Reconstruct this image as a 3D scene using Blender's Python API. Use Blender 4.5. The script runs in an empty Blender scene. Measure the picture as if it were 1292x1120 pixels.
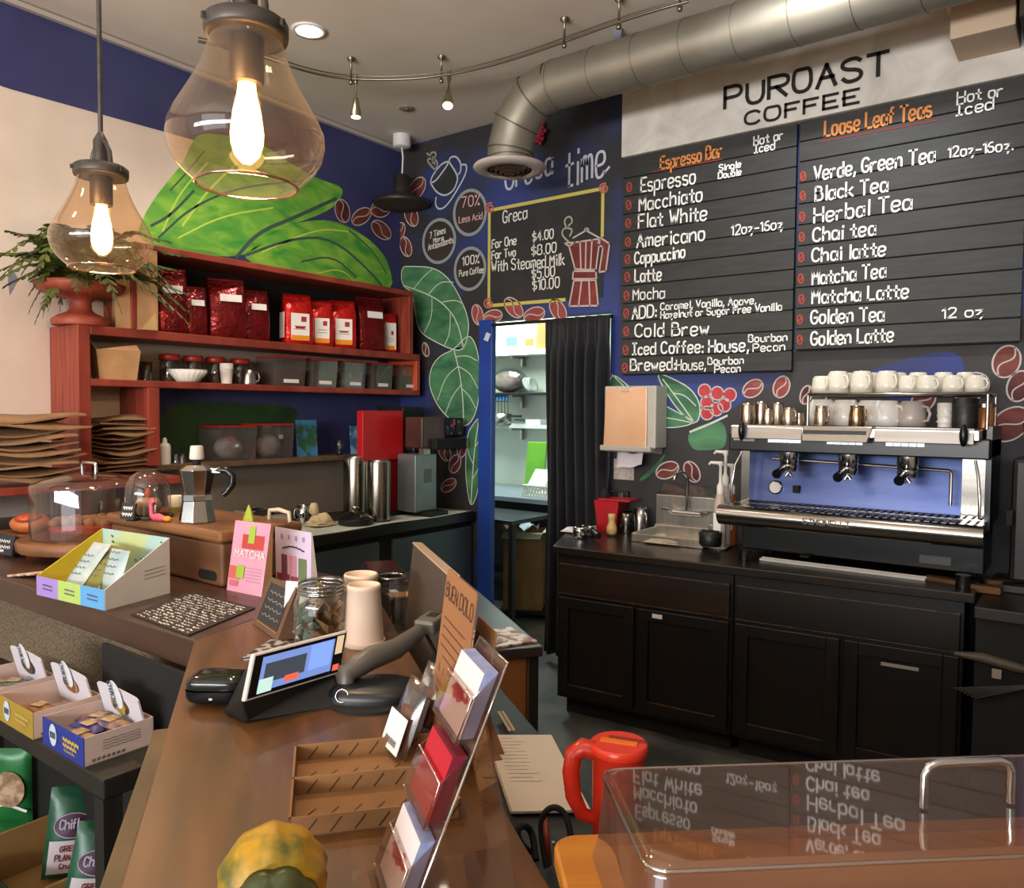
import bpy, bmesh, math, random
from mathutils import Vector as V, Matrix as MX
random.seed(7)
S = bpy.context.scene
COL = S.collection
PI = math.pi
# ---------------------------------------------------------------- camera
FPX, YAW, PIT, ROL = 991.0, 0.6398, 0.0427, 0.0089     # focal length in pixels of a 1292x1120 frame
FW = V((-math.sin(YAW)*math.cos(PIT), math.cos(YAW)*math.cos(PIT), -math.sin(PIT)))
_r = V((math.cos(YAW), math.sin(YAW), 0)); _u = _r.cross(FW)
RT = _r*math.cos(ROL) + _u*math.sin(ROL); UP = -_r*math.sin(ROL) + _u*math.cos(ROL)
CAM = V((0, 0, 1.6))
cd = bpy.data.cameras.new('camera'); cam = bpy.data.objects.new('camera', cd); COL.objects.link(cam)
cd.sensor_width = 36; cd.sensor_fit = 'HORIZONTAL'; cd.lens = 36*FPX/1292; cd.clip_start = .05
_m = MX((RT, UP, -FW)).transposed().to_4x4(); _m.translation = CAM; cam.matrix_world = _m
S.camera = cam
# ---------------------------------------------------------------- world, exposure
S.view_settings.view_transform = 'Standard'; S.view_settings.look = 'None'
S.view_settings.exposure = 0.62; S.view_settings.gamma = 1
S.cycles.use_denoising = True
S.cycles.max_bounces = 10; S.cycles.transparent_max_bounces = 24; S.cycles.sample_clamp_indirect = 6
S.cycles.caustics_reflective = False; S.cycles.caustics_refractive = False
W = bpy.data.worlds.new('daylight'); S.world = W; W.use_nodes = True
W.node_tree.nodes['Background'].inputs[0].default_value = (.86, .92, 1, 1)
W.node_tree.nodes['Background'].inputs[1].default_value = .6
def lamp(name, kind, loc, energy, col, size=.2, sizey=None, aim=None, spot=None, blend=.6):
    d = bpy.data.lights.new(name, kind); o = bpy.data.objects.new(name, d); COL.objects.link(o)
    d.energy = energy; d.color = col; o.location = loc
    if kind == 'AREA':
        d.size = size
        if sizey: d.shape = 'RECTANGLE'; d.size_y = sizey
    else: d.shadow_soft_size = size
    if kind == 'SPOT': d.spot_size = spot; d.spot_blend = blend
    if aim is not None: o.rotation_euler = (V(aim)-V(loc)).to_track_quat('-Z', 'Y').to_euler()
    return o
WARM = (1, .80, .58)
lamp('window_daylight', 'AREA', (-.6, -3.35, 2.0), 36, (.86, .93, 1), 2.6, 2.4, (-1.5, 4, 2.3))
lamp('ceiling_fill', 'AREA', (-.9, -3.3, 1.9), 112, (1, .97, .94), 4.5, .6, (-1.6, .9, 4.2)).data.spread = 2.1  # added fill aimed upward to brighten the ceiling and upper walls
lamp('kitchen_ceiling_light', 'AREA', (-4.3, 5.1, 2.65), 40, (.80, 1, .97), .7, 1.2, (-4.3, 5.2, 0))
lamp('downlight_beam', 'SPOT', (-3.275, 2.643, 3.49), 34, (1, .9, .78), .06, None, (-3.3, 2.7, 0), 2.3, .8)
lamp('menu_downlight_beam', 'SPOT', (-1.0, 2.75, 3.48), 70, (.95, .97, 1), .06, None, (-1.15, 4.2, 2.3), 1.5, .9)
lamp('greca_downlight_beam', 'SPOT', (-2.3, 1.6, 3.48), 16, (1, .86, .70), .06, None, (-2.6, 2.6, 0), 2.4, .9)
lamp('counter_fill_beam', 'SPOT', (-.25, .3, 3.48), 16, WARM, .06, None, (-.2, .8, 1), 1.6, .9)  # added unseen spot that brightens the cake case and its board
lamp('left_wall_downlight_beam', 'SPOT', (-3.0, .2, 3.48), 40, (1, .78, .60), .08, None, (-4.2, 1.0, 2.0), 2.2, .9)

# ---------------------------------------------------------------- pixel helpers: rays of the photograph met with real planes
def ray(x, y): return FW + RT*((x-646)/FPX) - UP*((y-560)/FPX)
def hz(x, y, z): d = ray(x, y); return CAM + d*((z-CAM.z)/d.z)
def yy(x, y, Y): d = ray(x, y); return CAM + d*(Y/d.y)
def xx(x, y, X): d = ray(x, y); return CAM + d*(X/d.x)
def px(n, P): return n*(V(P)-CAM).dot(FW)/FPX           # length of n pixels at P
DB = V((.81, -.586, 0)).normalized(); NB = V((.586, .81, 0)).normalized()   # along / across the slanted counter
def nd(n, d, z): return NB*n + DB*d + V((0, 0, z))
RB = math.atan2(DB.y, DB.x)

# ---------------------------------------------------------------- materials
def lin(c):
    if isinstance(c, str):
        c = [int(c[i:i+2], 16)/255 for i in (0, 2, 4)]
        c = [x/12.92 if x <= .04045 else ((x+.055)/1.055)**2.4 for x in c]
    return (*c[:3], 1)
MATS = {}
def M(name, col, col2=None, rough=.5, metal=0, scale=6, st=(1, 1, 1), lo=.35, hi=.65, bump=0, bscale=None, spec=.5, emit=0, coat=0, dist=0):
    if name in MATS: return MATS[name]
    m = bpy.data.materials.new(name); m.use_nodes = True; n = m.node_tree.nodes; k = m.node_tree.links
    b = n['Principled BSDF']; b.inputs['Base Color'].default_value = lin(col)
    b.inputs['Roughness'].default_value = rough; b.inputs['Metallic'].default_value = metal
    b.inputs['Specular IOR Level'].default_value = spec; b.inputs['Coat Weight'].default_value = coat
    if emit:
        b.inputs['Emission Color'].default_value = lin(col); b.inputs['Emission Strength'].default_value = emit
    if col2 is not None or bump:
        tc = n.new('ShaderNodeTexCoord'); mp = n.new('ShaderNodeMapping'); mp.inputs['Scale'].default_value = st
        nz = n.new('ShaderNodeTexNoise'); nz.inputs['Scale'].default_value = scale; nz.inputs['Detail'].default_value = 5
        nz.inputs['Distortion'].default_value = dist
        k.new(tc.outputs['Object'], mp.inputs[0]); k.new(mp.outputs[0], nz.inputs[0])
        if col2 is not None:
            r = n.new('ShaderNodeValToRGB'); e = r.color_ramp.elements
            e[0].position = lo; e[0].color = lin(col); e[1].position = hi; e[1].color = lin(col2)
            k.new(nz.outputs[0], r.inputs[0]); k.new(r.outputs[0], b.inputs['Base Color'])
        if bump:
            bp = n.new('ShaderNodeBump'); bp.inputs['Strength'].default_value = bump; bp.inputs['Distance'].default_value = .01
            nb = nz
            if bscale:
                nb = n.new('ShaderNodeTexNoise'); nb.inputs['Scale'].default_value = bscale; k.new(mp.outputs[0], nb.inputs[0])
            k.new(nb.outputs[0], bp.inputs['Height']); k.new(bp.outputs[0], b.inputs['Normal'])
    MATS[name] = m; return m
def thin(name, tint, gloss=.04, base=.06, ior=1.5, haze=0):
    """thin clear sheet: see-through with mirror reflections that grow at grazing angles"""
    if name in MATS: return MATS[name]
    m = bpy.data.materials.new(name); m.use_nodes = True; n = m.node_tree.nodes; k = m.node_tree.links
    n.remove(n['Principled BSDF']); out = n['Material Output']
    t = n.new('ShaderNodeBsdfTransparent'); t.inputs[0].default_value = lin(tint)
    g = n.new('ShaderNodeBsdfGlossy'); g.inputs['Roughness'].default_value = gloss; g.inputs[0].default_value = (1, 1, 1, 1)
    f = n.new('ShaderNodeLayerWeight'); f.inputs[0].default_value = .5
    p = n.new('ShaderNodeMath'); p.operation = 'POWER'; p.inputs[1].default_value = 4; k.new(f.outputs['Facing'], p.inputs[0])
    a = n.new('ShaderNodeMath'); a.operation = 'MULTIPLY_ADD'; a.inputs[1].default_value = .75; a.inputs[2].default_value = base; a.use_clamp = True
    x = n.new('ShaderNodeMixShader'); k.new(p.outputs[0], a.inputs[0]); k.new(a.outputs[0], x.inputs[0])
    k.new(t.outputs[0], x.inputs[1]); k.new(g.outputs[0], x.inputs[2])
    if haze:  # pale diffuse share that paints a whitish haze onto the sheet
        d = n.new('ShaderNodeBsdfDiffuse'); d.inputs[0].default_value = lin('b8aea6')
        y = n.new('ShaderNodeMixShader'); y.inputs[0].default_value = haze
        k.new(x.outputs[0], y.inputs[1]); k.new(d.outputs[0], y.inputs[2]); x = y
    k.new(x.outputs[0], out.inputs[0]); MATS[name] = m; return m

# ---------------------------------------------------------------- mesh building
class B:
    def __init__(s): s.v = []; s.f = []; s.mi = []; s.sm = []; s.M = None
    def at(s, m): s.M = m; return s
    def add(s, vs, fs, m=0, sm=False):
        o = len(s.v)
        for p in vs:
            p = V(p); s.v.append(s.M @ p if s.M is not None else p)
        for f in fs: s.f.append([o+i for i in f]); s.mi.append(m); s.sm.append(sm)
        return s
    def box(s, x0, y0, z0, x1, y1, z1, m=0):
        return s.add([(x0,y0,z0),(x1,y0,z0),(x1,y1,z0),(x0,y1,z0),(x0,y0,z1),(x1,y0,z1),(x1,y1,z1),(x0,y1,z1)],
              [(0,3,2,1),(4,5,6,7),(0,1,5,4),(1,2,6,5),(2,3,7,6),(3,0,4,7)], m)
    def cb(s, c, d, m=0, rz=0, rx=0, ry=0):
        """box of size d centred at c, turned"""
        o = s.M; q = MX.Translation(V(c)) @ MX.Rotation(rz,4,'Z') @ MX.Rotation(ry,4,'Y') @ MX.Rotation(rx,4,'X')
        s.M = o @ q if o is not None else q
        s.box(-d[0]/2,-d[1]/2,-d[2]/2,d[0]/2,d[1]/2,d[2]/2,m); s.M = o; return s
    def hexa(s, p, m=0):   # eight corners: four below, four above
        return s.add(p, [(0,3,2,1),(4,5,6,7),(0,1,5,4),(1,2,6,5),(2,3,7,6),(3,0,4,7)], m)
    def lathe(s, prof, c=(0,0,0), n=28, m=0, close=True, sm=True, sx=1, sy=1, wob=None):
        vs = []; fs = []; c = V(c)
        for r, z in prof:
            for i in range(n):
                a = 2*PI*i/n; q = r*(wob(a, z) if wob else 1)
                vs.append(c+V((q*sx*math.cos(a), q*sy*math.sin(a), z)))
        for j in range(len(prof)-1):
            for i in range(n): fs.append((j*n+i, j*n+(i+1)%n, (j+1)*n+(i+1)%n, (j+1)*n+i))
        s.add(vs, fs, m, sm)
        if close:
            k = len(prof)-1
            if prof[0][0] > 1e-4: s.add(vs[:n], [list(range(n))[::-1]], m)
            if prof[k][0] > 1e-4: s.add(vs[k*n:], [list(range(n))], m)
        return s
    def cyl(s, c, r, h, r2=None, n=24, m=0): return s.lathe([(r,0),(r if r2 is None else r2,h)], c, n, m)
    def tube(s, pts, r, n=8, m=0, closed=False):
        pts = [V(p) for p in pts]; L = len(pts); vs = []; fs = []; prev = None
        for i, p in enumerate(pts):
            if closed: t = pts[(i+1)%L]-pts[i-1]
            else: t = pts[min(i+1,L-1)]-pts[max(i-1,0)]
            t.normalize()
            if prev is None: a = t.orthogonal().normalized()
            else:
                a = prev-t*prev.dot(t)
                a = a.normalized() if a.length > 1e-6 else t.orthogonal().normalized()
            prev = a; b = t.cross(a); q = r[i] if isinstance(r, (list, tuple)) else r
            for k in range(n): vs.append(p+a*q*math.cos(2*PI*k/n)+b*q*math.sin(2*PI*k/n))
        for i in range(L if closed else L-1):
            j = (i+1)%L
            for k in range(n): fs.append((i*n+k, i*n+(k+1)%n, j*n+(k+1)%n, j*n+k))
        s.add(vs, fs, m, True)
        if not closed: s.add(vs[:n], [list(range(n))[::-1]], m); s.add(vs[-n:], [list(range(n))], m)
        return s
    def poly(s, pts, m=0): return s.add(pts, [list(range(len(pts)))], m)
    def prism(s, pts, z0, z1, m=0):
        n = len(pts); vs = [(p[0],p[1],z0) for p in pts]+[(p[0],p[1],z1) for p in pts]
        return s.add(vs, [list(range(n))[::-1], list(range(n,2*n))]+[(i,(i+1)%n,n+(i+1)%n,n+i) for i in range(n)], m)
    def slab(s, pts, off, m=0):   # closed sheet: an outline in space given thickness by a vector
        n = len(pts); vs = [V(p) for p in pts]+[V(p)+V(off) for p in pts]
        return s.add(vs, [list(range(n))[::-1], list(range(n,2*n))]+[(i,(i+1)%n,n+(i+1)%n,n+i) for i in range(n)], m)
    def ball(s, c, r, m=0, nu=16, nv=10):
        r = (r,r,r) if not isinstance(r,(tuple,list)) else r
        vs=[]; fs=[]
        for j in range(nv+1):
            t = PI*j/nv
            for i in range(nu):
                a = 2*PI*i/nu; vs.append((c[0]+r[0]*math.sin(t)*math.cos(a), c[1]+r[1]*math.sin(t)*math.sin(a), c[2]-r[2]*math.cos(t)))
        for j in range(nv):
            for i in range(nu): fs.append((j*nu+i, j*nu+(i+1)%nu, (j+1)*nu+(i+1)%nu, (j+1)*nu+i))
        return s.add(vs, fs, m, True)
    def grid(s, fn, nu, nv, m=0, sm=True):
        vs = [fn(i/nu, j/nv) for j in range(nv+1) for i in range(nu+1)]
        return s.add(vs, [(j*(nu+1)+i, j*(nu+1)+i+1, (j+1)*(nu+1)+i+1, (j+1)*(nu+1)+i) for j in range(nv) for i in range(nu)], m, sm)
    def line(s, pts, w, nrm, m=0, smooth=True):
        """a painted stroke lying on a surface"""
        pts = [V(p) for p in pts]; nrm = V(nrm); n = len(pts)
        if n < 2: return s
        if not smooth:
            for a, b in zip(pts, pts[1:]):
                t = b-a
                if t.length < 1e-6: continue
                t.normalize(); o = nrm.cross(t)*(w/2); e = t*(w*.4)
                s.add([a-e-o, b+e-o, b+e+o, a-e+o], [(0,1,2,3)], m)
            return s
        vs = []
        for i, p in enumerate(pts):
            t = (pts[min(i+1,n-1)]-pts[max(i-1,0)])
            if t.length < 1e-6: t = V((0,0,1))
            t.normalize(); o = nrm.cross(t)*(w/2); vs += [p-o, p+o]
        return s.add(vs, [(2*i,2*i+2,2*i+3,2*i+1) for i in range(n-1)], m)
    def obj(s, name, mats, parent=None, label=None, bevel=0, sub=0, solid=0, world=False, kind=None, seg=2):
        me = bpy.data.meshes.new(name)
        vs = s.v
        if world and parent is not None:
            inv = wm(parent).inverted(); vs = [inv @ p for p in vs]
        me.from_pydata([tuple(p) for p in vs], [], s.f)
        for m in (mats if isinstance(mats, (list, tuple)) else [mats]): me.materials.append(m)
        me.polygons.foreach_set('material_index', s.mi); me.polygons.foreach_set('use_smooth', s.sm)
        me.update()
        o = bpy.data.objects.new(name, me); COL.objects.link(o)
        if parent is not None: o.parent = parent
        if label: o['label'] = label
        if kind: o['kind'] = kind
        if solid:
            d = o.modifiers.new('solid','SOLIDIFY'); d.thickness = solid; d.offset = 0
        if bevel:
            d = o.modifiers.new('bevel','BEVEL'); d.width = bevel; d.segments = seg; d.limit_method = 'ANGLE'; d.angle_limit = .6
            d.harden_normals = False
        if sub:
            d = o.modifiers.new('sub','SUBSURF'); d.levels = sub; d.render_levels = sub
        return o
def wm(o):
    m = MX.Translation(o.location) @ o.rotation_euler.to_matrix().to_4x4()
    return wm(o.parent) @ m if o.parent else m
def tag(o, label, cat, group=None):
    o['label'] = label; o['category'] = cat
    if group: o['group'] = group
    return o
def thing(name, label, cat, loc=(0,0,0), rz=0, group=None):
    o = bpy.data.objects.new(name, None); COL.objects.link(o); o.location = loc; o.rotation_euler = (0,0,rz)
    o.empty_display_size = .05
    return tag(o, label, cat, group)
def struct(o): o['kind'] = 'structure'; return o
def dup(root, loc, rz, label, group=None, scale=None):
    r = root.copy(); COL.objects.link(r); r.location = loc; r.rotation_euler = (0,0,rz); r['label'] = label
    if scale: r.scale = scale
    if group: r['group'] = group
    for ch in list(root.children):
        c = ch.copy(); COL.objects.link(c); c.parent = r
        for g in list(ch.children):
            d = g.copy(); COL.objects.link(d); d.parent = c
    return r
def arc(c, r, a0, a1, n, ax=V((1,0,0)), ay=V((0,0,1))):
    return [V(c)+ax*r*math.cos(a0+(a1-a0)*i/n)+ay*r*math.sin(a0+(a1-a0)*i/n) for i in range(n+1)]
def chaikin(p, k=2):
    for _ in range(k):
        q = [p[0]]
        for a, b in zip(p, p[1:]): q += [a*.75+b*.25, a*.25+b*.75]
        p = q+[p[-1]]
    return p
# ---------------------------------------------------------------- hand lettering (single strokes)
GL = dict(
A="0,0 3,10 6,0;1,4 5,4", B="0,0 0,10;~0,10 5,10 5,5.5 0,5.5;~0,5.5 6,5.5 6,0 0,0", C="~6,8 4,10.5 0,9 0,1 4,-.5 6,2",
D="0,0 0,10;~0,10 7,10 7,0 0,0", E="5,10 0,10 0,0 5,0;0,5 4,5", F="5,10 0,10 0,0;0,5 4,5", G="~6,8 4,10.5 0,9 0,1 4,-.5 6,2 6,4.5;6,4.5 3.5,4.5",
H="0,0 0,10;6,0 6,10;0,5 6,5", I="1,10 5,10;3,10 3,0;1,0 5,0", J="5,10 5,1 3,-.5 0,1", K="0,0 0,10;6,10 0,4;1.5,5.5 6,0", L="0,10 0,0 5,0",
M="0,0 0,10 3,4 6,10 6,0", N="0,0 0,10 6,0 6,10", O="~3,10.3 0,10.3 0,-.3 6,-.3 6,10.3 3,10.3", P="0,0 0,10;~0,10 6.5,10 6.5,4.6 0,4.6",
Q="~3,10 0,10 0,0 6,0 6,10 3,10;4,2 6.5,-1", R="0,0 0,10;~0,10 6.5,10 6.5,4.8 0,4.8;2.5,4.8 6,0", S="~6,8.5 4,10.5 0,9.5 0,6 6,4.5 6,.5 2,-.5 0,2",
T="0,10 6,10;3,10 3,0", U="~0,10 0,-.5 6,-.5 6,10", V="0,10 3,0 6,10", W="0,10 1.7,0 3.5,7 5.3,0 7,10", X="0,0 6,10;0,10 6,0", Y="0,10 3,5 6,10;3,5 3,0", Z="0,10 6,10 0,0 6,0",
a="~5,5 3,6.5 0,6 0,0 3,-.5 5,2;5,6 5,0", b="0,10 0,0;~0,5 2,6.5 5,6 5,0 2,-.5 0,1", c="~4.6,5 3,6.5 0,5.5 0,.5 3,-.5 4.6,1", d="5,10 5,0;~5,5 3,6.5 0,6 0,0 3,-.5 5,1",
e="~0,3 5,3 5,6 2.5,6.8 0,6 0,0 3,-.6 5,1", f="~4,9.5 2.5,10.5 1.5,9 1.5,0;0,6 3.5,6", g="~5,5 3,6.5 0,6 0,0 3,-.5 5,1;~5,6 5,-3 2,-4 0,-2.5", h="0,10 0,0;~0,4 2,6.8 5,6.5 5,0",
i="1,6 1,0;1,8.3 1,9.2", j="1.5,6 1.5,-3 0,-3.5;1.5,8.3 1.5,9.2", k="0,10 0,0;4.5,6 0,2.5;1.2,3.5 5,0", l="1,10 1,0", m="0,6 0,0;~0,4 1,6.8 3,6.5 3,0;~3,4 4,6.8 6.3,6.5 6.3,0",
n="0,6 0,0;~0,4 2,6.8 5,6.5 5,0", o="~2.5,6.3 0,6.3 0,-.3 5,-.3 5,6.3 2.5,6.3", p="0,6 0,-4;~0,5 2,6.5 5,6 5,0 2,-.5 0,1", q="~5,5 3,6.5 0,6 0,0 3,-.5 5,1;5,6 5,-4",
r="0,6 0,0;~0,3.5 1.5,6 3,6.3 4,5.5", s="~4.5,5.5 2.5,6.5 0,6 0,3.5 4.5,3 4.5,0 2,-.5 0,.8", t="2,9 2,0 4,0;0,6 4,6", u="~0,6 0,-.5 4,-.5 5,2;5,6 5,0", v="0,6 2.5,0 5,6", w="0,6 1.5,0 3,5 4.5,0 6,6",
x="0,0 5,6;0,6 5,0", y="0,6 2.5,.5;5,6 1,-4", z="0,6 4.5,6 0,0 4.5,0;0,0 4.5,0 3,-3")
GL.update({'0': "~2.5,10 0,10 0,0 5,0 5,10 2.5,10", '1': "0,8 2,10 2,0", '2': "~0,8 1,10.3 5,10 5,6 0,0;0,0 5,0", '4': "3.5,0 3.5,10 0,3.5 5,3.5", '5': "5,10 .5,10 0,6;~0,6 5,7 5,0 2,-.5 0,1",
 '6': "~4.5,9.5 1,9 0,3 0,0 5,0 5,5 1,5.5 0,3", '7': "0,10 5,10 1.5,0", '8': "~2.5,5.3 0,5.5 0,10 5,10 5,5.5 2.5,5.3;~2.5,5.3 -.3,5.3 -.3,0 5.3,0 5.3,5.3 2.5,5.3", '9': "~5,6 1,5 0,9 4,10.5 5,8 5,0",
 '3': "~0,9 3,10.5 5,8 2,5.5;~2,5.5 6,4 4,-.5 0,1", '$': "~5,8 0,9 0,5.5 5,4.5 5,1 0,1.5;2.5,11 2.5,-1", '%': "0,0 5,10;~1,10 0,8 2,8 1,10;~4,2 3,0 5,0 4,2", ',': "1,.8 .3,-2", '.': ".5,.6 .5,0", ':': ".5,.8 .5,0;.5,5.2 .5,4.4", '-': "0,4 4,4", '!': "1,10 1,3;1,1 1,0", '&': "5,0 0,8 2,10 3,8 0,3 2,0 5,4"})
def glyph_strokes(s):
    out = []; x = 0
    for ch in s:
        if ch == ' ': x += 4; continue
        mx = 0
        for st in GL[ch].split(';'):
            cur = st[0] == '~'; p = [V([float(t) for t in q.split(',')]) for q in st.lstrip('~').split()]
            mx = max(mx, max(q.x for q in p))
            if cur: p = chaikin(p)
            out.append(([V((q.x+x, q.y)) for q in p], cur))
        x += mx+2.1
    return out, max(x-2.1, .1)
def write(b, s, p0, p1, up, w, nrm, m=0, jit=.25):
    """letters along p0->p1 (baseline), cap height given by the vector up"""
    p0, p1, up = V(p0), V(p1), V(up); st, L = glyph_strokes(s); ux = (p1-p0)/L; uy = up/10
    for pts, cur in st:
        jx, jy = random.uniform(-jit, jit), random.uniform(-jit, jit)
        b.line([p0+ux*(q.x+jx)+uy*(q.y+jy) for q in pts], w, nrm, m, cur)
    return b
# ================================================================ SETTING
XL, YB, ZC = -4.17, 4.2, 3.52
m_cream = M('cream_plaster', 'e3d3c4', 'd9c8b8', .75, scale=3, bump=.05)
m_blue = M('blue_wall_paint', '353765', '3f4270', .55, scale=2.5, bump=.05)
m_back = M('blue_and_charcoal_paint', '2e3c7c', '2b2a2e', .6, scale=.9, lo=.46, hi=.60, bump=.06)
m_ceil = M('ceiling_plaster', 'e4dacd', 'dcd0c2', .8, scale=2, bump=.03)
m_floor = M('stained_concrete', '3c3d3c', '6e6c66', .5, scale=3, lo=.35, hi=.7, bump=.03, dist=.4)
m_white = M('white_paint', 'e8e6e2', rough=.5)
m_black = M('black_satin', '141312', rough=.45)
m_dark = M('black_matte', '0d0d0d', rough=.8)
m_chrome = M('chrome', 'd8d8d8', rough=.12, metal=1)
m_steel = M('brushed_steel', 'a8a49c', 'bdb8ae', .3, 1, scale=30, st=(1, 1, .05))
m_red = M('red_stained_wood', '7c2f22', '9c4433', .45, scale=9, st=(4, 1, .3), bump=.05)
m_chalk = M('chalk_white', 'eceae4', rough=.9)
m_kraft = M('kraft_card', 'a87e52', 'b98d60', .8, scale=12)
m_clear = thin('clear_acrylic', 'f2efec')
def wallpiece(name, boxes, mat):
    b = B()
    for q in boxes: b.box(*q)
    return struct(b.obj(name, mat))
floor = wallpiece('floor', [(-5.6, -3.6, -.1, 3.1, 6.4, 0)], m_floor)
ceiling = wallpiece('ceiling', [(-4.27, -3.6, ZC, 3.1, 4.3, ZC+.1)], m_ceil)
wall_left = wallpiece('wall_left', [(-4.27, -3.6, 0, XL, 4.2, ZC)], m_cream)
DX0, DX1, DZ = -3.275, -2.385, 2.205
wall_back = wallpiece('wall_back', [(-4.27, YB, 0, DX0-.08, YB+.1, ZC), (DX0-.08, YB, DZ, DX1, YB+.1, ZC), (DX1, YB, 0, 3.1, YB+.1, ZC)], m_back)
wall_right = wallpiece('wall_right', [(3.0, -3.6, 0, 3.1, 4.2, ZC)], m_cream)
# the shop front behind the camera: a low wall, posts and panes that let the daylight in
wall_front = wallpiece('wall_front', [(-4.27, -3.6, 0, 3.0, -3.5, .5), (-4.27, -3.6, 3.2, 3.0, -3.5, ZC)] + [(x, -3.6, .5, x+.12, -3.5, 3.2) for x in (-4.17, -2.4, -.9, .6, 2.0, 2.88)], m_white)
wo = B().box(-4.2, -3.555, .5, 3.0, -3.545, 3.2).obj('window_1', thin('window_glass', 'f4f8f8', base=.02)); struct(wo)
struct(B().box(-3.39, YB-.035, 0, DX0, YB+.012, DZ+.005).obj('trim_1', M('bright_blue_gloss', '23459a', '1f3f8e', .4, scale=4), bevel=.004))
# crown line along the left wall, beam stub above the sign
struct(B().box(XL, -3.5, ZC-.035, XL+.03, 4.2, ZC-.012).obj('trim_2', M('dim_white', 'b9afa6', rough=.6)))
bm_ = B(); bm_.box(-.56, 3.86, 3.2, -.32, 4.2, ZC); bm_.box(-.60, 3.82, 3.40, -.30, 4.2, 3.47)
bo = struct(bm_.obj('trim_3', M('beige_beam', 'c9b196', rough=.7), bevel=.006))
struct(B().box(-.30, 3.75, 3.18, 1.5, 4.2, ZC).obj('trim_4', M('dark_olive_paint', '3a3220', rough=.8)))  # last wall piece, plain dark olive

# ---------------------------------------------------------------- murals (paint on the walls)
NL, NBK = V((1, 0, 0)), V((0, -1, 0))
def LWp(pts, off=.003): return [xx(x, y, XL+off) for x, y in pts]
def BWp(pts, off=.003): return [yy(x, y, YB-off) for x, y in pts]
def smoothclosed(p, k=2):
    for _ in range(k):
        q = []
        for i in range(len(p)):
            a, b = V(p[i]), V(p[(i+1) % len(p)]); q += [a*.75+b*.25, a*.25+b*.75]
        p = q
    return p
m_leaf_b = M('bright_leaf_paint', '3c9a3a', '9ad046', .6, scale=2.6, st=(1, 1.6, 4), lo=.32, hi=.7, dist=.7)
m_leaf_d = M('deep_leaf_paint', '2a5a40', '558f60', .6, scale=3.5, st=(1, 1, 2), lo=.34, hi=.7, dist=1)
m_bean = M('bean_paint', '4a1d1a', '7a3a30', .7, scale=9)
m_bean_r = M('red_bean_paint', '8a3a38', 'a0524c', .7, scale=9)
m_vein_d = M('dark_vein_paint', '3f5a52', rough=.8)
m_vein_w = M('pale_vein_paint', 'c9d4c6', rough=.8)
m_vein_y = M('lime_vein_paint', 'bfe05a', rough=.8)
m_slate = M('chalkboard_paint', '262526', '323032', .8, scale=5)
# blue upper band and the blue corner on the left wall
zb = 3.02
band = B(); P = lambda y, z, o=.0015: V((XL+o, y, z))
band.poly([P(-3.5, zb+.33), P(-3.5, ZC-.03), P(1.6, ZC-.03), P(1.6, zb+.075)])
band.poly([P(1.6, zb+.075), P(1.6, ZC-.03), P(4.2, ZC-.03), P(4.2, 1.0), P(2.9, 1.25), P(2.16, 1.30), P(2.16, 2.3)] + LWp([(235,300),(262,240),(275,185)], .0015))
band.obj('painted_band', m_blue, wall_left, 'dark blue painted band and corner')
low = B().poly([P(1.95, .85, .003), P(4.19, .85, .003), P(4.19, 1.27, .003), P(1.95, 1.27, .003)])
low.obj('painted_splashback', M('greige_paint', '8f8478', '9a8e80', .6, scale=3), wall_left, 'plain grey beige paint above the back counter')
def leafobj(outline, mats, parent, fn, nrm, veins, label, off=.004, edge=None):
    b = B(); pts = smoothclosed([V((x, y)) for x, y in outline], 2); w = fn([(p.x, p.y) for p in pts], off)
    b.poly(w, 0)
    if edge: b.line(fn([(p.x, p.y) for p in pts]+[(pts[0].x, pts[0].y)], off+.001), edge, nrm, 2)
    for v, wd, mi in veins:
        q = chaikin([V(p) for p in v], 2); b.line(fn([(p.x, p.y) for p in q], off+.001), wd, nrm, mi)
    return b.obj('painted_leaf', mats, parent, label)
leafobj([(172,300),(180,275),(195,250),(212,228),(232,204),(240,183),(250,168),(285,170),(330,180),(380,215),(405,227),(434,236),(430,252),(412,268),(350,290),(305,330),(200,310)],
  [m_leaf_b, m_vein_d, m_vein_y], wall_left, LWp, NL,
  [([(297,326),(325,293),(370,275),(425,250)], .022, 1), ([(200,300),(240,262),(300,236),(380,228)], .012, 1), ([(205,292),(225,245),(262,205)], .010, 2), ([(225,300),(280,272),(345,262)], .010, 2),
   ([(230,285),(262,240),(300,205)], .012, 2), ([(215,240),(238,215),(258,190)], .008, 1), ([(190,285),(215,272),(245,240)], .014, 1)], 'largest bright green leaf, under the pendant')
leafobj([(296,330),(330,300),(370,281),(415,276),(447,289),(475,309),(492,333),(497,372),(420,356)],
  [m_leaf_b, m_vein_d, m_vein_y], wall_left, LWp, NL,
  [([(310,322),(370,300),(420,300),(470,345),(485,365)], .016, 1), ([(330,318),(400,288),(440,292)], .010, 2), ([(380,330),(420,322),(450,350)], .012, 1), ([(400,345),(430,338),(450,358)], .008, 2), ([(440,290),(470,315),(488,345)], .010, 1)], 'second bright green leaf, above the top shelf')
b = B().poly([P(1.9, 1.74, .003), P(3.98, 1.74, .003), P(3.98, 1.95, .003), P(1.9, 1.95, .003)]); b.obj('painted_strip', M('greige_paint', ''), wall_left, 'greige wall behind the jars and bins')
b = B(); b.poly(LWp(smoothclosed([V(q) for q in [(200,506),(300,508),(378,512),(372,535),(345,562),(300,578),(200,582)]]), .0035)); b.obj('painted_leaf', M('dark_leaf_paint', '1f3a1c', '35552a', .6, scale=3, dist=1), wall_left, 'dark green leaf painted behind the narrow shelf')  # leaf painted in dark green
VW = .006
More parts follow.
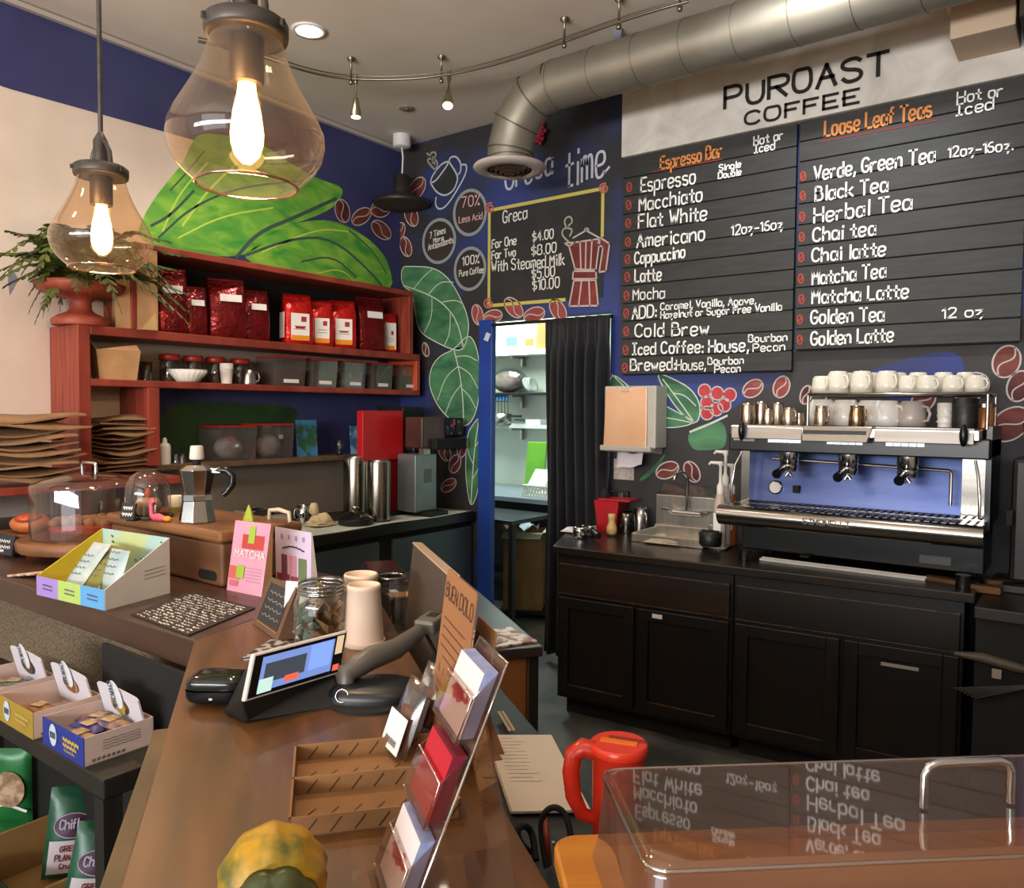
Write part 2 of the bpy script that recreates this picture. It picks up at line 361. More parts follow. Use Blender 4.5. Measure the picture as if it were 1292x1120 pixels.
leafobj([(506,336),(520,336),(547,337),(567,351),(583,380),(592,405),(590,426),(584,442),(570,441),(547,430),(531,420),(525,405),(521,368),(507,361)],
  [m_leaf_d, m_vein_d, m_vein_w], wall_back, BWp, NBK,
  [([(509,360),(535,369),(558,381),(577,404),(585,440)], .008, 2), ([(540,372),(555,355),(572,356)], VW, 2), ([(558,381),(575,378),(585,384)], VW, 2), ([(545,376),(545,400),(535,420)], VW, 2), ([(568,393),(568,420),(560,437)], VW, 2), ([(522,364),(535,348),(545,340)], VW, 2)],
  'deep green leaf right of the top shelf', edge=.007)
leafobj([(573,441),(554,449),(543,465),(541,487),(553,514),(570,531),(589,540),(602,519),(606,481),(604,449),(598,429),(590,422)],
  [m_leaf_d, m_vein_d, m_vein_w], wall_back, BWp, NBK,
  [([(573,442),(580,470),(584,500),(585,535)], .008, 2), ([(578,462),(562,475),(552,505)], VW, 2), ([(582,485),(570,500),(562,522)], VW, 2), ([(578,462),(593,470),(603,490)], VW, 2), ([(583,490),(593,500),(600,515)], VW, 2), ([(575,450),(590,448),(602,455)], VW, 2)],
  'deep green leaf beside the blue door post', edge=.007)
leafobj([(606,524),(597,535),(589,548),(587,593),(590,622),(594,640),(601,628),(606,600)],
  [m_leaf_d, m_vein_d, m_vein_w], wall_back, BWp, NBK,
  [([(604,530),(598,570),(594,636)], .008, 2), ([(599,565),(605,555),(606,550)], VW, 2), ([(597,585),(590,570),(590,556)], VW, 2), ([(596,605),(604,590),(606,585)], VW, 2)], 'lowest deep green leaf by the door post', edge=.006)
# leaves, stem and berries behind the paper towel box
leafobj([(772,470),(790,484),(806,500),(815,520),(780,520),(768,490)], [m_leaf_d, m_vein_d, m_vein_w], wall_back, BWp, NBK, [([(772,472),(795,495),(812,518)], VW, 2)], 'leaf tip behind the towel dispenser', edge=.006)
leafobj([(826,468),(850,478),(872,490),(884,510),(882,530),(875,534),(858,520),(842,498)], [m_leaf_d, m_vein_d, m_vein_w], wall_back, BWp, NBK, [([(836,478),(860,510),(876,533)], .007, 2), ([(850,496),(864,498),(878,512)], VW, 2)], 'leaf right of the towel dispenser', edge=.007)
leafobj([(828,505),(845,515),(865,525),(878,534),(850,540),(828,538)], [m_leaf_d, m_vein_d, m_vein_w], wall_back, BWp, NBK, [([(830,526),(850,528),(876,534)], VW, 2)], 'lower leaf right of the towel dispenser', edge=.006)
leafobj([(866,545),(890,534),(915,530),(918,565),(895,568),(872,568)], [m_leaf_d, m_vein_d, m_vein_w], wall_back, BWp, NBK, [([(870,545),(895,535),(918,524)], .012, 2)], 'leaf under the red berries')
leafobj([(806,604),(822,592),(840,570),(838,578),(826,596),(808,608)], [m_leaf_d, m_vein_d, m_vein_w], wall_back, BWp, NBK, [], 'thin stem behind the sink')
def bean(x, y, a, rx, ry, parent, fn, nrm, mat, label, wall='b', half=True):
    b = B(); ca, sa = math.cos(a), math.sin(a)
    el = lambda k, dx=0, n=22: [(x+(k*rx*math.cos(2*PI*i/n)+dx)*ca-k*ry*math.sin(2*PI*i/n)*sa, y+(k*rx*math.cos(2*PI*i/n)+dx)*sa+k*ry*math.sin(2*PI*i/n)*ca) for i in range(n+1)]
    b.poly(fn(el(1)[:-1], .0045), 0); b.line(fn(el(1), .0055), .0075, nrm, 1)
    if half:
        cr = [(x+(rx*.35*math.sin(PI*t*2))*ca-(ry*(2*t-1))*sa, y+(rx*.35*math.sin(PI*t*2))*sa+(ry*(2*t-1))*ca) for t in [i/10 for i in range(11)]]
        b.line(fn(cr, .0055), .0065, nrm, 1)
    return b.obj('painted_bean', [mat, m_outline], parent, label)
m_outline = M('pale_outline_paint', 'c8b8b4', rough=.9)
m_out_r = M('rosy_outline_paint', 'a86a62', rough=.9)
for x, y, a, r1, r2, lab in [(432,266,-.25,9,15,'bean left of the corner, leftmost'),(456,273,.9,9,14,'bean left of the corner, second'),(480,264,1.5,10,12,'bean behind the hanging speaker'),(481,290,-.8,9,15,'bean below the hanging speaker')]:
    bean(x, y, a, r1, r2, wall_left, LWp, NL, m_bean, lab)
for x, y, a, r1, r2, mt, lab in [(519,272,-.3,8,14,m_bean,'bean right of the corner'),(526,238,.5,9,16,m_bean,'bean beneath the painted cup'),(512,311,-.3,7,13,m_bean,'bean lowest by the corner'),(503,293,.4,7,13,m_bean,'bean at the corner line'),
  (602.5,397,-.2,7,13,m_bean_r,'bean above the blue post'),(622,399,1.3,8,12,m_bean_r,'first bean over the doorway'),(648,388,-.7,9,15,m_bean_r,'second bean over the doorway'),(674,397,1.2,9,14,m_bean_r,'third bean over the doorway'),(704,391,-.5,9,15,m_bean_r,'bean over the curtain'),
  (537,441,-.2,4,9,m_bean,'small bean beside the shelf end'),(561,570,-.4,7,12,m_bean,'bean behind the grinder, upper left'),(574,585,.3,7,12,m_bean,'bean behind the grinder, right'),(566,612,.9,7,11,m_bean,'bean behind the grinder, low'),(583,566,.2,6,11,m_bean,'bean behind the grinder, upper right'),
  (842,593,1.15,10,15,m_bean,'bean left above the tap'),(873,595,-.5,9,14,m_bean,'bean right above the tap'),(950,490,.95,10,14,m_bean_r,'bean left above the cups'),(986,488,.35,10,14,m_bean_r,'bean right above the cups'),
  (1017,498,.3,7,12,m_bean,'bean behind the cup rail'),(1270,456,.5,17,21,m_bean,'large bean right of the menu'),(1286,487,.4,15,20,m_bean,'large bean at the right frame edge'),(1225,488,1.2,17,24,m_bean,'large bean behind the white cups'),(1165,505,.8,13,18,m_bean,'bean behind the cup stack'),(1275,535,1.0,19,28,m_bean,'dim bean above the black grinder')]:
    bean(x, y, a, r1, r2, wall_back, BWp, NBK, mt, lab)
m_berry = M('berry_paint', 'b03038', 'c8464a', .7, scale=12)
for x, y in [(889,493),(905,496),(921,498),(892,508),(914,511),(904,516),(892,521)]:
    bean(x, y, 0, 8, 8.5, wall_back, BWp, NBK, m_berry, 'painted red berry', half=False)
b = B(); b.poly(BWp([(771,562),(800,556),(830,545),(870,533),(905,528),(940,505),(985,478),(1000,450),(1010,430),(1310,395),(1420,1150),(765,905)], .0015))
b.poly(BWp([(506,188),(560,175),(548,205),(528,225),(518,255),(507,262)], .0015)); b.poly(BWp([(508,520),(540,535),(570,545),(604,600),(604,700),(508,690)], .0015))
b.obj('painted_ground', M('charcoal_paint', '2c2a2b', '363333', .65, scale=3), wall_back, 'charcoal grey painted areas of the mural')
b = B(); b.poly(BWp(smoothclosed([V(q) for q in [(1075,478),(1130,455),(1205,438),(1222,470),(1190,505),(1110,505)]]), .0025)); b.obj('painted_patch', M('cobalt_patch', '2a3a86', '2c3468', .65, scale=4), wall_back, 'blue painted patch behind the cups')
# cup drawing
b = B(); z1 = lambda pts: [(470+x/7.465, 150+y/7.465) for x, y in pts]
b.poly(BWp(smoothclosed([V(p) for p in z1([(545,605),(640,480),(700,410),(800,530),(790,620),(690,725),(610,700)])], 2) if False else z1([(545,605),(700,410),(800,530),(790,610),(740,690),(680,728),(610,700)]), .0045), 0)
for pts in [[(545,600),(600,690),(680,728),(760,680),(800,590),(800,525),(725,410)], [(545,600),(590,590),(660,500),(720,410),(700,400),(640,430),(560,540),(545,600)], [(720,410),(730,360),(790,350),(835,420),(830,500),(805,525)], [(840,430),(890,430),(880,520),(780,700),(690,830),(620,855),(590,800),(600,735)]]:
    b.line(BWp([(p.x, p.y) for p in chaikin([V(q) for q in z1(pts)], 2)], .0055), .012, NBK, 1)
for pts in [[(600,490),(540,430),(510,380),(560,370),(590,430)], [(590,480),(620,420),(580,370),(530,340),(510,320)], [(560,420),(600,340),(590,310),(540,320),(560,380)]]:
    b.line(BWp([(p.x, p.y) for p in chaikin([V(q) for q in z1(pts)], 2)], .0055), .013, NBK, 2)
b.obj('painted_cup', [m_slate, M('pale_blue_chalk', 'b9c0cc', rough=.9), M('grey_chalk', '9a9890', rough=.9)], wall_back, 'chalk drawing of a tilted steaming cup')
# three round badges
m_badge = M('badge_paint', '2b2624', '3a2a28', .8, scale=5); m_pink = M('pink_chalk', 'e6b6b8', rough=.9)
def wtext(b, s, q0, q1, hpx, w, m, tf, fn=BWp, nrm=NBK, off=.0065):
    a, c = fn(tf([q0, q1]), off); mid = (a+c)/2; write(b, s, a, c, V((0, 0, px(hpx, mid))), w, nrm, m)
z2 = lambda pts: [(400+x/2.667, y/2.667) for x, y in pts]
def badge(x, y, rx, ry, lines, ink, label):
    b = B(); el = [(x+rx*math.cos(2*PI*i/32), y+ry*math.sin(2*PI*i/32)-rx*.12*math.cos(2*PI*i/32)) for i in range(33)]
    b.poly(BWp(el[:-1], .0045), 0); b.line(BWp(el, .0055), .022, NBK, 1)
    for s, q0, q1, h in lines: wtext(b, s, q0, q1, h/2.667, .0075 if h > 24 else .0055, 2, z2)
    b.obj('painted_badge', [m_badge, M('badge_rim_chalk', '8f979c', rough=.9), ink], wall_back, label)
badge(593, 268, 20, 28, [('70%', (487,697), (548,688), 34), ('Less Acid', (478,750), (556,735), 21)], m_pink, 'round badge reading 70% Less Acid')
badge(554, 304, 20, 27, [('7 Times', (380,802), (432,782), 20), ('More', (392,816), (425,806), 14), ('Antioxidants', (374,842), (458,815), 20)], m_chalk, 'round badge reading 7 Times More Antioxidants')
badge(593, 339, 19, 26, [('100%', (490,893), (545,884), 28), ('Pure Coffee', (478,930), (560,916), 20)], m_chalk, 'round badge reading 100% Pure Coffee')
b = B()
wtext(b, 'Greca', (634,640), (792,582), 30, .017, 0, z2); wtext(b, 'time', (838,632), (968,583), 45, .017, 0, z2)
b.line(BWp(z2([(965,583),(985,560)]), .0065), .015, NBK, 0)
b.obj('lettering', M('lilac_chalk', 'c6c8d6', rough=.9), wall_back, 'chalk words Greca time above the price board')
# the Greca price panel painted over the doorway
b = B(); b.poly(BWp(z2([(578,708),(965,632),(962,1000),(578,1030)]), .0045), 0)
for q in ([(580,708),(962,634)], [(580,710),(578,1026)], [(582,1028),(832,1008)], [(962,640),(960,792)]): b.line(BWp(z2(q), .0055), .022, NBK, 1, False)
for cx, cy in ((582,700),(966,634),(578,1022)):
    b.line(BWp(z2([(cx+r*math.cos(t), cy+r*math.sin(t)) for t, r in [(i*.6, 3+i*.8) for i in range(20)]]), .0065), .012, NBK, 2)
for s, q0, q1, h in [('Greca', (626,750), (706,733), 40), ('For One', (588,835), (670,822), 27), ('$4.00', (725,812), (795,801), 30), ('For Two', (588,872), (668,861), 27), ('$8.00', (722,860), (805,848), 32),
   ('With Steamed Milk', (588,914), (832,890), 36), ('$5.00', (722,938), (800,928), 32), ('$10.00', (725,977), (815,967), 34)]:
    wtext(b, s, q0, q1, h/2.667, .0085, 3, z2)
b.obj('painted_price_panel', [m_slate, M('yellow_chalk', 'c9bd62', rough=.9), M('rose_chalk', 'b86a62', rough=.9), m_chalk], wall_back, 'black price panel with yellow border and coffee pot prices')
b = B(); fill = [[(848,828),(868,905),(938,908),(952,803),(868,815)], [(862,912),(860,938),(940,938),(938,912)], [(864,944),(848,1030),(946,1028),(938,942)]]
for q in fill: b.poly(BWp(z2(q), .0065), 0)
for q in fill: b.line(BWp(z2(q+[q[0]]), .0075), .010, NBK, 1, False)
b.poly(BWp(z2([(955,800),(984,820),(972,912),(950,915),(960,830),(948,822)]), .0065), 0)
for q in ([(905,810),(903,905)], [(885,812),(888,905)], [(925,806),(920,906)], [(890,945),(880,1028)], [(915,945),(918,1028)], [(862,800),(905,775),(950,800)], [(848,828),(832,818),(868,815)], [(955,800),(984,820),(972,912),(950,915)], [(950,800),(945,822),(962,832),(950,912)]):
    b.line(BWp(z2(q), .0075), .010, NBK, 1, False)
for q in ([(900,775),(903,768),(912,768),(914,778)], [(848,815),(822,790),(830,765),(862,770),(850,795)], [(840,770),(830,740),(850,725),(862,745),(845,760)]):
    b.line(BWp([(p.x, p.y) for p in chaikin([V(t) for t in z2(q)], 2)], .0075), .011, NBK, 2)
b.obj('painted_coffee_pot', [M('brick_red_paint', '8c3a34', '6a2a28', .8, scale=9), m_outline, M('sage_chalk', 'a8ac98', rough=.9)], wall_back, 'painted red stovetop coffee pot with steam')

# ================================================================ MENU BOARDS AND SIGN
z3 = lambda pts: [(770+x/2.333, y/2.333) for x, y in pts]
YM = 4.145
def MBp(pts, off=.002): return [yy(x, y, YM-off) for x, y in pts]
m_plank = M('menu_plank', '232321', '2f2f2c', .6, scale=5, st=(1, 1, 8), bump=.08)
m_orange = M('orange_chalk', 'd98a4a', rough=.9); m_redline = M('red_chalk', '8e3a32', rough=.9); m_dot = M('coral_bean_chalk', 'a8463c', rough=.9)
def board(name, label, x0, x1, ztop, rows, pitch, header, words, heads, dots):
    t = thing(name, label, 'menu board', ((x0+x1)/2, YM, ztop-rows*pitch))
    b = B(); b.box(x0+.01, YM+.01, ztop-rows*pitch, x1-.01, YB-.002, 3.08); b.obj('backing', m_dark, t, world=True)
    b = B()
    for i in range(rows): b.box(x0, YM, ztop-(i+1)*pitch+.006, x1, YM+.02, ztop-i*pitch)
    hb = 3.085; hn = (hb-ztop)/header
    for i in range(header): b.box(x0+(.0 if i else 0), YM, ztop+i*hn+.006, x1, YM+.02, ztop+(i+1)*hn)
    b.obj('planks', m_plank, t, world=True, bevel=.002)
    b = B()
    for s, q0, q1, h in words: wtext(b, s, q0, q1, h/2.333*.92, .0100 if h > 34 else .0072, 0, z3, MBp)
    b.obj('lettering', m_chalk, t, 'white chalk lettering', world=True)
    b = B()
    for s, q0, q1, h, ul in heads:
        wtext(b, s, q0, q1, h/2.333, .011, 0, z3, MBp); b.line(MBp(z3(ul), .003), .006, NBK, 1)
    b.obj('heading', [m_orange, m_redline], t, 'orange chalk heading', world=True)
    b = B()
    for x, y in dots:
        pts = [(x+9*math.cos(a)*.8, y+13*math.sin(a)) for a in [2*PI*i/14 for i in range(15)]]
        b.line(MBp(z3(pts), .003), .008, NBK, 0); b.line(MBp(z3([(x-4, y+6), (x+1, y), (x+4, y-7)]), .003), .007, NBK, 0)
    b.obj('bean_bullets', m_dot, t, world=True)
    return t
board('menu_board', 'left black plank menu board listing Espresso Bar drinks', -2.288, -1.282, 2.965, 11, .1045, 1,
 [('Hot or', (422,427), (508,409), 26), ('Iced', (422,450), (484,438), 24), ('Single', (320,503), (384,491), 19), ('Double', (318,526), (385,514), 19), ('Espresso', (90,565), (250,538), 44), ('Macchiato', (86,620), (270,590), 42),
  ('Flat White', (83,671), (284,645), 42), ('Americano', (78,728), (276,706), 42), ('12oz-16oz', (357,692), (507,672), 30), ('Cappuccino', (72,776), (219,757), 36), ('Latte', (72,830), (149,823), 38), ('Mocha', (67,882), (160,876), 34),
  ('ADD:', (65,938), (134,931), 38), ('Caramel, Vanilla, Agave,', (148,912), (428,893), 22), ('Hazelnut or Sugar Free Vanilla', (148,937), (504,912), 22), ('Cold Brew', (72,991), (288,984), 40), ('Iced Coffee: House,', (63,1043), (405,1032), 36),
  ('Bourbon', (407,1006), (520,1002), 22), ('Pecan', (420,1034), (513,1030), 24), ('Brewed:', (60,1090), (190,1087), 36), ('House,', (195,1089), (280,1086), 32), ('Bourbon', (287,1072), (392,1070), 22), ('Pecan', (307,1096), (383,1094), 22)],
 [('Espresso Bar', (148,497), (328,460), 36, [(120,507), (330,468)])], [(56,550),(54,603),(53,657),(52,712),(51,763),(50,815),(48,870),(47,922),(47,975),(45,1030),(43,1082)])
board('menu_board', 'right black plank menu board listing Loose Leaf Teas', -1.268, -.285, 2.88, 9, .1065, 2,
 [('Hot or', (1022,303), (1155,281), 34), ('Iced', (1015,341), (1127,320), 34), ('Verde, Green Tea', (600,530), (955,474), 44), ('12oz-16oz.', (995,463), (1185,440), 32), ('Black Tea', (603,591), (815,562), 44), ('Herbal Tea', (600,655), (886,614), 46),
  ('Chai tea', (597,711), (780,690), 42), ('Chai latte', (593,771), (810,750), 42), ('Matcha Tea', (595,837), (810,814), 42), ('Matcha Latte', (595,893), (877,875), 42), ('Golden Tea', (590,952), (805,943), 42), ('12 oz', (977,936), (1097,929), 30), ('Golden Latte', (590,1015), (832,1004), 42)],
 [('Loose Leaf Teas', (632,401), (945,341), 44, [(618,417), (968,353)])], [(568,518),(567,576),(565,637),(564,697),(562,757),(561,820),(563,880),(558,940),(558,1000)])
t = thing('shop_sign', 'whitewashed shop sign with black hand lettering above the menu boards', 'sign', (-1.3, YM-.02, 3.08))
q = MBp([(790,112),(1300,-20),(1300,100),(789.3,203.6)], .0); x0, x1 = -2.29, -.29
B().box(x0, YM-.02, 3.088, x1, YB-.002, 3.51).obj('panel', M('whitewashed_panel', 'e6e1d8', 'bcb7ad', .6, scale=4, lo=.3, hi=.75, dist=1), t, world=True, bevel=.004)
b = B(); SGp = lambda pts, off=.002: [yy(x, y, YM-.02-off) for x, y in pts]
wtext(b, 'PUROAST', (335,318), (815,215), 26, .019, 0, z3, SGp); wtext(b, 'COFFEE', (395,368), (728,302), 16, .014, 0, z3, SGp)
b.obj('lettering', M('charcoal_brush_paint', '1e1812', rough=.8), t, 'black brush lettering', world=True)
# ================================================================ CEILING THINGS
m_galv = M('galvanised_duct', '8a8476', '969082', .5, .6, scale=5, st=(1, 1, 1), bump=.02)
m_seam = M('duct_seam', '76705f', rough=.5, metal=.7)
YD, ZD, RD = 3.55, 3.335, .125
t = thing('ventilation_duct', 'round galvanised air duct running along the menu wall and turning down', 'duct', (-2.66, YD, 2.9))
b = B(); ex = -2.385; b.tube([(ex, YD, ZD), (1.0, YD, ZD)], RD, 32)
b.obj('pipe', m_galv, t, world=True)
b = B()
for i in range(15): x = ex+.25*i+.03; b.tube(arc((x, YD, ZD), RD+.0005, 0, 2*PI, 28, V((.10, 1, 0)).normalized(), V((0, 0, 1)))[:-1], .0025, 5, closed=True)
b.obj('spiral_seam', m_seam, t, world=True)
b = B(); c = V((ex, YD, ZD-.28)); R_ = .28
segs = [c+V((-R_*math.sin(a), 0, R_*math.cos(a))) for a in (0, .39, 1.18, PI/2)]
segs = [V((ex, YD, ZD)), V((ex-.13, YD, ZD-.03)), V((ex-.25, YD, ZD-.15)), V((ex-.29, YD, ZD-.29)), V((ex-.29, YD, ZD-.375))]
b.tube(segs, RD, 32); eo = b.obj('elbow', m_galv, t, world=True)
b = B()
for i in (1, 2, 3):
    tt = (segs[i+1]-segs[i-1]).normalized(); ay = V((0, 1, 0)); ax = tt.cross(ay)
    b.tube(arc(segs[i], RD*1.05, 0, 2*PI, 28, ax, ay)[:-1], .0035, 5, closed=True)
b.tube(arc(segs[4]+V((0,0,.04)), RD+.002, 0, 2*PI, 28, V((1,0,0)), V((0,1,0)))[:-1], .003, 5, closed=True)
b.obj('elbow_seam', m_seam, eo, world=True)
dx, dz = ex-.29, ZD-.375
b = B(); b.lathe([(RD, .012), (.2, .0), (.205, -.008), (.19, -.022), (.135, -.03), (.125, -.02)], (dx, YD, dz), 36, 0, False)
do = b.obj('diffuser_ring', M('diffuser_white', 'b8aea6', rough=.5), t, world=True)
b = B()
for r, z in ((.118, -.022), (.09, -.032), (.062, -.042), (.034, -.052)): b.lathe([(r, z+.012), (r-.016, z-.004), (r-.020, z), (r-.004, z+.014)], (dx, YD, dz), 30)
for a in (0, PI/2): b.cb((dx, YD, dz-.022), (.235, .012, .012), 0, a)
b.cyl((dx, YD, dz+.0), .12, .004, m=1); b.obj('louvre', [M('louvre_bronze', '5a4c3c', rough=.5, metal=.5), m_dark], t, world=True)
b = B(); b.box(-2.02, YD-.012, ZD+RD-.002, -1.975, YD+.012, ZC); b.obj('hanger_strap', M('strap_steel', '8d93a0', rough=.5, metal=.5), t, world=True)
# red bell-like flower decoration on the wall behind the duct
q = yy(683, 170, 4.19); b = B(); random.seed(3)
for i in range(26):
    a = i*2.4; r = .012+.0017*i; b.ball((q.x+r*math.cos(a), 4.165-.02*(1-i/26), q.z+r*1.25*math.sin(a)), (.016, .012, .016), 0, 8, 6)
tag(b.obj('red_rosette', M('red_petals', 'b0283a', '8a1c2c', .6, scale=20)), 'small red rosette on the blue wall behind the duct elbow', 'decoration')
# curved rail with two heads
t = thing('track_light', 'curved steel ceiling rail with two small spotlights', 'track light', (-2.6, 3.0, ZC))
zr = ZC-.11
rp = [hz(x, y, zr) for x, y in [(250,52),(300,62),(345,76),(385,90),(430,99),(480,101),(530,99),(580,92),(630,80),(680,64),(730,46),(780,28),(830,12),(868,2)]]
b = B(); b.tube(chaikin(rp, 2), .007, 8); b.tube([p+V((0,0,.018)) for p in chaikin(rp, 2)], .004, 6); b.obj('rail', m_chrome if False else M('satin_rail', '8a8478', rough=.35, metal=1), t, world=True)
for x, y in ((443,99),(557,97),(712,52),(781,28),(858,5)):
    p = hz(x, y, zr); b = B(); b.lathe([(.022, .11), (.022, .10), (.006, .09), (.006, -.01), (.012, -.012), (.012, -.03), (.004, -.034)], p, 12); b.obj('stand_off', MATS['satin_rail'], t, world=True)
for x, y, tilt, lit in ((449,101,V((0,0,-1)), 0), (567,97,V((.25,-.35,-1)), 1)):
    p = hz(x, y, zr); tl = tilt.normalized(); mt = MX.Translation(p) @ V((0,0,-1)).rotation_difference(tl).to_matrix().to_4x4()
    b = B(); b.cyl(p+V((0,0,-.02)), .012, .05, n=12); b.at(mt); b.lathe([(.006, -.02), (.006, -.09), (.014, -.10), (.020, -.14), (.030, -.175), (.030, -.2)], n=16)
    so = b.obj('spotlight', M('satin_spot', 'b0a68e', rough=.3, metal=1), t, world=True)
    b = B().at(mt); b.cyl((0,0,-.203), .026, .006, n=16); b.obj('lens', M('spot_lens_lit' if lit else 'spot_lens', 'ffeccc', rough=.3, emit=6 if lit else 2.5), so, world=True)
p = hz(390, 38, ZC); t = thing('recessed_downlight', 'glowing round recessed downlight in the ceiling right of the large pendant', 'ceiling light', p)
B().lathe([(.085, 0), (.088, -.006), (.066, -.008), (.064, 0)], n=32).obj('trim_ring', m_white, t)
B().cyl((0,0,-.006), .066, .004, n=32).obj('lens', M('downlight_glow', 'fff6e6', emit=14), t)
p = hz(513, 136, ZC); t = thing('sprinkler_head', 'flat round ceiling cover beside the second spotlight', 'ceiling cover', p)
B().lathe([(.05, 0), (.05, -.006), (.04, -.01), (0.02, -.011)], n=24).obj('cover', M('cover_beige', '8f8272', rough=.5), t); B().cyl((0,0,-.016), .016, .006, n=12).obj('nozzle', m_steel, t)
# white detector, cable and black hanging speaker in the corner
p = V((-3.98, 4.02, ZC)); t = thing('hanging_speaker', 'black pendant speaker hanging in the corner from a white ceiling mount', 'speaker', p)
s_ = 1.0
B().lathe([(.062, 0), (.062, -.075), (.052, -.082), (.03, -.084)], n=24).obj('ceiling_mount', m_white, t)
B().tube([(.0, 0, -.08), (.012, .0, -.15), (.006, 0, -.25), (0, 0, -.3)], .006, 8).obj('cable', m_white, t)
m_spk = M('speaker_black', '2a241e', rough=.5)
B().lathe([(.03, -.27), (.055, -.28), (.06, -.39), (.07, -.42), (.19, -.455), (.2, -.47), (.19, -.485)], n=32).obj('shade', m_spk, t)
B().lathe([(.185, -.487), (.1, -.5), (.02, -.505)], n=32).obj('grille', M('speaker_grille', '3a2e24', rough=.7), t)
# ---------------------------------------------------------------- pendant lamps
m_iron = M('aged_iron', '4a443e', '5c5650', .5, .7, scale=20)
m_shade = thin('hazed_glass_shade', 'f6e4cc', .02, .06, 1.45, haze=.022)  # amber tint and whitish light haze put into the glass colour
def pendant(x, y, label):
    zb_ = 2.035; t = thing('pendant_lamp', label, 'pendant lamp', (x, y, zb_), 0, 'glass pendant lamps over the counter')
    prof = [(.096,.000),(.098,.006),(.112,.018),(.130,.036),(.143,.058),(.150,.085),(.148,.108),(.138,.132),(.122,.160),(.105,.190),(.090,.220),(.078,.250),(.071,.275),(.069,.292)]
    b = B(); b.lathe(prof, n=48, close=False); b.lathe([(.0965, .001), (.0985,.003), (.0965,.006), (.0945,.003), (.0965,.001)], n=48, close=False)
    sh = b.obj('glass_shade', m_shade, t)
    B().tube(arc((0,0,.003), .096, 0, 2*PI, 40, V((1,0,0)), V((0,1,0)))[:-1], .0035, 8, closed=True).obj('rim', thin('glass_rim', 'e8d2b4', .02, .25), sh)
    b = B(); b.lathe([(.068,.288),(.078,.288),(.080,.296),(.080,.316),(.072,.322),(.02,.326)], n=36); cap = b.obj('metal_cap', m_iron, t, bevel=0)
    b = B()
    for a in (.3, .3+2*PI/3, .3+4*PI/3): b.cb((.081*math.cos(a), .081*math.sin(a), .306), (.012, .008, .012), 0, a)
    b.obj('thumb_screw', m_iron, cap)
    b = B(); b.tube([(-.062,0,.32),(-.055,0,.36),(-.03,0,.392),(0,0,.402),(.03,0,.392),(.055,0,.36),(.062,0,.32)], .007, 8); b.lathe([(.022,.32),(.022,.40),(.012,.42),(.006,.43)], n=16); b.obj('yoke', m_iron, t)
    B().lathe([(.031,.20),(.033,.205),(.033,.285),(.03,.29)], n=24).obj('socket', M('socket_bronze', '6a5a48', rough=.4, metal=.8), t)
    b = B(); b.lathe([(.0,.045),(.010,.047),(.024,.062),(.031,.085),(.032,.105),(.027,.145),(.019,.178),(.0165,.202)], n=28)
    b.obj('bulb', M('bulb_glow', 'ffcf8a', rough=.2, emit=7), t)
    b = B()
    for k in range(8):
        a = 2*PI*k/8; b.tube([(.013*math.cos(a), .013*math.sin(a), .075), (.017*math.cos(a+.2), .017*math.sin(a+.2), .115), (.008*math.cos(a+.4), .008*math.sin(a+.4), .165)], .0028, 5)
    b.lathe([(.004,.07),(.016,.09),(.017,.12),(.009,.16),(.004,.185)], n=14)
    b.obj('filament', M('filament_glow', 'ffc47a', emit=55), t)
    B().tube([(0,0,.42),(0,0,ZC-zb_-.02)], .0075, 10).obj('rod', m_iron, t)
    B().lathe([(.06, ZC-zb_-.025),(.06, ZC-zb_),(.01, ZC-zb_)], n=24).obj('ceiling_rose', m_iron, t)
    lamp('pendant_bulb_glow', 'POINT', (x, y, zb_-.02), 9, (1, .64, .34), .04)
pendant(-1.36, .945, 'nearer and larger-looking clear glass pendant lamp with glowing filament bulb')
pendant(-2.545, 1.236, 'smaller-looking clear glass pendant lamp hanging in front of the fern')
# ================================================================ LEFT WALL: shelf unit and what stands on it
XF = -3.87                                   # front plane of the shelf
y_of = lambda x, y, X=XF: xx(x, y, X).y
t = thing('shelf_unit', 'red stained wooden shelf unit on the left wall under the painted leaves', 'shelf unit', (-4.02, 3.0, 1.25))
ya, yb = y_of(98, 425), y_of(114, 425); yr1 = y_of(519, 400); yr2 = y_of(530, 480); yd0, yd1 = y_of(187, 540), y_of(202, 540)
ZT, ZM, ZL, ZS = 2.425, 1.99, 1.735, 1.30
def part(name, q, lab=None, mat=m_red): return B().box(*q).obj(name, mat, t, lab, world=True, bevel=.004)
part('upright', (XL+.004, ya, .0, XF, yb, ZM+.0))
part('top_board', (XL+.012, y_of(170, 300), ZT-.035, XF, yr1+.02, ZT))
part('middle_board', (XL+.012, yb, ZM-.045, XF, yr2, ZM))
part('lower_board', (XL+.012, yb, ZL-.035, XF, yr2, ZL))
part('end_panel', (XL+.012, yr1-.02, ZM, XF, yr1+.02, ZT-.035), 'orange brown end panel of the top tier')
part('end_panel', (XL+.012, yr2-.035, ZL, XF, yr2, ZM-.045), 'bright orange red end panel of the lower tier', M('orange_red_stain', 'b0442a', 'c25334', .45, scale=9, st=(4, 1, .3)))
part('divider', (XL+.012, yd0, ZS, XF, yd1, ZL-.035))
part('end_panel', (XL+.012, y_of(165, 300), ZM, XF, y_of(172, 300), ZT-.035))
part('back_panel', (XL+.006, y_of(172, 300), ZM, XL+.02, yr1-.02, ZT-.035), 'black back panel of the top tier', m_dark)
part('small_shelf', (XL+.012, yd1, ZS-.03, XF-.03, y_of(452, 578, XF-.03), ZS), 'plain brown narrow shelf', M('plain_brown_wood', '5c4432', '6e5540', .5, scale=9, st=(4, 1, .3)))
part('base_board', (XL+.012, .7, ZS-.075, -3.62, yd1, ZS-.04), 'red board at the foot of the upright')
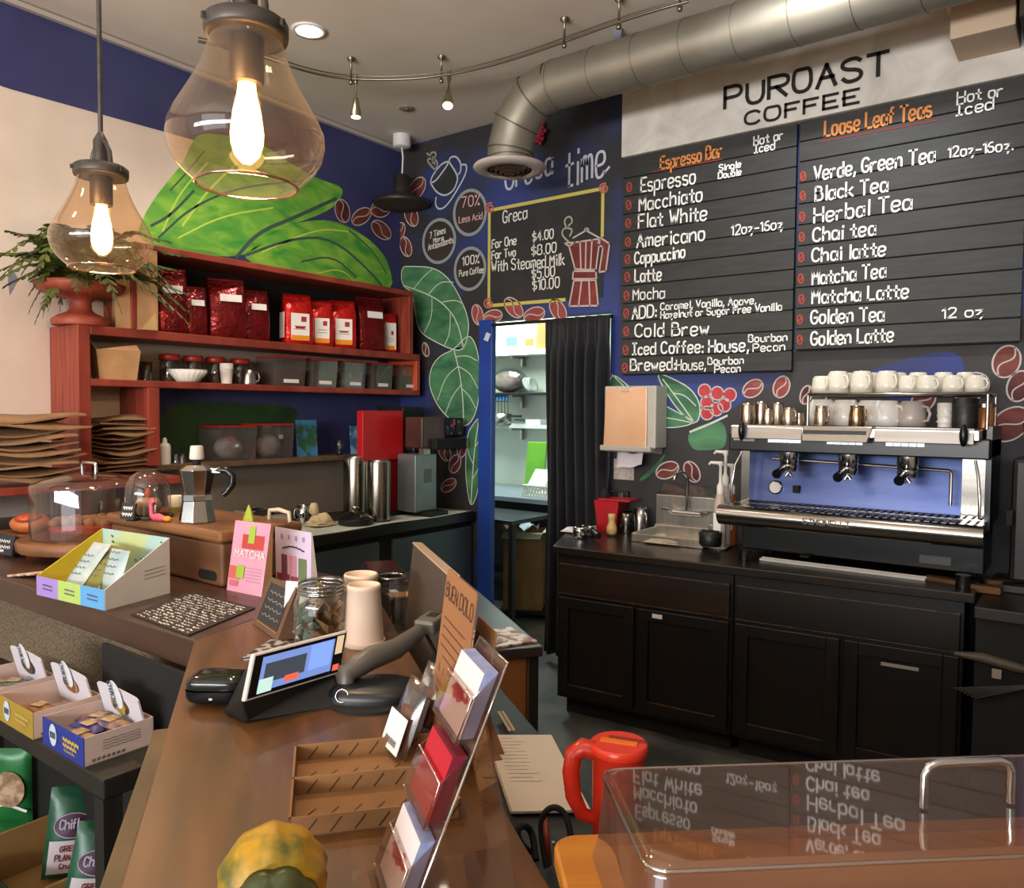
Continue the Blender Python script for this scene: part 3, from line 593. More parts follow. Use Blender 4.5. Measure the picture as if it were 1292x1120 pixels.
# ---- bags of coffee on the top tier
m_foil = M('dark_red_foil', '5e0f12', '84191a', .22, .55, scale=9, bump=.7, bscale=28); m_foil2 = M('bright_red_foil', 'b01414', 'd02018', .25, .4, scale=9, bump=.5, bscale=30)
m_label = M('white_label', 'e6e0da', rough=.7)
def pouch(b, w, d, h, m=0, lean=0):
    """a stood-up pouch along y, facing +x: flat base, bulging middle, pinched top"""
    rings = []
    for z, kw, kd in ((0,.94,.9),(.04,1,1),(.35,1.0,1.04),(.6,.98,.9),(.78,.97,.55),(.88,.98,.22),(.93,.97,.10),(1,.98,.08)):
        rings.append([(x*d*kd/2+lean*z*h, y*w*kw/2, z*h) for x, y in ((1,-.85),(1.05,-.3),(1.05,.3),(1,.85),(.75,1),(0,.97),(-.75,1),(-1,.85),(-1.05,0),(-1,-.85),(-.75,-1),(0,-.97),(.75,-1))])
    n = 13; vs = [p for r in rings for p in r]
    b.add(vs, [(j*n+i, j*n+(i+1)%n, (j+1)*n+(i+1)%n, (j+1)*n+i) for j in range(len(rings)-1) for i in range(n)]+[list(range(n))[::-1], list(range(7*n, 8*n))], m, True)
    return b
def place_bag(x0, x1, yt, ybm, kind, label, X=-3.97, z=ZM, grp='coffee bags on the top shelf'):
    cx = (x0+x1)/2; p = xx(cx, ybm, X); p.z = z; w = px(x1-x0, p)*1.08; h = px(ybm-yt, p)*1.02; rz = math.atan2(-p.y, -p.x)*0+random.uniform(-.25,.05)
    t = thing('coffee_bag', label, 'coffee bag', (p.x, p.y, z), rz-.25, grp)
    if kind == 'foil' or kind == 'foil2':
        pouch(B(), w, w*.55, h).obj('bag', m_foil, t)
        B().cb((w*.275*1.0, w*.08, h*.66), (.006, w*.55, h*.12), 0, ry=-.16).obj('label', m_label, t, 'white paper label')
        B().cb((0, 0, h*.965), (w*.10, w*.9, h*.03)).obj('top_seal', m_foil, t)
    else:
        pouch(B(), w, w*.62, h).obj('bag', m_foil2, t)
        b = B()
        if kind != 'slim': b.cb((w*.326, 0, h*.36), (.004, w*.62, h*.50), 0); b.cb((w*.0, -w*.5, h*.38), (w*.42, .004, h*.5), 0)
        else: b.cb((w*.326, 0, h*.42), (.004, w*.8, h*.66), 0)
        b.obj('label', m_label, t, 'white printed front label')
        b = B(); b.cb((w*.332, 0, h*.13), (.004, w*.6, h*.10), 0); b.obj('stripe', M('amber_stripe', 'e08a18', rough=.5), t, 'yellow orange stripe')
        b = B(); b.cb((w*.331, w*.12, h*.5), (.004, w*.18, h*.10), 1); b.cb((w*.331, 0, h*.36), (.004, w*.4, h*.015), 0); b.cb((w*.331, 0, h*.30), (.004, w*.45, h*.012), 0); b.obj('print', [M('grey_print', '8a8580', rough=.8), M('crimson_print', 'a02428', rough=.7)], t)
    return t
place_bag(194, 233, 339, 420, 'foil', 'tallest dark red foil coffee bag, next to the brown paper bag')
place_bag(233, 259, 361, 422, 'foil', 'narrow dark red foil coffee bag, second from the left on the top shelf')
place_bag(263, 307, 354, 428, 'foil', 'dark red foil coffee bag with glossy creased top, third from the left')
place_bag(306, 337, 369, 432, 'foil', 'plain dark red foil coffee bag, fourth from the left on the top shelf')
place_bag(357, 392, 374, 436, 'white', 'first red and white coffee bag with amber stripe, after the gap')
place_bag(391, 418, 381, 438, 'white', 'second red and white coffee bag, middle of the three')
place_bag(416, 447, 381, 440, 'white', 'third red and white coffee bag with orange top, beside a foil bag')
place_bag(448, 483, 377, 444, 'foil', 'dark red foil coffee bag right of the red and white bags')
place_bag(483, 499, 397, 446, 'slim', 'slim white coffee bag with orange foot, rightmost on the top shelf')
# ---- brown paper bag standing at the left end, urn with fern on the upright
p = xx(170, 408, -3.93); p.z = ZM
t = thing('paper_bag', 'open brown paper bag standing between the red urn and the foil bags', 'paper bag', p, -.3)
w, h = px(48, p), px(100, p); b = B()
b.add([(-.06,-w/2,0),(.06,-w/2,0),(.06,w/2,0),(-.06,w/2,0),(-.05,-w*.46,h),(.05,-w*.46,h),(.055,w*.5,h),(-.05,w*.5,h),(.03,w*.42,h*.25),(.03,w*.44,h*.8)],
  [(0,3,2,1),(0,1,5,4),(1,2,6,5),(3,0,4,7),(2,8,9,6),(2,3,8),(3,7,9,8),(6,9,7)]); b.obj('bag', m_kraft, t, solid=.003)
b = B(); b.poly([(.062,w*.1,.002),(.063,w*.48,.002),(.062,w*.45,h*.22)]); b.obj('folded_corner', M('kraft_light', 'c29a62', rough=.8), t, solid=.002)
p = V((-4.0, (ya+yb)/2+.07, ZM+.0)); p = xx(102, 402, -3.98); p.z = ZM
t = thing('potted_fern', 'leafy green fern in a red carved pedestal urn on top of the shelf upright', 'fern', p)
prof = [(.125,0),(.130,.015),(.128,.03),(.10,.05),(.062,.066),(.05,.08),(.048,.115),(.055,.13),(.095,.142),(.155,.152),(.19,.172),(.196,.20),(.19,.205),(.17,.20),(.05,.175)]
B().lathe(prof, n=48, wob=lambda a, z: 1+(.025*abs(math.sin(9*a)) if z > .15 else 0)).obj('urn', M('terracotta_red_paint', '8a3a28', 'a24a34', .55, scale=12, bump=.1), t)
B().lathe([(.185,.19),(.12,.215),(.01,.225)], n=24).obj('soil', M('potting_soil', '2c2018', rough=.95), t)
random.seed(11); b = B()
for k in range(95):
    a = 2*PI*k/95*7.1+random.uniform(-.2,.2); L = random.uniform(.26,.52); up = random.uniform(.06,.30); dr = random.uniform(.0,.28)
    if math.cos(a) < -.25: L *= .45
    ca, sa = math.cos(a), math.sin(a); pts = []
    for i in range(15):
        s = i/14; pts.append(V((max(-.145, ca*L*s), sa*L*s, .20+up*math.sin(min(1,s*1.25)*PI*.62)-dr*s*s)))
    b.tube(pts, [.004*(1-.7*i/14) for i in range(15)], 4, 1)
    side = V((-sa, ca, 0))
    for i in range(1, 15):
        c = pts[i]; tdir = (pts[i]-pts[i-1]).normalized(); wl = .066*math.sin(PI*min(1, .16+i/15.5))
        for sg in (1, -1):
            e = c+side*sg*wl+tdir*.016+V((0,0,-.012)); e.x = max(e.x, -.165); wv = tdir*.015
            b.add([c-wv, c+wv, e*.6+c*.4+wv*1.1, e, e*.6+c*.4-wv*1.1], [(0,1,2,3,4)], 0)
b.obj('fronds', [M('fern_green', '3e4a1e', '66702c', .6, scale=14), M('fern_stem', '4a4222', rough=.6)], t)
# ---- blue diamond hung under the fern (painted on wall)
B().poly(LWp([(10,352),(14,336),(22,352),(12,372)], .003)).obj('painted_diamond', M('slate_blue_paint', '8288a0', rough=.8), wall_left, 'small grey blue diamond painted on the cream wall')
# ---- lower tier goods
X2 = -3.96
def on(x, y, X, z): p = xx(x, y, X); p.z = z; return p
p = on(146, 490, -3.95, ZL); t = thing('kraft_takeout_box', 'open kraft takeout box with raised flaps at the left of the lower shelf', 'takeout box', p, -.25)
w, h = px(50, p), px(36, p); b = B(); b.add([(-.06,-w*.42,0),(.06,-w*.42,0),(.06,w*.42,0),(-.06,w*.42,0),(-.075,-w*.5,h),(.075,-w*.5,h),(.075,w*.5,h),(-.075,w*.5,h)], [(0,3,2,1),(0,1,5,4),(1,2,6,5),(2,3,7,6),(3,0,4,7)])
b.obj('box_body', m_kraft, t, solid=.003)
b = B(); b.add([(.075,-w*.5,h),(.075,w*.5,h),(.06,w*.42,h*1.22),(.055,-w*.1,h*1.1)], [(0,1,2,3)]); b.add([(-.075,-w*.5,h),(.075,-w*.5,h),(.03,-w*.62,h*1.35),(-.06,-w*.62,h*1.4)], [(0,1,2,3)]); b.obj('flap', m_kraft, t, solid=.003)
p = on(184, 487, X2, ZL); t = thing('drinking_glass', 'empty clear drinking glass beside the kraft takeout box', 'glass', p)
B().lathe([(.028,0),(.034,.1),(.032,.1),(.026,.006),(.001,.006)], n=20).obj('glass_wall', thin('tumbler_glass', 'd8dcd8', base=.1), t)
m_lid = M('red_lid_plastic', '8c2018', 'a02a20', .35, scale=9); m_jar = thin('jar_glass', 'dedcd8', base=.08); m_fill = M('dark_tea', '3a2c22', '6a5038', .8, scale=40)
jar0 = None
for x, lab in ((214, 'first red lidded glass jar behind the white bowl stack'), (244, 'second red lidded glass jar, right above the white bowls'), (272, 'third red lidded glass jar, behind the white paper cups'), (303, 'fourth red lidded glass jar, behind the steel pitcher')):
    p = on(x, 488, -4.03, ZL)
    if jar0 is None:
        jar0 = t = thing('storage_jar', lab, 'jar', p, 0, 'red lidded jars on the lower shelf')
        B().lathe([(.05,0),(.053,.01),(.053,.105),(.045,.125)], n=24, close=False).obj('glass_body', m_jar, t)
        B().lathe([(.048,.003),(.049,.06),(.001,.065)], n=20).obj('contents', m_fill, t)
        B().lathe([(.05,.118),(.054,.12),(.054,.148),(.048,.152)], n=24).obj('lid', m_lid, t)
    else: dup(jar0, p, 0, lab)
p = on(237, 491, -3.93, ZL); t = thing('bowl_stack', 'white fluted paper filters nested in a stack in front of the red lidded jars', 'paper filters', p)
b = B()
for k in range(3): b.lathe([(.045,.0+k*.006),(.055,.006+k*.006),(.095,.055+k*.006)], n=60, close=False, wob=lambda a, z: 1+.035*math.sin(20*a))
b.obj('filters', M('filter_white', 'ece8de', rough=.8), t, solid=.002)
p = on(286, 492, -3.93, ZL); t = thing('paper_cup_stack', 'short stack of white paper cups on the lower shelf beside the steel pitcher', 'paper cups', p)
m_cup = M('paper_cup_white', 'e9e2d8', rough=.6)
for k in range(3): B().lathe([(.028,.0),(.036,.085),(.038,.087),(.036,.09),(.034,.088),(.027,.004)], (0,0,k*.012), 20).obj('cup', m_cup, t)
p = on(314, 493, -3.93, ZL); t = thing('milk_pitcher', 'small stainless milk pitcher with handle on the lower shelf', 'pitcher', p)
B().lathe([(.040,0),(.042,.01),(.036,.05),(.034,.085),(.032,.085),(.033,.05),(.038,.006)], n=24).obj('body', m_steel, t)
B().tube([(0,.034,.075),(.005,.06,.07),(.008,.066,.045),(.004,.06,.02),(0,.04,.018)], .005, 8).obj('handle', m_steel, t)
m_bin = thin('clear_bin', 'dcd8d6', .05, .12, haze=.10)
for x0, x1, lab, col in ((333,377,'first clear bin of red packets after the steel pitcher','7a3030'),(379,417,'second clear bin on the lower shelf, dark stock inside','5a4a44'),(419,453,'third clear bin on the lower shelf, pale packets near its top','8a8890'),(455,487,'fourth clear bin on the lower shelf, dark grey stock','4a4648'),(491,521,'fifth clear bin with red rim against the orange end panel','3e3a3c')):
    p = on((x0+x1)/2, 496, -4.0, ZL); w = px(x1-x0, p)*1.02
    t = thing('storage_bin', lab, 'storage bin', p, 0, 'clear bins on the lower shelf'); h = .165
    b = B(); b.add([(-.09,-w*.47,0),(.09,-w*.47,0),(.09,w*.47,0),(-.09,w*.47,0),(-.1,-w/2,h),(.1,-w/2,h),(.1,w/2,h),(-.1,w/2,h)], [(0,3,2,1),(0,1,5,4),(1,2,6,5),(2,3,7,6),(3,0,4,7)]); b.obj('tub', m_bin, t)
    B().box(-.1,-w/2,h,.1,w/2,h+.014).obj('lid', m_lid, t, bevel=.003)
    B().box(-.085,-w*.44,.004,.082,w*.44,h*.62).obj('contents', M('bin_stock_'+col, col, '4e4644', .8, scale=30, lo=.3, hi=.6), t)
    B().cb((.097,0,.03), (.003,w*.5,.022)).obj('label', m_label, t, 'white label')
# ---- narrow shelf goods
p = on(208, 584, -3.95, ZS); t = thing('squeeze_bottle', 'white squeeze bottle at the left end of the narrow shelf', 'bottle', p)
B().lathe([(.03,0),(.03,.09),(.026,.105),(.012,.115),(.012,.13),(.005,.14)], n=20).obj('bottle', M('bottle_white', 'ddd8cc', rough=.5), t)
for x, lab in ((222,'left small shot glass on the narrow shelf by the white bottle'),(230,'right small shot glass on the narrow shelf by the white bottle')):
    p = on(x, 585, -3.95, ZS); o = tag(B().lathe([(.016,0),(.02,.05),(.018,.05),(.014,.005)], n=16).obj('shot_glass', thin('shot_glass_clear', 'e6e8e6', base=.15)), lab, 'shot glass'); o.location = p
for x0, x1, lab in ((262,314,'wide clear bin with red lid holding a crumpled bag, behind the moka pot'),(315,361,'clear bin with red lid at the middle of the narrow shelf')):
    p = on((x0+x1)/2, 580, -4.02, ZS); w = px(x1-x0, p); h = px(41, p)
    t = thing('storage_bin', lab, 'storage bin', p, 0, 'clear bins on the narrow shelf')
    b = B(); b.add([(-.1,-w*.47,0),(.1,-w*.47,0),(.1,w*.47,0),(-.1,w*.47,0),(-.11,-w/2,h),(.11,-w/2,h),(.11,w/2,h),(-.11,w/2,h)], [(0,3,2,1),(0,1,5,4),(1,2,6,5),(2,3,7,6),(3,0,4,7)]); b.obj('tub', m_bin, t)
    B().box(-.11,-w/2,h,.11,w/2,h+.012).obj('lid', m_lid, t, bevel=.003)
    b = B(); b.ball((.0,.0,h*.38), (.07,w*.36,h*.36), 0, 12, 8); b.obj('contents', M('crumpled_plastic', '9a9490', 'c0bab4', .4, scale=20, bump=.8), t)
    B().cb((.1, -w*.2 if x0 < 300 else .02, h*.66), (.003,.03,.025)).obj('tag', M('orange_tag', 'd0683a', rough=.6) if x0 < 300 else m_label, t, 'small tag on the front')
for x0, x1, y0, y1, col, c2, lab in ((372,402,531,577,'2e5a3a','3a7aa0','small picture card of plants and sky on the narrow shelf'),(440,462,543,578,'3a6a90','7aa8c0','small blue picture card on the narrow shelf beside the red grinder')):
    p = on((x0+x1)/2, y1+2, -3.98, ZS); w = px(x1-x0, p); h = px(y1-y0, p); t = thing('picture_card', lab, 'card', p, -.1)
    b = B(); b.cb((0,0,h/2), (.004,w,h), 0, 0, 0, -.08); b.obj('card', M('card_art_'+col, col, c2, .4, scale=16, lo=.45, hi=.55), t)
    B().cb((-.03,0,h*.3), (.05,.01,h*.6)).obj('easel_back', m_dark, t)
p = on(428, 579, -3.95, ZS); t = thing('drinking_glass', 'clear stemmed glass at the right of the narrow shelf', 'glass', p)
B().lathe([(.026,0),(.024,.004),(.006,.008),(.012,.03),(.028,.05),(.03,.1),(.028,.1)], n=20).obj('bowl', MATS['tumbler_glass'], t)
# ---- flat folded paper bags in stacks: one mesh per bag
m_bagp = M('folded_bag_paper', '8a6848', 'a07c58', .85, scale=7, bump=.2)
def bagstack(x, yb_, X, z, w, d, n, dz, name, where, group, seed):
    random.seed(seed); p = xx(x, yb_, X); zz = z
    for i in range(n):
        o = B(); ww, dd, th = w*random.uniform(.84,1.04), d*random.uniform(.85,1.02), dz*random.uniform(.55,.9)
        ph = random.uniform(0,6); am = dz*.62
        def f(u, v, top, ww=ww, dd=dd, th=th, ph=ph, am=am): return V(((u-.5)*dd, (v-.5)*ww, am*math.sin(4.3*v+ph)*math.cos(3.3*u+ph)+am+(th if top else 0)*(.35+.65*math.sin(PI*min(1,max(0,v))**.8)*math.sin(PI*min(1,max(.05,u)))**.4)))
        nu, nv = 5, 9
        vt = [f(i_/nu, j/nv, 1) for j in range(nv+1) for i_ in range(nu+1)]; vb = [f(i_/nu, j/nv, 0) for j in range(nv+1) for i_ in range(nu+1)]
        N_ = (nu+1)*(nv+1); fs = []
        for j in range(nv):
            for k in range(nu):
                a = j*(nu+1)+k; fs += [(a,a+1,a+nu+2,a+nu+1), (N_+a,N_+a+nu+1,N_+a+nu+2,N_+a+1)]
        rim = [k for k in range(nu+1)]+[j*(nu+1)+nu for j in range(1,nv+1)]+[nv*(nu+1)+k for k in range(nu-1,-1,-1)]+[j*(nu+1) for j in range(nv-1,0,-1)]
        fs += [(rim[k], N_+rim[k], N_+rim[(k+1)%len(rim)], rim[(k+1)%len(rim)]) for k in range(len(rim))]
        o.add(vt+vb, fs, 0, False)
        ob = o.obj(name, m_bagp); pos = 'topmost of' if i == n-1 else 'lowest of' if i == 0 else ['second','third','fourth','fifth','sixth','seventh','eighth','ninth','tenth','eleventh'][i-1]+' from the bottom in'
        tag(ob, f'brown paper bag, {pos} {where}', 'paper bag', group)
        ob.location = (p.x+random.uniform(-.02,.02), p.y+random.uniform(-.02,.02), zz); ob.rotation_euler = (random.uniform(-.03,.03), random.uniform(-.02,.02), random.uniform(-.12,.12)); zz += dz
bagstack(30, 598, -3.77, ZS-.035, px(122, (-3.7,1.5,1.3)), .28, 10, .0285, 'folded_paper_bag', 'the wide stack left of the upright', 'brown bags stacked left of the upright', 5)
bagstack(153, 592, -4.0, ZS-.035, px(64, (-3.9,2,1.3)), .26, 12, .0232, 'folded_paper_bag', 'the narrow stack inside the shelves', 'brown bags stacked inside the shelf unit', 6)
# ---- back counter along the left wall
XC = -3.42
t = thing('undercounter_fridge', 'low grey steel refrigerated counter along the left wall', 'counter', (-3.8, 3.1, 0))
B().box(XL+.02, 1.75, .84, XC, 4.185, .90).obj('worktop', M('worktop_black_edge', '1c1a18', rough=.35), t, 'black edged worktop', world=True, bevel=.004)
B().box(XL+.03, 1.80, .08, XC-.05, 4.18, .84).obj('carcass', m_dark, t, world=True)
m_grey = M('grey_blue_door', '56636a', '4a565c', .4, .3, scale=3)
for y0, y1 in ((1.82, 2.62), (2.64, 3.30), (3.42, 4.17)): B().box(XC-.05, y0, .12, XC-.025, y1, .80).obj('door', m_grey, t, world=True, bevel=.004)
m_mat = M('white_paper_liner', 'cfd0c6', 'b8bdb4', .7, scale=6)
b = B(); b.grid(lambda u, v: V((XC-.005-u*.36-.02*math.sin(v*9)*u, 2.35+v*1.8, .9025+.003*math.sin(14*v+3*u)+.003)), 6, 24); tag(b.obj('paper_liner', m_mat, solid=.002), 'wrinkled white paper liner spread on the back counter edge', 'paper liner')
m_urn = M('urn_steel', 'aaa294', '8f877a', .22, 1, scale=2, st=(6, 6, .3))
for x, lab in ((459,'left tall stainless coffee urn on the back counter'),(489,'right tall stainless coffee urn, against the red grinder')):
    p = hz(x, 655 if x < 470 else 660, .9); p = V((p.x-.08, p.y, .903)); r = px(15.0, p); h = px(76, p)
    t = thing('coffee_urn', lab, 'coffee urn', p, 0, 'steel urns on the back counter')
    B().lathe([(r,.012),(r,h-.01),(r*.97,h)], n=32).obj('body', m_urn, t); B().lathe([(r*1.02,0),(r*1.02,.014)], n=32).obj('base_ring', m_dark, t)
    B().lathe([(r*.9,h),(r*.85,h+.012),(.02,h+.016)], n=24).obj('lid', m_steel, t)
# red bulk grinder
p = V((-3.80, 3.83, .903)); t = thing('coffee_grinder', 'tall red bulk coffee grinder with black face and round knob', 'coffee grinder', p)
m_rg = M('grinder_red', 'c01c22', 'b0181e', .35, scale=3)
y0 = y_of(458, 580, -3.72)-p.y; y1 = y_of(509, 580, -3.72)-p.y; z0 = xx(480, 581, -3.72).z-p.z; z1 = xx(480, 518, -3.72).z-p.z
B().box(.02, y0, z0, .08, y1, z1).obj('hopper_housing', m_rg, t, bevel=.006)
y2 = y_of(533, 580, -3.72)-p.y
B().box(-.18, y1+.002, z0-.02, .075, y2, z1+.03).obj('motor_face', m_black, t, 'black motor face', bevel=.006)
q = xx(522, 562, -3.70)-p; B().at(MX.Translation(q) @ MX.Rotation(PI/2,4,'Y')).lathe([(.05,-.03),(.055,0),(.05,.02),(.02,.03)], n=24).obj('knob', M('knob_dark', '2a2826', rough=.3), t)
B().tube([q+V((.03,-.06,.08)), q+V((.035,-.05,.0)), q+V((.03,-.02,-.06))], .006, 8).obj('lever', m_chrome, t)
ya_ = y_of(503, 600, -3.72)-p.y; yb_ = y_of(523, 600, -3.72)-p.y
B().box(-.15, ya_-.08, .02, .07, yb_, z0-.005).obj('column', M('grinder_deep_red', '8e1519', rough=.35), t, 'dark red column', bevel=.005)
B().box(.02, yb_-.01, .22, .085, yb_+.05, z0-.02).obj('chute', m_dark, t); B().box(-.18, y0+.05, 0, .14, y2, .022).obj('foot_plate', m_black, t, bevel=.004)
# silver espresso grinder
p = V((-3.56, 3.93, .903)); t = thing('espresso_grinder', 'silver espresso grinder with brown hopper and small screen by the corner', 'coffee grinder', p)
pa = lambda x, y: xx(x, y, -3.50)-p
a, c = pa(526, 640), pa(553, 572); B().box(-.12, a.y, .03, .05, c.y, c.z).obj('body', M('grinder_silver', '8d9696', '7d8686', .35, .6, scale=4), t, bevel=.01)
a, c = pa(533, 566), pa(562, 526); B().box(-.1, a.y, a.z, .06, c.y, c.z).obj('hopper', M('smoked_brown_hopper', '3c2622', '54342c', .2, scale=5), t, bevel=.01)
a, c = pa(562, 550), pa(586, 527); so = B().box(-.08, a.y, a.z, .055, c.y, c.z).obj('display_head', m_black, t, bevel=.006)
B().box(.056, a.y+.012, a.z+.012, .058, c.y-.01, c.z-.01).obj('screen', M('screen_print', '20242c', '6a7078', .2, scale=30, lo=.55, hi=.6), so); B().cb((.06, (a.y+c.y)/2-.02, (a.z+c.z)/2+.015), (.002, .05, .02), rx=.5).obj('screen_mark', M('screen_red', 'c83a30', rough=.4), so)
a, c = pa(545, 567), pa(583, 552); B().box(-.06, a.y, a.z, .10, c.y, c.z).obj('spout', m_dark, t, bevel=.008); a, c = pa(537, 583), pa(545, 562); B().box(-.0, a.y, .58*0+c.z-.18, .045, c.y, c.z).obj('fork', m_steel, t)
B().box(-.14, a.y-.02, 0, .12, a.y+.16, .03).obj('base', m_black, t, bevel=.004); a = pa(541, 600); B().cb((.052, a.y, a.z), (.003,.07,.09)).obj('badge', M('grey_badge', '5c6464', rough=.4), t)
# small things on the back counter
p = hz(449, 662, .905); t = thing('frying_pan', 'round black pan with wire lid on the back counter before the urns', 'pan', p)
r = px(23, p); B().lathe([(r*.9,0),(r,.035),(r*1.02,.04),(r*.97,.04),(r*.86,.006)], n=32).obj('pan', m_black, t); B().lathe([(r*.95,.04),(r*.6,.07),(r*.2,.082)], n=32).obj('lid', M('dark_glass_lid', '1e1d1c', rough=.15), t); B().lathe([(.01,.08),(.01,.09),(.022,.1),(.02,.11)], n=16).obj('lid_knob', m_chrome, t)
p = hz(383, 661, .905); t = thing('milk_pitcher', 'polished steel milk pitcher beside the cream towel on the back counter', 'pitcher', p)
B().lathe([(.05,0),(.052,.012),(.046,.07),(.043,.115),(.04,.115),(.042,.07)], n=28).obj('body', m_chrome, t); B().tube([(.0,-.044,.1),(.01,-.075,.095),(.012,-.08,.05),(.0,-.052,.03)], .005, 8).obj('handle', m_chrome, t)
random.seed(4); p = hz(404, 664, .905); b = B()
def rag(b, w, d, h, n=3, m=0):
    for k in range(n):
        ph = random.uniform(0,6); b.grid(lambda u, v: V(((u-.5)*d*(1-.1*k), (v-.5)*w*(1-.12*k), .004+h*(k+1)/n*(.35+.65*math.sin(PI*u)**.6*math.sin(PI*v)**.5)*(.8+.25*math.sin(7*v+ph)*math.cos(5*u+ph)))), 10, 12, m)
    return b
o = tag(rag(B(), .15, .13, .09).obj('towel', M('cream_towel', 'd8c69c', 'c4b085', .9, scale=20, bump=.4), solid=.004), 'crumpled cream towel heaped on the back counter', 'towel'); o.location = p
o = tag(B().lathe([(.022,0),(.03,.02),(.024,.05),(.018,.065)], n=12).obj('towel_twist', MATS['cream_towel']), 'rolled cream cloth end standing on the crumpled towel', 'towel'); o.location = p+V((-.02,-.03,.075))
p = hz(350, 663, .905); t = thing('power_brick', 'small grey box with two dark sockets on the back counter', 'box', p, -.2); B().box(-.05,-.06,0,.05,.06,.06).obj('case', M('case_grey', '9a978c', rough=.5), t, bevel=.006); B().box(.05,-.02,.02,.053,-.008,.04).obj('socket', m_dark, t); B().box(.05,.008,.02,.053,.02,.04).obj('socket', m_dark, t)
p = hz(327, 662, .905); t = thing('black_cloth', 'dark crumpled cloth lying behind the pink package', 'cloth', p); rag(B(), .26, .16, .10).obj('cloth', m_dark, t, solid=.004)
p = V((-4.05, xx(320, 640, -4.05).y, .9005)); t = thing('tissue_box', 'pale grey box at the back of the left counter behind the moka pot', 'box', p, 0); B().box(-.06,-.1,0,.06,.1,.09).obj('carton', M('carton_grey', 'a8a294', rough=.6), t, bevel=.005); B().box(-.03,-.05,.09,.03,.05,.094).obj('slot', m_dark, t)
# ================================================================ KITCHEN BEHIND THE DOORWAY
YK = 5.95
m_kw = M('kitchen_wall_paint', 'd6dccb', 'cdd4c2', .6, scale=2)
struct(B().box(-5.5, YK, 0, -2.2, YK+.1, 2.8).obj('wall_kitchen_back', m_kw)); struct(B().box(-5.6, YB+.1, 0, -5.5, YK, 2.8).obj('wall_kitchen_left', m_kw))
struct(B().box(-2.3, YB+.1, 0, -2.2, YK, 2.8).obj('wall_kitchen_right', m_kw)); struct(B().box(-5.6, YB+.1, 2.75, -2.2, YK+.1, 2.85).obj('ceiling_kitchen', m_kw))
K = lambda x, y, Y=5.75: yy(x, y, Y)
m_shw = M('shelf_white', 'e2e6dc', rough=.5)
shz = []
for i, (y, lab, th, mt) in enumerate(((441,'top white kitchen shelf seen through the doorway',.05,m_shw),(495,'dark edged middle kitchen shelf seen through the doorway',.02,m_black),(536,'white lower kitchen shelf seen through the doorway',.03,m_shw))):
    z = K(650, y, 5.7).z; shz.append(z); t = thing('kitchen_shelf', lab, 'shelf', (-4.4, YK-.13, z)); B().box(-.9,-.12,-th,.9,.125,0).obj('board', mt, t, bevel=.003)
    for x in (-.5, .1, .6): B().box(x, .08, -.14, x+.02, .125, -th).box(x, -.08, -th-.02, x+.02, .1, -th).obj('bracket', m_steel, t)
def KI(x, z, Y=5.8): p = yy(x, 500, Y); p.z = z; return p
def kbox(x0, x1, h, z, name, label, cat, mat, mat2=None, d=.12, grp=None):
    p = KI((x0+x1)/2, z); w = px(x1-x0, p)*1.1; t = thing(name, label, cat, p, .3, grp); B().box(-w/2,-d/2,0,w/2,d/2,h).obj('carton', mat, t, bevel=.004)
    if mat2: B().box(-w*.3,-d/2-.003,h*.25,w*.3,-d/2,h*.75).obj('print', mat2, t)
kbox(622, 634, .10, shz[0], 'carton', 'plain white carton at the left end of the top kitchen shelf', 'box', m_white)
kbox(637, 659, .16, shz[0], 'carton', 'white carton with round blue mark on the top kitchen shelf', 'box', M('carton_white', 'dfe6ea', rough=.6), M('blue_mark', '5a7a98', rough=.6))
kbox(661, 678, .13, shz[0], 'carton', 'white and orange carton on the top kitchen shelf', 'box', M('carton_cream', 'e6dccb', rough=.6), M('orange_print', 'c87838', rough=.6))
kbox(679, 690, .24, shz[0], 'carton', 'amber carton half behind the curtain on the top kitchen shelf', 'box', M('amber_carton', 'c08a4a', rough=.6))
p = KI(640, shz[1]); t = thing('bulk_bag', 'clear bag of brown stock on the middle kitchen shelf', 'bag', p)
b = B(); b.ball((0,0,.1), (.15,.08,.10), 0, 16, 10); b.obj('contents', M('brown_stock', '8a6a5a', 'a8887a', .8, scale=20), t); B().ball((.02,0,.115), (.2,.09,.115), 0, 16, 10).obj('bag', thin('bag_film', 'e2e8e8', .1, .15), t)
p = KI(667, shz[1]); t = thing('plate_stack', 'white dishes leaning on the middle kitchen shelf', 'dishes', p); b = B()
for k in range(3): b.at(MX.Translation((-.02+.03*k,0,.07)) @ MX.Rotation(1.2,4,'Y')).lathe([(.0,-.004),(.045,-.002),(.07,.012),(.068,.014),(.043,.002),(0,0)], n=24)
b.obj('dishes', m_white, t)
p = KI(631, shz[1]-.02, 5.72); t = thing('wire_basket', 'small dark wire rack hanging under the middle kitchen shelf', 'wire rack', p); b = B()
for k in range(6): b.tube([(-.09+.036*k,0,0),(-.09+.036*k,0,-.2)], .004, 5)
for z in (0,-.06,-.2): b.tube([(-.09,0,z),(.09,0,z)], .005, 5)
b.obj('wires', M('blue_black_wire', '26303c', rough=.5), t); B().box(-.09,.004,-.05,.085,.008,-.005).obj('blue_strip', M('blue_strip', '3a7ab8', rough=.5), t, 'blue label strip')
p = KI(672, shz[2]); t = thing('tray_stack', 'flat trays and papers on the lower kitchen shelf', 'trays', p); B().box(-.16,-.1,0,.16,.1,.012).obj('tray', m_white, t); B().cb((-.04,0,.035), (.22,.16,.01), 0, .2, 0, .12).obj('lid', M('dark_tray', '3a4248', rough=.5), t); B().box(-.02,-.08,.013,.14,.08,.05).obj('towels', m_white, t, bevel=.004)
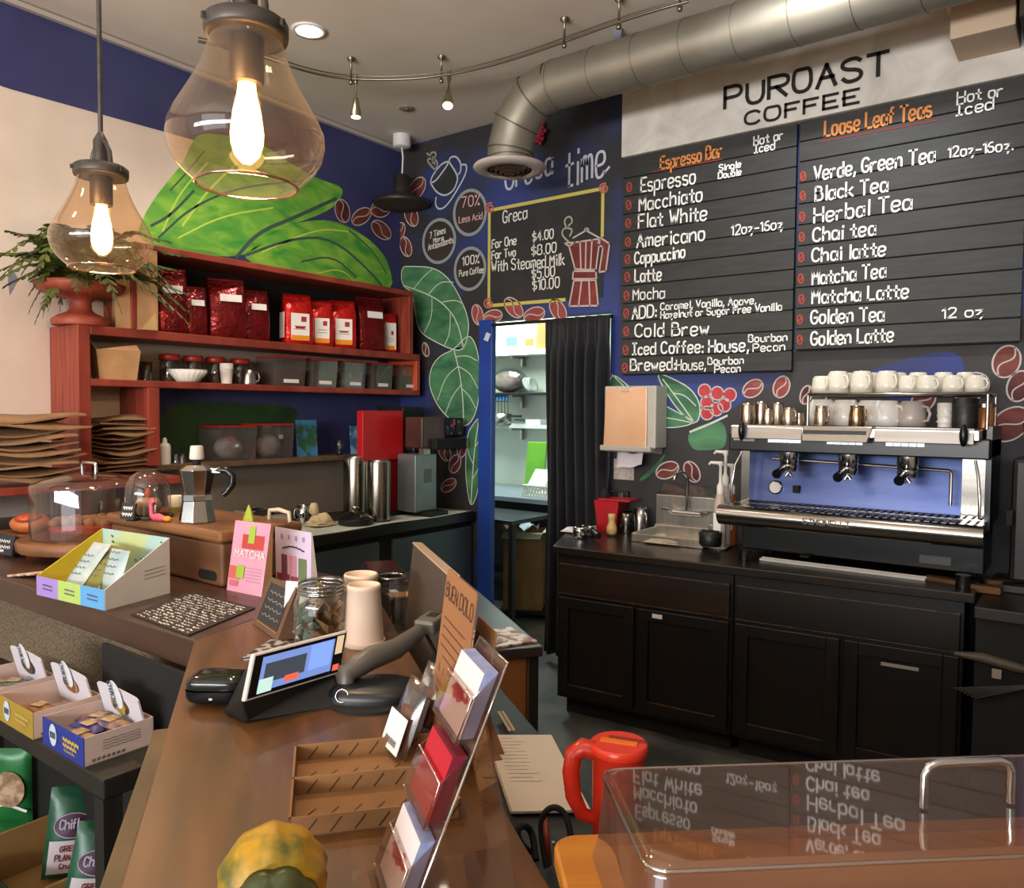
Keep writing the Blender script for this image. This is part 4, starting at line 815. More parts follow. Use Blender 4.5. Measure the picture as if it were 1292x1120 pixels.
p = KI(622, shz[2]-.01, 5.5); p.z = shz[2]-.05; t = thing('saucepan', 'grey saucepan with black handle hung by the door post in the kitchen', 'pan', (p.x-.05, 5.7, shz[2])); B().lathe([(.075,0),(.09,.02),(.092,.1),(.086,.1),(.07,.01)], n=24).obj('bowl', m_steel, t); B().cb((.16,-.03,.08), (.17,.025,.018), rz=-.2).obj('handle', m_dark, t)
# kitchen worktops
zk = .9; q = hz(650, 644, zk)
t = thing('kitchen_counter', 'grey kitchen counter seen through the doorway', 'counter', (-4.2, 5.5, 0))
m_kct = M('cool_grey_laminate', '8e979e', '7d878f', .3, scale=4)
B().box(-5.4, 5.08, zk-.04, -3.0, YK-.01, zk).obj('worktop', m_kct, t, world=True, bevel=.004)
b = B(); b.box(-4.16, 5.12, 0, -4.12, 5.16, zk-.04); b.obj('leg', m_steel, t, world=True); B().box(-3.2, 5.12, 0, -3.16, 5.16, zk-.04).obj('leg', m_steel, t, world=True); B().box(-5.4, 5.16, .2, -3.02, 5.9, .23).obj('undershelf', m_dark, t, world=True)
B().box(-5.4, 5.5, .23, -3.02, 5.53, zk-.05).obj('back_sheet', m_dark, t, world=True)
# dark side table just behind the post
t = thing('side_table', 'dark topped side table right behind the blue door post', 'table', (-3.9, 4.65, 0))
zq = hz(640, 655, .82); B().box(-4.6, 4.42, .79, -3.28, 4.95, .82).obj('top', M('charcoal_top', '2a2f34', rough=.3), t, world=True, bevel=.004)
for x in (-4.55, -3.32):
    for y in (4.45, 4.92): B().box(x, y-.02, 0, x+.035, y+.02, .79).obj('leg', M('dark_steel', '1c1e20', rough=.5), t, world=True)
p = hz(648, 632, zk); t = thing('dish_rack', 'white lattice dish rack holding a tray on the kitchen counter', 'dish rack', (p.x, 5.3, zk)); w = px(46, p)
b = B()
for k in range(11):
    x = -w/2+w*k/10
    for s in (1,-1):
        if 0 <= k+s <= 10: b.tube([(x,-.13,.015),(-w/2+w*(k+s)/10,-.13,.085)], .006, 5)
b.box(-w/2,-.135,0,w/2,.13,.014); b.tube([(-w/2,-.13,.09),(w/2,-.13,.09),(w/2,.13,.09),(-w/2,.13,.09)], .008, 6, closed=True)
for s in (-1,1):
    for k in range(5): b.tube([(s*w/2,-.13+.052*k,.014),(s*w/2,-.13+.052*(k+1),.085)], .006, 5)
b.obj('basket', M('rack_white', 'e0dfd0', rough=.5), t)
b = B(); b.cb((-.05,0,.15), (w*.62,.012,.17), 0, 0, -.75); b.obj('drying_tray', M('pale_blue_tray', 'cfdde4', rough=.4), t)
b = B()
for k in range(4): b.tube([(w*.18+.025*k,-.06,.09),(w*.24+.025*k,0,.22),(w*.28+.025*k,.05,.09)], .005, 5)
b.obj('wire_loops', m_white, t)
p = hz(671, 612, zk+.0); t = thing('cutting_board', 'bright green cutting board leaning on the kitchen wall', 'cutting board', (yy(672, 600, 5.6).x, 5.62, zk))
w = px(30, yy(672, 600, 5.6)); h = px(62, yy(672, 600, 5.6)); B().at(MX.Rotation(-.12,4,'X')).box(-w/2,-.008,0,w/2,.008,h).obj('board', M('cutting_board_green', '6fae2a', '62a024', .5, scale=5), t, bevel=.02)
p = hz(668, 648, .9); t = thing('white_cloth', 'small white cloth at the right edge of the kitchen counter', 'cloth', (yy(686, 630, 5.25).x, 5.25, zk)); random.seed(8); rag(B(), .14, .14, .06).obj('cloth', m_white, t, solid=.004)
p = hz(648, 776, .0); t = thing('cardboard_box', 'tall open cardboard box on the kitchen floor with a pale flap', 'cardboard box', (p.x+.02, p.y+.12, .06), .5)
b = B(); w = .30; h = .60
b.add([(-w/2,-w/2,0),(w/2,-w/2,0),(w/2,w/2,0),(-w/2,w/2,0),(-w/2,-w/2,h),(w/2,-w/2,h),(w/2,w/2,h),(-w/2,w/2,h)], [(0,3,2,1),(0,1,5,4),(1,2,6,5),(2,3,7,6),(3,0,4,7)]); b.obj('box_body', M('brown_carton', '8a6840', '9a764c', .8, scale=6), t, solid=.006)
b = B(); b.add([(w/2,-w/2,h),(w/2,w/2,h),(w*1.0,w/2,h+.04),(w*1.0,-w/2,h+.04)], [(0,1,2,3)]); b.add([(-w/2,-w/2,h),(w/2,-w/2,h),(w/2,-w,h-.02),(-w/2,-w,h-.02)],[(0,1,2,3)]); b.obj('flap', M('pale_flap', 'd8d2b2', rough=.8), t, 'pale flap', solid=.005)
b = B(); b.add([(-w/2,-w/2,h),(-w/2,w/2,h),(-w*.8,w/2,h+.12),(-w*.8,-w/2,h+.12)], [(0,1,2,3)]); b.obj('flap', M('brown_carton', ''), t, solid=.005)
b = B(); b.at(MX.Translation((.0,0,h))); b.grid(lambda u, v: V(((u-.5)*.2, (v-.5)*.2, .03+.03*math.sin(9*u+4*v))), 6, 6); b.obj('wrapping', M('pale_wrap', 'b8c0c8', rough=.5), t, solid=.004)
t = thing('dolly', 'low black wheeled dolly under the cardboard box', 'dolly', (p.x+.05, p.y+.12, 0), .5); B().box(-.2,-.2,.04,.24,.2,.06).obj('deck', m_dark, t)
for sx in (-.15,.19):
    for sy in (-.15,.15): B().at(MX.Translation((sx,sy,.022)) @ MX.Rotation(PI/2,4,'X')).cyl((0,0,-.012), .022, .024, n=14).obj('wheel', m_dark, t)
# curtain
t = thing('black_curtain', 'black pleated curtain gathered on the right side of the doorway', 'curtain', (-2.6, 4.12, .1))
xa, xb = yy(690, 500, 4.12).x, DX1+.05; b = B(); NUM = 120
fold = lambda u, v: .035*math.sin(2*PI*(6.5*u+.35*math.sin(3*u)))*(.35+.65*min(1,(1-v)*4+.25))*(1 if v < .93 else .5)+.010*math.sin(37*u+5*v)
b.grid(lambda u, v: V((xa+(xb-xa)*u+.012*math.sin(4*v+2*u), 4.118+fold(u, v), .06+(DZ-.03-.06)*v)), NUM, 30)
b.obj('fabric', M('black_cloth', '17171a', '202024', .75, scale=8), t, world=True, solid=.004)
B().tube([(DX0+.005, 4.16, DZ-.035), (DX1+.03, 4.16, DZ-.035)], .011, 10).obj('rod', m_dark, t, world=True)
o = tag(B().cb((yy(615, 423, 4.16).x, 4.158, yy(615, 425, 4.16).z), (.035,.004,.055), 0, .2, 0, .4).obj('paper_tag', M('pale_blue_paper', 'b8c8d4', rough=.7)), 'small pale paper scrap taped near the top of the blue door post', 'paper')

# ================================================================ RIGHT: dark cabinets with worktop
RC = .075; PC = V((-2.235, 3.395, 0))           # front left corner, turned a touch off the wall
Rm = MX.Translation(PC) @ MX.Rotation(RC, 4, 'Z'); Ri = Rm.inverted()
m_cab = M('espresso_stained_wood', '0f0b08', '18110c', .4, scale=5, st=(6, 6, .5), bump=.04); m_cabd = M('espresso_drawer_wood', '1c120b', '2c1b10', .4, scale=5, st=(.6, 6, 6), bump=.04)
m_edge = M('worn_wood_edge', '54422f', '2c2016', .5, scale=30)
LW = 1.845; CX = .92
fx = lambda x, y, z: (Ri @ hz(x, y, z)).x
def cabinet(x0, x1, label, cols, dmat):
    t = thing('base_cabinet', label, 'base cabinet', Rm @ V(((x0+x1)/2, .3, 0)), RC)
    c = (x0+x1)/2; q = lambda x: x-c
    B().box(q(x0), -.27, .10, q(x1), .235, .86).obj('carcass', m_cab, t, bevel=.003)
    B().box(q(x0)+.02, -.20, 0, q(x1)-.02, .2, .10).obj('plinth', m_dark, t)
    d = B().box(q(x0)+.012, -.292, .655, q(x1)-.012, -.27, .81).obj('drawer', dmat, t, 'drawer front with lighter worn edges', bevel=.005)
    b = B(); b.box(q(x0)+.014, -.294, .806, q(x1)-.014, -.287, .812); b.box(q(x0)+.014, -.294, .652, q(x1)-.014, -.287, .657); b.obj('edge', m_edge, d)
    n = len(cols)
    for (a, e) in cols:
        a, e = q(a), q(e); b = B()
        b.box(a, -.292, .125, a+.055, -.27, .635); b.box(e-.055, -.292, .125, e, -.27, .635); b.box(a+.055, -.292, .125, e-.055, -.27, .18); b.box(a+.055, -.292, .58, e-.055, -.27, .635); b.box(a+.055, -.278, .18, e-.055, -.268, .58)
        dr = b.obj('door', m_cab, t, bevel=.003); B().box(a+.055, -.2935, .1775, e-.055, -.285, .181).obj('edge', m_edge, dr)
    return t
cabinet(0, CX, 'dark stained base cabinet under the sink', ((.015, .435), (.455, .905)), m_cabd)
cabinet(CX+.004, LW, 'dark stained base cabinet under the espresso machine', ((.94, 1.385), (1.405, 1.83)), m_cab)
t = thing('worktop', 'dark wooden worktop over the base cabinets', 'worktop', Rm @ V((LW/2, .3, .86)), RC)
B().prism([(-LW/2-.012,-.315),(LW/2+.035,-.315),(LW/2+.035,.30),(-LW/2-.22,.36),(-LW/2-.17,.12)], 0, .04).obj('slab', M('dark_worktop', '1a130e', '261b13', .3, scale=5, st=(.5, 6, 6)), t, bevel=.005)
xx_, yy_ = (843, 775); q = V((fx(846, 776, .60), -.0, .61)); 
t2 = tag(B().cb((0,0,0), (.05,.004,.02)).obj('door_label', m_label), 'tiny white label on the second cabinet door from the left', 'label'); t2.location = Rm @ V((.56, .006, .61)); t2.rotation_euler = (0,0,RC)
t2 = tag(B().cb((0,0,0), (.14,.004,.014)).obj('door_label', M('grey_label', '9a948a', rough=.6)), 'narrow grey label strip on the rightmost cabinet door', 'label'); t2.location = Rm @ V((1.62, .006, .56)); t2.rotation_euler = (0, .0, RC)
WZ = .901
# sink
p = hz(838, 668, WZ); t = thing('hand_sink', 'small stainless hand sink with tall splashback and wall tap on the worktop', 'sink', (-1.80, 3.93, WZ), .03)
b = B(); w = .40; b.box(-w/2,-.16,0,w/2,-.145,.045); b.box(-w/2,.13,0,w/2,.15,.06); b.box(-w/2,-.145,0,-w/2+.014,.13,.05); b.box(w/2-.014,-.145,0,w/2,.13,.05); b.box(-w/2,-.145,.0,w/2,.13,.006)
b.obj('basin', m_steel, t, bevel=.004)
b = B(); b.add([(-w/2,.15,0),(w/2,.15,0),(w/2,.17,0),(-w/2,.17,0),(-w/2,.15,.23),(w/2,.15,.23),(w/2,.26,.285),(-w/2,.26,.285)], [(0,3,2,1),(4,5,6,7),(0,1,5,4),(1,2,6,5),(2,3,7,6),(3,0,4,7)]); b.obj('splashback', m_steel, t, bevel=.004)
b = B(); b.tube([(-.08,.12,.14),(.08,.12,.14)], .018, 12); b.tube([(-.06,.15,.14),(-.06,.12,.14)], .014, 10); b.tube([(.06,.15,.14),(.06,.12,.14)], .014, 10)
tp = b.obj('tap', m_chrome, t); B().tube([(0,.12,.14),(0,.12,.33),(-.004,.10,.36),(-.012,.05,.37),(-.02,.0,.36),(-.022,-.01,.33)], .010, 10).obj('spout', m_chrome, tp)
for s in (-1, 1): B().tube([(s*.09,.12,.14),(s*.11,.10,.155),(s*.125,.07,.16)], [.012,.009,.007], 8).obj('tap_lever', m_chrome, tp)
# dispenser
q0, q1 = yy(762, 487, 4.03), yy(815, 566, 4.03); cx_ = (q0.x+q1.x)/2; w = q1.x-q0.x; h = q0.z-q1.z
t = thing('towel_dispenser', 'paper towel dispenser on the wall, metal front coloured by a painted warm glow', 'towel dispenser', (cx_, 4.196, q1.z))
B().box(-w/2-.005,-.15,.0,w/2+.05,-.002,h+.0).obj('housing', M('dispenser_white', 'b4aea2', rough=.45), t, bevel=.008)
b = B(); b.add([(-w/2,-.165,.01),(w/2,-.165,.01),(w/2,-.15,.01),(-w/2,-.15,.01),(-w/2+.01,-.158,h-.01),(w/2-.005,-.158,h-.01),(w/2-.005,-.15,h-.01),(-w/2+.01,-.15,h-.01)], [(0,3,2,1),(4,5,6,7),(0,1,5,4),(1,2,6,5),(2,3,7,6),(3,0,4,7)])
b.obj('front_cover', M('warm_glow_metal', 'eec09a', 'dcae88', .42, .6, scale=3), t, 'brushed metal front cover with a warm glow painted in', bevel=.003); B().box(-.03,-.168,h-.03,.03,-.15,h-.004).obj('latch', m_chrome, t)  # warm glow on the metal is mixed into the cover colour
b = B(); b.add([(-w/2-.02,-.17,-.02),(w/2+.03,-.17,-.02),(w/2+.03,-.01,-.04),(-w/2-.02,-.01,-.04),(-w/2-.02,-.175,.012),(w/2+.03,-.175,.012),(w/2+.03,-.01,.012),(-w/2-.02,-.01,.012)], [(0,3,2,1),(4,5,6,7),(0,1,5,4),(1,2,6,5),(2,3,7,6),(3,0,4,7)]); b.obj('bottom_tray', MATS['dispenser_white'], t, bevel=.006)
b = B(); b.grid(lambda u, v: V((-.08+.17*u, -.10-.02*v, -.03-(.07+.03*(1-u))*v+.006*math.sin(8*u))), 8, 6); b.obj('paper_towel', M('towel_paper', 'cfc8cc', rough=.85), t, solid=.001)
q = yy(787, 592, 4.19); tag(B().cb((q.x, 4.193, q.z), (px(26,q)*1.1, .006, px(26,q))).obj('wall_notice', M('notice_paper', 'c4bab2', 'b0a69e', .8, scale=40, lo=.5, hi=.56)), 'small white notice on the wall under the towel dispenser', 'notice')
q = yy(783, 625, 4.19); t = thing('outlet_box', 'dark wall outlet with plug low on the wall left of the sink', 'outlet', (q.x, 4.193, q.z)); B().box(-.06,-.03,-.03,.06,0,.03).obj('plate', M('outlet_black', '201e1c', rough=.4), t, bevel=.004); B().box(.01,-.05,-.02,.04,-.03,.02).obj('plug', M('plug_grey', '4a4846', rough=.4), t, bevel=.004)
# things left of the sink
m_redp = M('red_plastic', 'b81c26', 'a81820', .35, scale=4)
p = hz(757, 672, WZ)+V((0,.12,0)); t = thing('red_bin', 'red plastic tub with ribbed side on the worktop by the curtain', 'tub', (p.x, p.y, WZ), .1)
b = B(); b.add([(-.055,-.05,0),(.055,-.05,0),(.055,.05,0),(-.055,.05,0),(-.075,-.065,.18),(.075,-.065,.18),(.075,.065,.18),(-.075,.065,.18)], [(0,3,2,1),(0,1,5,4),(1,2,6,5),(2,3,7,6),(3,0,4,7)]); b.obj('tub', m_redp, t, solid=.004)
B().cb((.045,0,.186), (.2,.14,.012)).obj('lid', m_redp, t, bevel=.004); b = B(); b.lathe([(.03,.19),(.035,.21),(.02,.23),(.012,.245)], (-.04,0,0), 14); b.obj('scrubber', m_dark, t)
b = B()
for z, w_ in ((.11,.06),(.05,.04)): b.line([(-w_/2,-.0,0),(w_/2,0,0)], .004, (0,-1,0)); 
p = yy(772, 660, 3.86); t = thing('wooden_brush', 'pale turned wooden brush standing before the red tub', 'brush', (p.x, p.y, WZ)); B().lathe([(.022,0),(.024,.01),(.03,.03),(.028,.05),(.018,.075),(.018,.09),(.022,.105),(.022,.12),(.018,.124)], n=24).obj('handle', M('pale_wood', 'd8b880', 'c8a468', .5, scale=8, st=(1,1,.3)), t)
B().lathe([(.023,-.0),(.025,.012)], n=24).obj('bristles', M('dark_bristle', '4a3a2a', rough=.9), t)
p = yy(791, 650, 4.02); p.z = WZ; t = thing('steel_jug', 'dark steel jug with handle left of the sink', 'jug', p); B().lathe([(.05,0),(.052,.01),(.046,.08),(.042,.12),(.039,.12),(.044,.06)], n=24).obj('body', M('dark_steel_jug', '6a665e', rough=.2, metal=1), t); B().tube([(-.044,0,.1),(-.075,0,.09),(-.075,0,.04),(-.05,0,.03)], .006, 8).obj('handle', m_dark, t)
p = yy(808, 650, 4.10); p.z = WZ; t = thing('steel_jug', 'second steel jug close against the sink splashback', 'jug', p); B().lathe([(.045,0),(.047,.01),(.042,.07),(.04,.14),(.037,.14),(.04,.06)], n=24).obj('body', m_steel, t); B().tube([(.04,-.02,.12),(.06,-.04,.1),(.06,-.04,.05),(.044,-.02,.03)], .005, 8).obj('handle', m_steel, t)
p = hz(724, 671, WZ); t = thing('white_cloth', 'small folded white cloth under the portafilter handles', 'cloth', (p.x, p.y, WZ)); random.seed(2); rag(B(), .13, .10, .03, 2).obj('cloth', m_white, t, solid=.004)
for i, (x, y, a, lab) in enumerate(((733, 668, -.9, 'left black handled portafilter lying on the white cloth'), (743, 666, -.75, 'right black handled portafilter lying by the white cloth'))):
    p = hz(x, y, WZ+.045); t = thing('portafilter', lab, 'portafilter', p, a, 'portafilters on the worktop'); t.scale = (1.25,)*3; b = B(); b.lathe([(.033,-.03),(.036,-.01),(.036,.012),(.03,.014)], (0,.0,0), 24); b.obj('basket', m_chrome, t)
    B().tube([(.03,0,0),(.06,0,.0),(.10,0,-.008),(.15,0,-.012)], [.008,.012,.017,.014], 10).obj('handle', M('bakelite_black', '121112', rough=.2), t); b = B(); b.tube([(0,-.015,-.03),(0,-.02,-.036)], .006, 6); b.obj('spout', m_chrome, t)
p = hz(838, 686, WZ); t = thing('dish_cloth', 'crumpled beige bar cloth in front of the sink', 'cloth', (p.x, p.y, WZ), .1); random.seed(5); rag(B(), .10, .20, .05, 3).obj('cloth', M('beige_cloth', 'b8ac92', 'a4987e', .9, scale=30, bump=.4), t, solid=.004)
p = hz(895, 690, WZ); t = thing('white_cloth', 'flat off white cloth beneath the black knock box', 'cloth', (p.x, p.y, WZ), .1); rag(B(), .12, .20, .02, 1).obj('cloth', M('beige_cloth', ''), t, solid=.003)
p = hz(896, 688, WZ+.024); t = thing('knock_box', 'short round black knock box at the front of the worktop', 'knock box', p); B().lathe([(.05,0),(.056,.01),(.056,.065),(.05,.07)], n=28).obj('drum', m_black, t); B().lathe([(.058,.05),(.058,.062)], n=28).obj('band', M('band_dark', '2c2a28', rough=.4), t); B().cb((0,0,.072), (.09,.014,.012)).obj('bar', m_dark, t)
# syrup pumps
m_pump = M('pump_white', 'ddd6cc', rough=.4)
for i, (x, yt, yb_, amber, Y, lab) in enumerate(((908,582,664,0,3.86,'left syrup bottle with white pump beside the espresso machine'),(914,568,655,0,3.95,'right syrup bottle with taller white pump beside the espresso machine'),(922,585,650,1,4.02,'amber syrup bottle behind the white pumps'))):
    p = yy(x, 660, Y); p.z = WZ; zt = yy(x, yt, Y).z; h = zt-WZ
    t = thing('syrup_bottle', lab, 'syrup bottle', p); r = .033
    B().lathe([(r,0),(r,h*.5),(r*.6,h*.62),(r*.45,h*.64)], n=20).obj('bottle', M('amber_syrup', '8a4418', rough=.15) if amber else M('clear_syrup', 'b8a898', rough=.15), t)
    B().cb((0,-.034,h*.3), (.04,.003,h*.22)).obj('label', m_label, t)
    b = B(); b.lathe([(r*.55,h*.63),(r*.55,h*.72),(r*.3,h*.75),(.008,h*.77),(.008,h*.94),(.014,h*.96),(.014,h*1.0)], n=16); b.tube([(0,0,h*.98),(-.05,-.01,h*.985),(-.058,-.012,h*.96)], [.010,.008,.006], 8); b.obj('pump', m_pump, t)
t = thing('machine_side_switch', 'narrow steel panel with dark knobs between sink and espresso machine', 'valve panel', yy(899, 665, 3.84)); t.location.z = WZ
B().box(-.02,-.015,0,.02,.015,.12).obj('panel', m_steel, t, bevel=.003)
for z in (.03,.09): B().at(MX.Translation((0,-.015,z)) @ MX.Rotation(PI/2,4,'X')).cyl((0,0,0), .009, .012, n=12).obj('knob', m_dark, t)

# ---------------------------------------------------------------- espresso machine
EX0, EX1 = -1.40, -.335; EW = EX1-EX0
t = thing('espresso_machine', 'wide polished three group espresso machine with cup rail on the dark worktop', 'espresso machine', ((EX0+EX1)/2, 3.78, WZ), .0)
c = (EX0+EX1)/2; L_ = EW/2
m_emb = M('machine_black', '0a0a0b', rough=.3); m_ems = M('machine_steel', 'b9b3aa', 'a49e96', .22, 1, scale=3, st=(.3, 1, 8)); m_blue_s = M('blue_reflection_steel', '3a4468', '4a5478', .32, 1, scale=3, st=(.4, 1, 4))  # splash panel steel carries its blue reflection in the base colour
zf = lambda x, y, Y: yy(x, y, Y).z-WZ
DY = -.30                                     # front of the drip tray, local y
zd0, zd1 = zf(1072, 675, 3.48), zf(1072, 652, 3.48)      # drip front bottom / top
B().box(-L_+.02, -.03, .035, L_-.02, .27, zd0+.02).obj('lower_body', m_emb, t, bevel=.006)
for sx in (-L_+.08, L_-.08):
    for sy in (-.15, .22): B().cyl((sx, sy, 0), .028, .05, n=16).obj('foot', m_emb, t)
prof = [(-.24, zd0-.012),(-.28, zd0-.008),(-.305, zd0+.012),(-.315, zd0+.035),(-.312, zd0+.06),(-.30, zd1-.004),(-.285, zd1+.004),(-.24, zd1+.006)]
b = B(); n = len(prof); vs = [(-L_, y, z) for y, z in prof]+[(L_, y, z) for y, z in prof]
b.add(vs, [(i, i+1, n+i+1, n+i) for i in range(n-1)], 0, True); b.add(vs, [list(range(n))[::-1], list(range(n, 2*n))], 0)
df = b.obj('drip_tray_front', m_ems, t, 'rounded polished drip tray front')
b = B(); SGf = lambda x, z: V((x, -.3165, z)); write(b, 'SIMONELLI', SGf(-.14, zd0+.033), SGf(.05, zd0+.033), V((0, 0, .022)), .004, V((0,-1,0))); b.obj('lettering', M('engraved_grey', '6a6864', rough=.4, metal=.6), df)
b = B(); b.box(-L_+.01, -.285, zd1-.02, L_-.01, .02, zd1-.004, 1)
for k in range(34):
    x = -L_+.025+k*(EW-.05)/33; b.box(x, -.28, zd1-.004, x+.018, .02, zd1+.006, 0)
b.box(-L_+.01, -.12, zd1-.003, L_-.01, -.105, zd1+.0065, 0)
b.obj('drip_grate', [m_ems, m_dark], t)
zs1 = zf(1072, 578, 3.85)
b = B(); b.add([(-L_+.04,.06,zd1),(L_-.12,.06,zd1),(L_-.12,.10,zd1),(-L_+.04,.10,zd1),(-L_+.04,.10,zs1+.03),(L_-.12,.10,zs1+.03),(L_-.12,.14,zs1+.03),(-L_+.04,.14,zs1+.03)], [(0,3,2,1),(4,5,6,7),(0,1,5,4),(1,2,6,5),(2,3,7,6),(3,0,4,7)]); sp = b.obj('splash_panel', m_blue_s, t, 'steel splash panel with a blue reflection painted in')
B().box(-L_+.0, .0, zd1-.02, -L_+.04, .14, zs1+.05).obj('end_panel', m_ems, t); B().box(L_-.12, .055, zd1-.01, L_-.02, .13, zs1+.05).obj('end_panel', m_ems, t); B().box(L_-.02, -.10, zd1-.02, L_, .27, zs1+.16).obj('end_panel', m_emb, t, 'black end panel')
B().box(-L_+.045, .13, zd0, L_-.02, .27, zs1+.04).obj('rear_body', m_emb, t)
b = B().at(MX.Translation((-L_+.15,.068,zd1+.07)) @ MX.Rotation(PI/2,4,'X')); b.lathe([(.032,-.01),(.034,.012),(.028,.014)], n=28); ga = b.obj('pressure_gauge', m_chrome, t); B().at(MX.Translation((-L_+.15,.052,zd1+.07)) @ MX.Rotation(PI/2,4,'X')).cyl((0,0,0), .027, .002, n=24).obj('dial', m_label, ga)
B().box(-L_+.235,.05,zd1+.05,-L_+.265,.075,zd1+.085).obj('power_switch', m_dark, t)
# head: black valance with buttons, then the steel fascia
z0h, z1h = zf(1072, 575, 3.62), zf(1072, 553, 3.58); zt = zf(1072, 539, 3.56)
B().box(-L_-.005, -.16, z0h+.005, L_, .28, z1h+.01).obj('valance', m_emb, t, bevel=.006)
B().box(-L_+.02, -.215, z1h+.0, L_-.03, .28, zt).obj('top_case', m_ems, t, bevel=.006)
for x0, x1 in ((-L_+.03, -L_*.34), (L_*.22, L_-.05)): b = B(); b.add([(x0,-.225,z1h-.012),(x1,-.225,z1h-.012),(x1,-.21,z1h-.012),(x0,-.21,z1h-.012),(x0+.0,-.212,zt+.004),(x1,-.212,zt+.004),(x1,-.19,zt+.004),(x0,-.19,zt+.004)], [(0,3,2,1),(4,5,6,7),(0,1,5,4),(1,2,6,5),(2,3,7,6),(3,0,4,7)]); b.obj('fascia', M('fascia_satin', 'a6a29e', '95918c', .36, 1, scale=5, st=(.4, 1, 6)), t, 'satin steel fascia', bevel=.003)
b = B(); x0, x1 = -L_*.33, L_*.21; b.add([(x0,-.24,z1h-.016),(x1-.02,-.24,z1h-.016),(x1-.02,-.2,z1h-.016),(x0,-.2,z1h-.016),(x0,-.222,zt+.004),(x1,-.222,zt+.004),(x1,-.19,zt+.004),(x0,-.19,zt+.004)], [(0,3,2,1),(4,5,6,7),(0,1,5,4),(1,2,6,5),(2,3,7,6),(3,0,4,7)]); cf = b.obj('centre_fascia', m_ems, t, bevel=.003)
zm_ = (z1h+zt)/2; b = B(); b.cb(((x0+x1)/2-.01,-.2335,zm_), (x1-x0-.03,.006,.018), 0, 0, -.24); b.obj('dark_band', M('band_graphite', '4a4a4c', rough=.25, metal=.8), cf)
for sx, dz_ in ((-L_+.085, 0), (L_-.085, .0)):
    b = B(); b.ball((sx, -.235, zm_+dz_), (.016,.02,.045), 0, 14, 10); b.obj('steam_lever', m_emb, t)
for gx in (-L_*.52, -L_*.03, L_*.42):
    b = B()
    for k in range(5): b.box(gx-.07+.03*k, -.172, z1h-.028, gx-.07+.03*k+.025, -.158, z1h-.008)
    bt = b.obj('button_row', M('lit_buttons', 'dce6ea', rough=.3, emit=.7), t, 'glowing white button row')
    b = B(); b.lathe([(.038,z0h-.055),(.042,z0h-.04),(.042,z0h+.01)], (gx,-.08,0), 24); gh = b.obj('group_head', m_chrome, t)
    b = B(); b.lathe([(.036,z0h-.085),(.04,z0h-.075),(.04,z0h-.055)], (gx,-.08,0), 24); b.tube([(gx,-.08,z0h-.09),(gx-.012,-.082,z0h-.11)], .008, 8); b.tube([(gx,-.08,z0h-.09),(gx+.012,-.082,z0h-.11)], .008, 8); pf = b.obj('portafilter', m_chrome, t)
    B().tube([(gx,-.12,z0h-.066),(gx+.0,-.16,z0h-.07),(gx+.0,-.21,z0h-.082),(gx+.0,-.255,z0h-.09)], [.010,.014,.020,.021], 12).obj('handle', M('bakelite_black', ''), pf)
b = B(); b.box(-L_+.02, -.165, z1h-.024, -L_+.05, -.158, z1h-.01); b.box(-L_+.065, -.165, z1h-.026, -L_+.12, -.158, z1h-.012); b.obj('badge', M('badge_pale', 'b8b4ac', rough=.4), t)
b = B(); b.tube([(-L_*.7,-.02,zs1-.01),(L_-.16,-.02,zs1-.03),(L_-.15,-.03,zs1-.04),(L_-.15,-.03,zd1+.05)], .007, 8); b.obj('hot_water_rail', m_steel, t)
for sx, dx in ((-L_+.06, -.02), (L_-.05, .015)): B().tube([(sx,-.16,z0h),(sx+dx,-.19,z0h-.06),(sx+dx*1.6,-.2,z0h-.16),(sx+dx*1.6,-.2,zd1+.02)], .006, 8).obj('steam_wand', m_chrome, t)
B().box(-L_+.32,-.10,.035,-L_+.36,-.03,.045).obj('tray_clip', m_dark, t) ; B().box(L_-.26,-.035,.06,L_-.14,-.0305,.095).obj('rating_plate', M('plate_grey', '4e4c4a', rough=.4), t)
# cup rail
zr0 = zf(1140, 498, 3.80); xr0, xr1 = -L_*.36, L_-.02
b = B(); b.tube([(xr0,-.10,zr0),(xr1,-.10,zr0),(xr1,.20,zr0),(xr0,.20,zr0)], .008, 8, closed=True)
for k in range(5): b.tube([(xr0,-.04+.06*k,zr0),(xr1,-.04+.06*k,zr0)], .004, 6)
for x in (xr0, xr1):
    for y in (-.10, .20): b.tube([(x,y,zt),(x,y,zr0)], .007, 8)
b.obj('cup_rail', m_steel, t)
ET = WZ+zt+.0045; EXc, EYc = (EX0+EX1)/2, 3.78; RZ = WZ+zr0+.009
m_por = M('porcelain_cream', 'e6e0cf', 'dcd6c4', .2, scale=2); m_porw = M('porcelain_white', 'efe9e0', rough=.2)
def cup(name, label, loc, rz, r, h, mat, grp, proto={}, flip=True, handle=True):
    key = (name, mat.name)
    if key in proto: return dup(proto[key][0], loc, rz, label, grp, scale=(r/proto[key][1],)*2+(h/proto[key][2],))
    t = thing(name, label, 'cup', loc, rz, grp)
    prof = [(r*.72,h),(r*.9,h*.85),(r,h*.35),(r*1.02,0),(r*.95,0),(r*.9,h*.5),(r*.3,h*.9)] if flip else [(r*.6,0),(r*.62,.004),(r*.85,h*.35),(r,h),(r*.95,h),(r*.8,h*.35),(.001,h*.1)]
    B().lathe(prof, n=28).obj('bowl', mat, t)
    if handle: B().tube([(r*.92,0,h*.2),(r*1.35,0,h*.25),(r*1.5,0,h*.5),(r*1.3,0,h*.75),(r*.85,0,h*.8)], r*.11, 8).obj('handle', mat, t)
    proto[key] = (t, r, h); return t
ords = ['first','second','third','fourth','fifth','sixth','seventh','eighth','ninth','tenth']
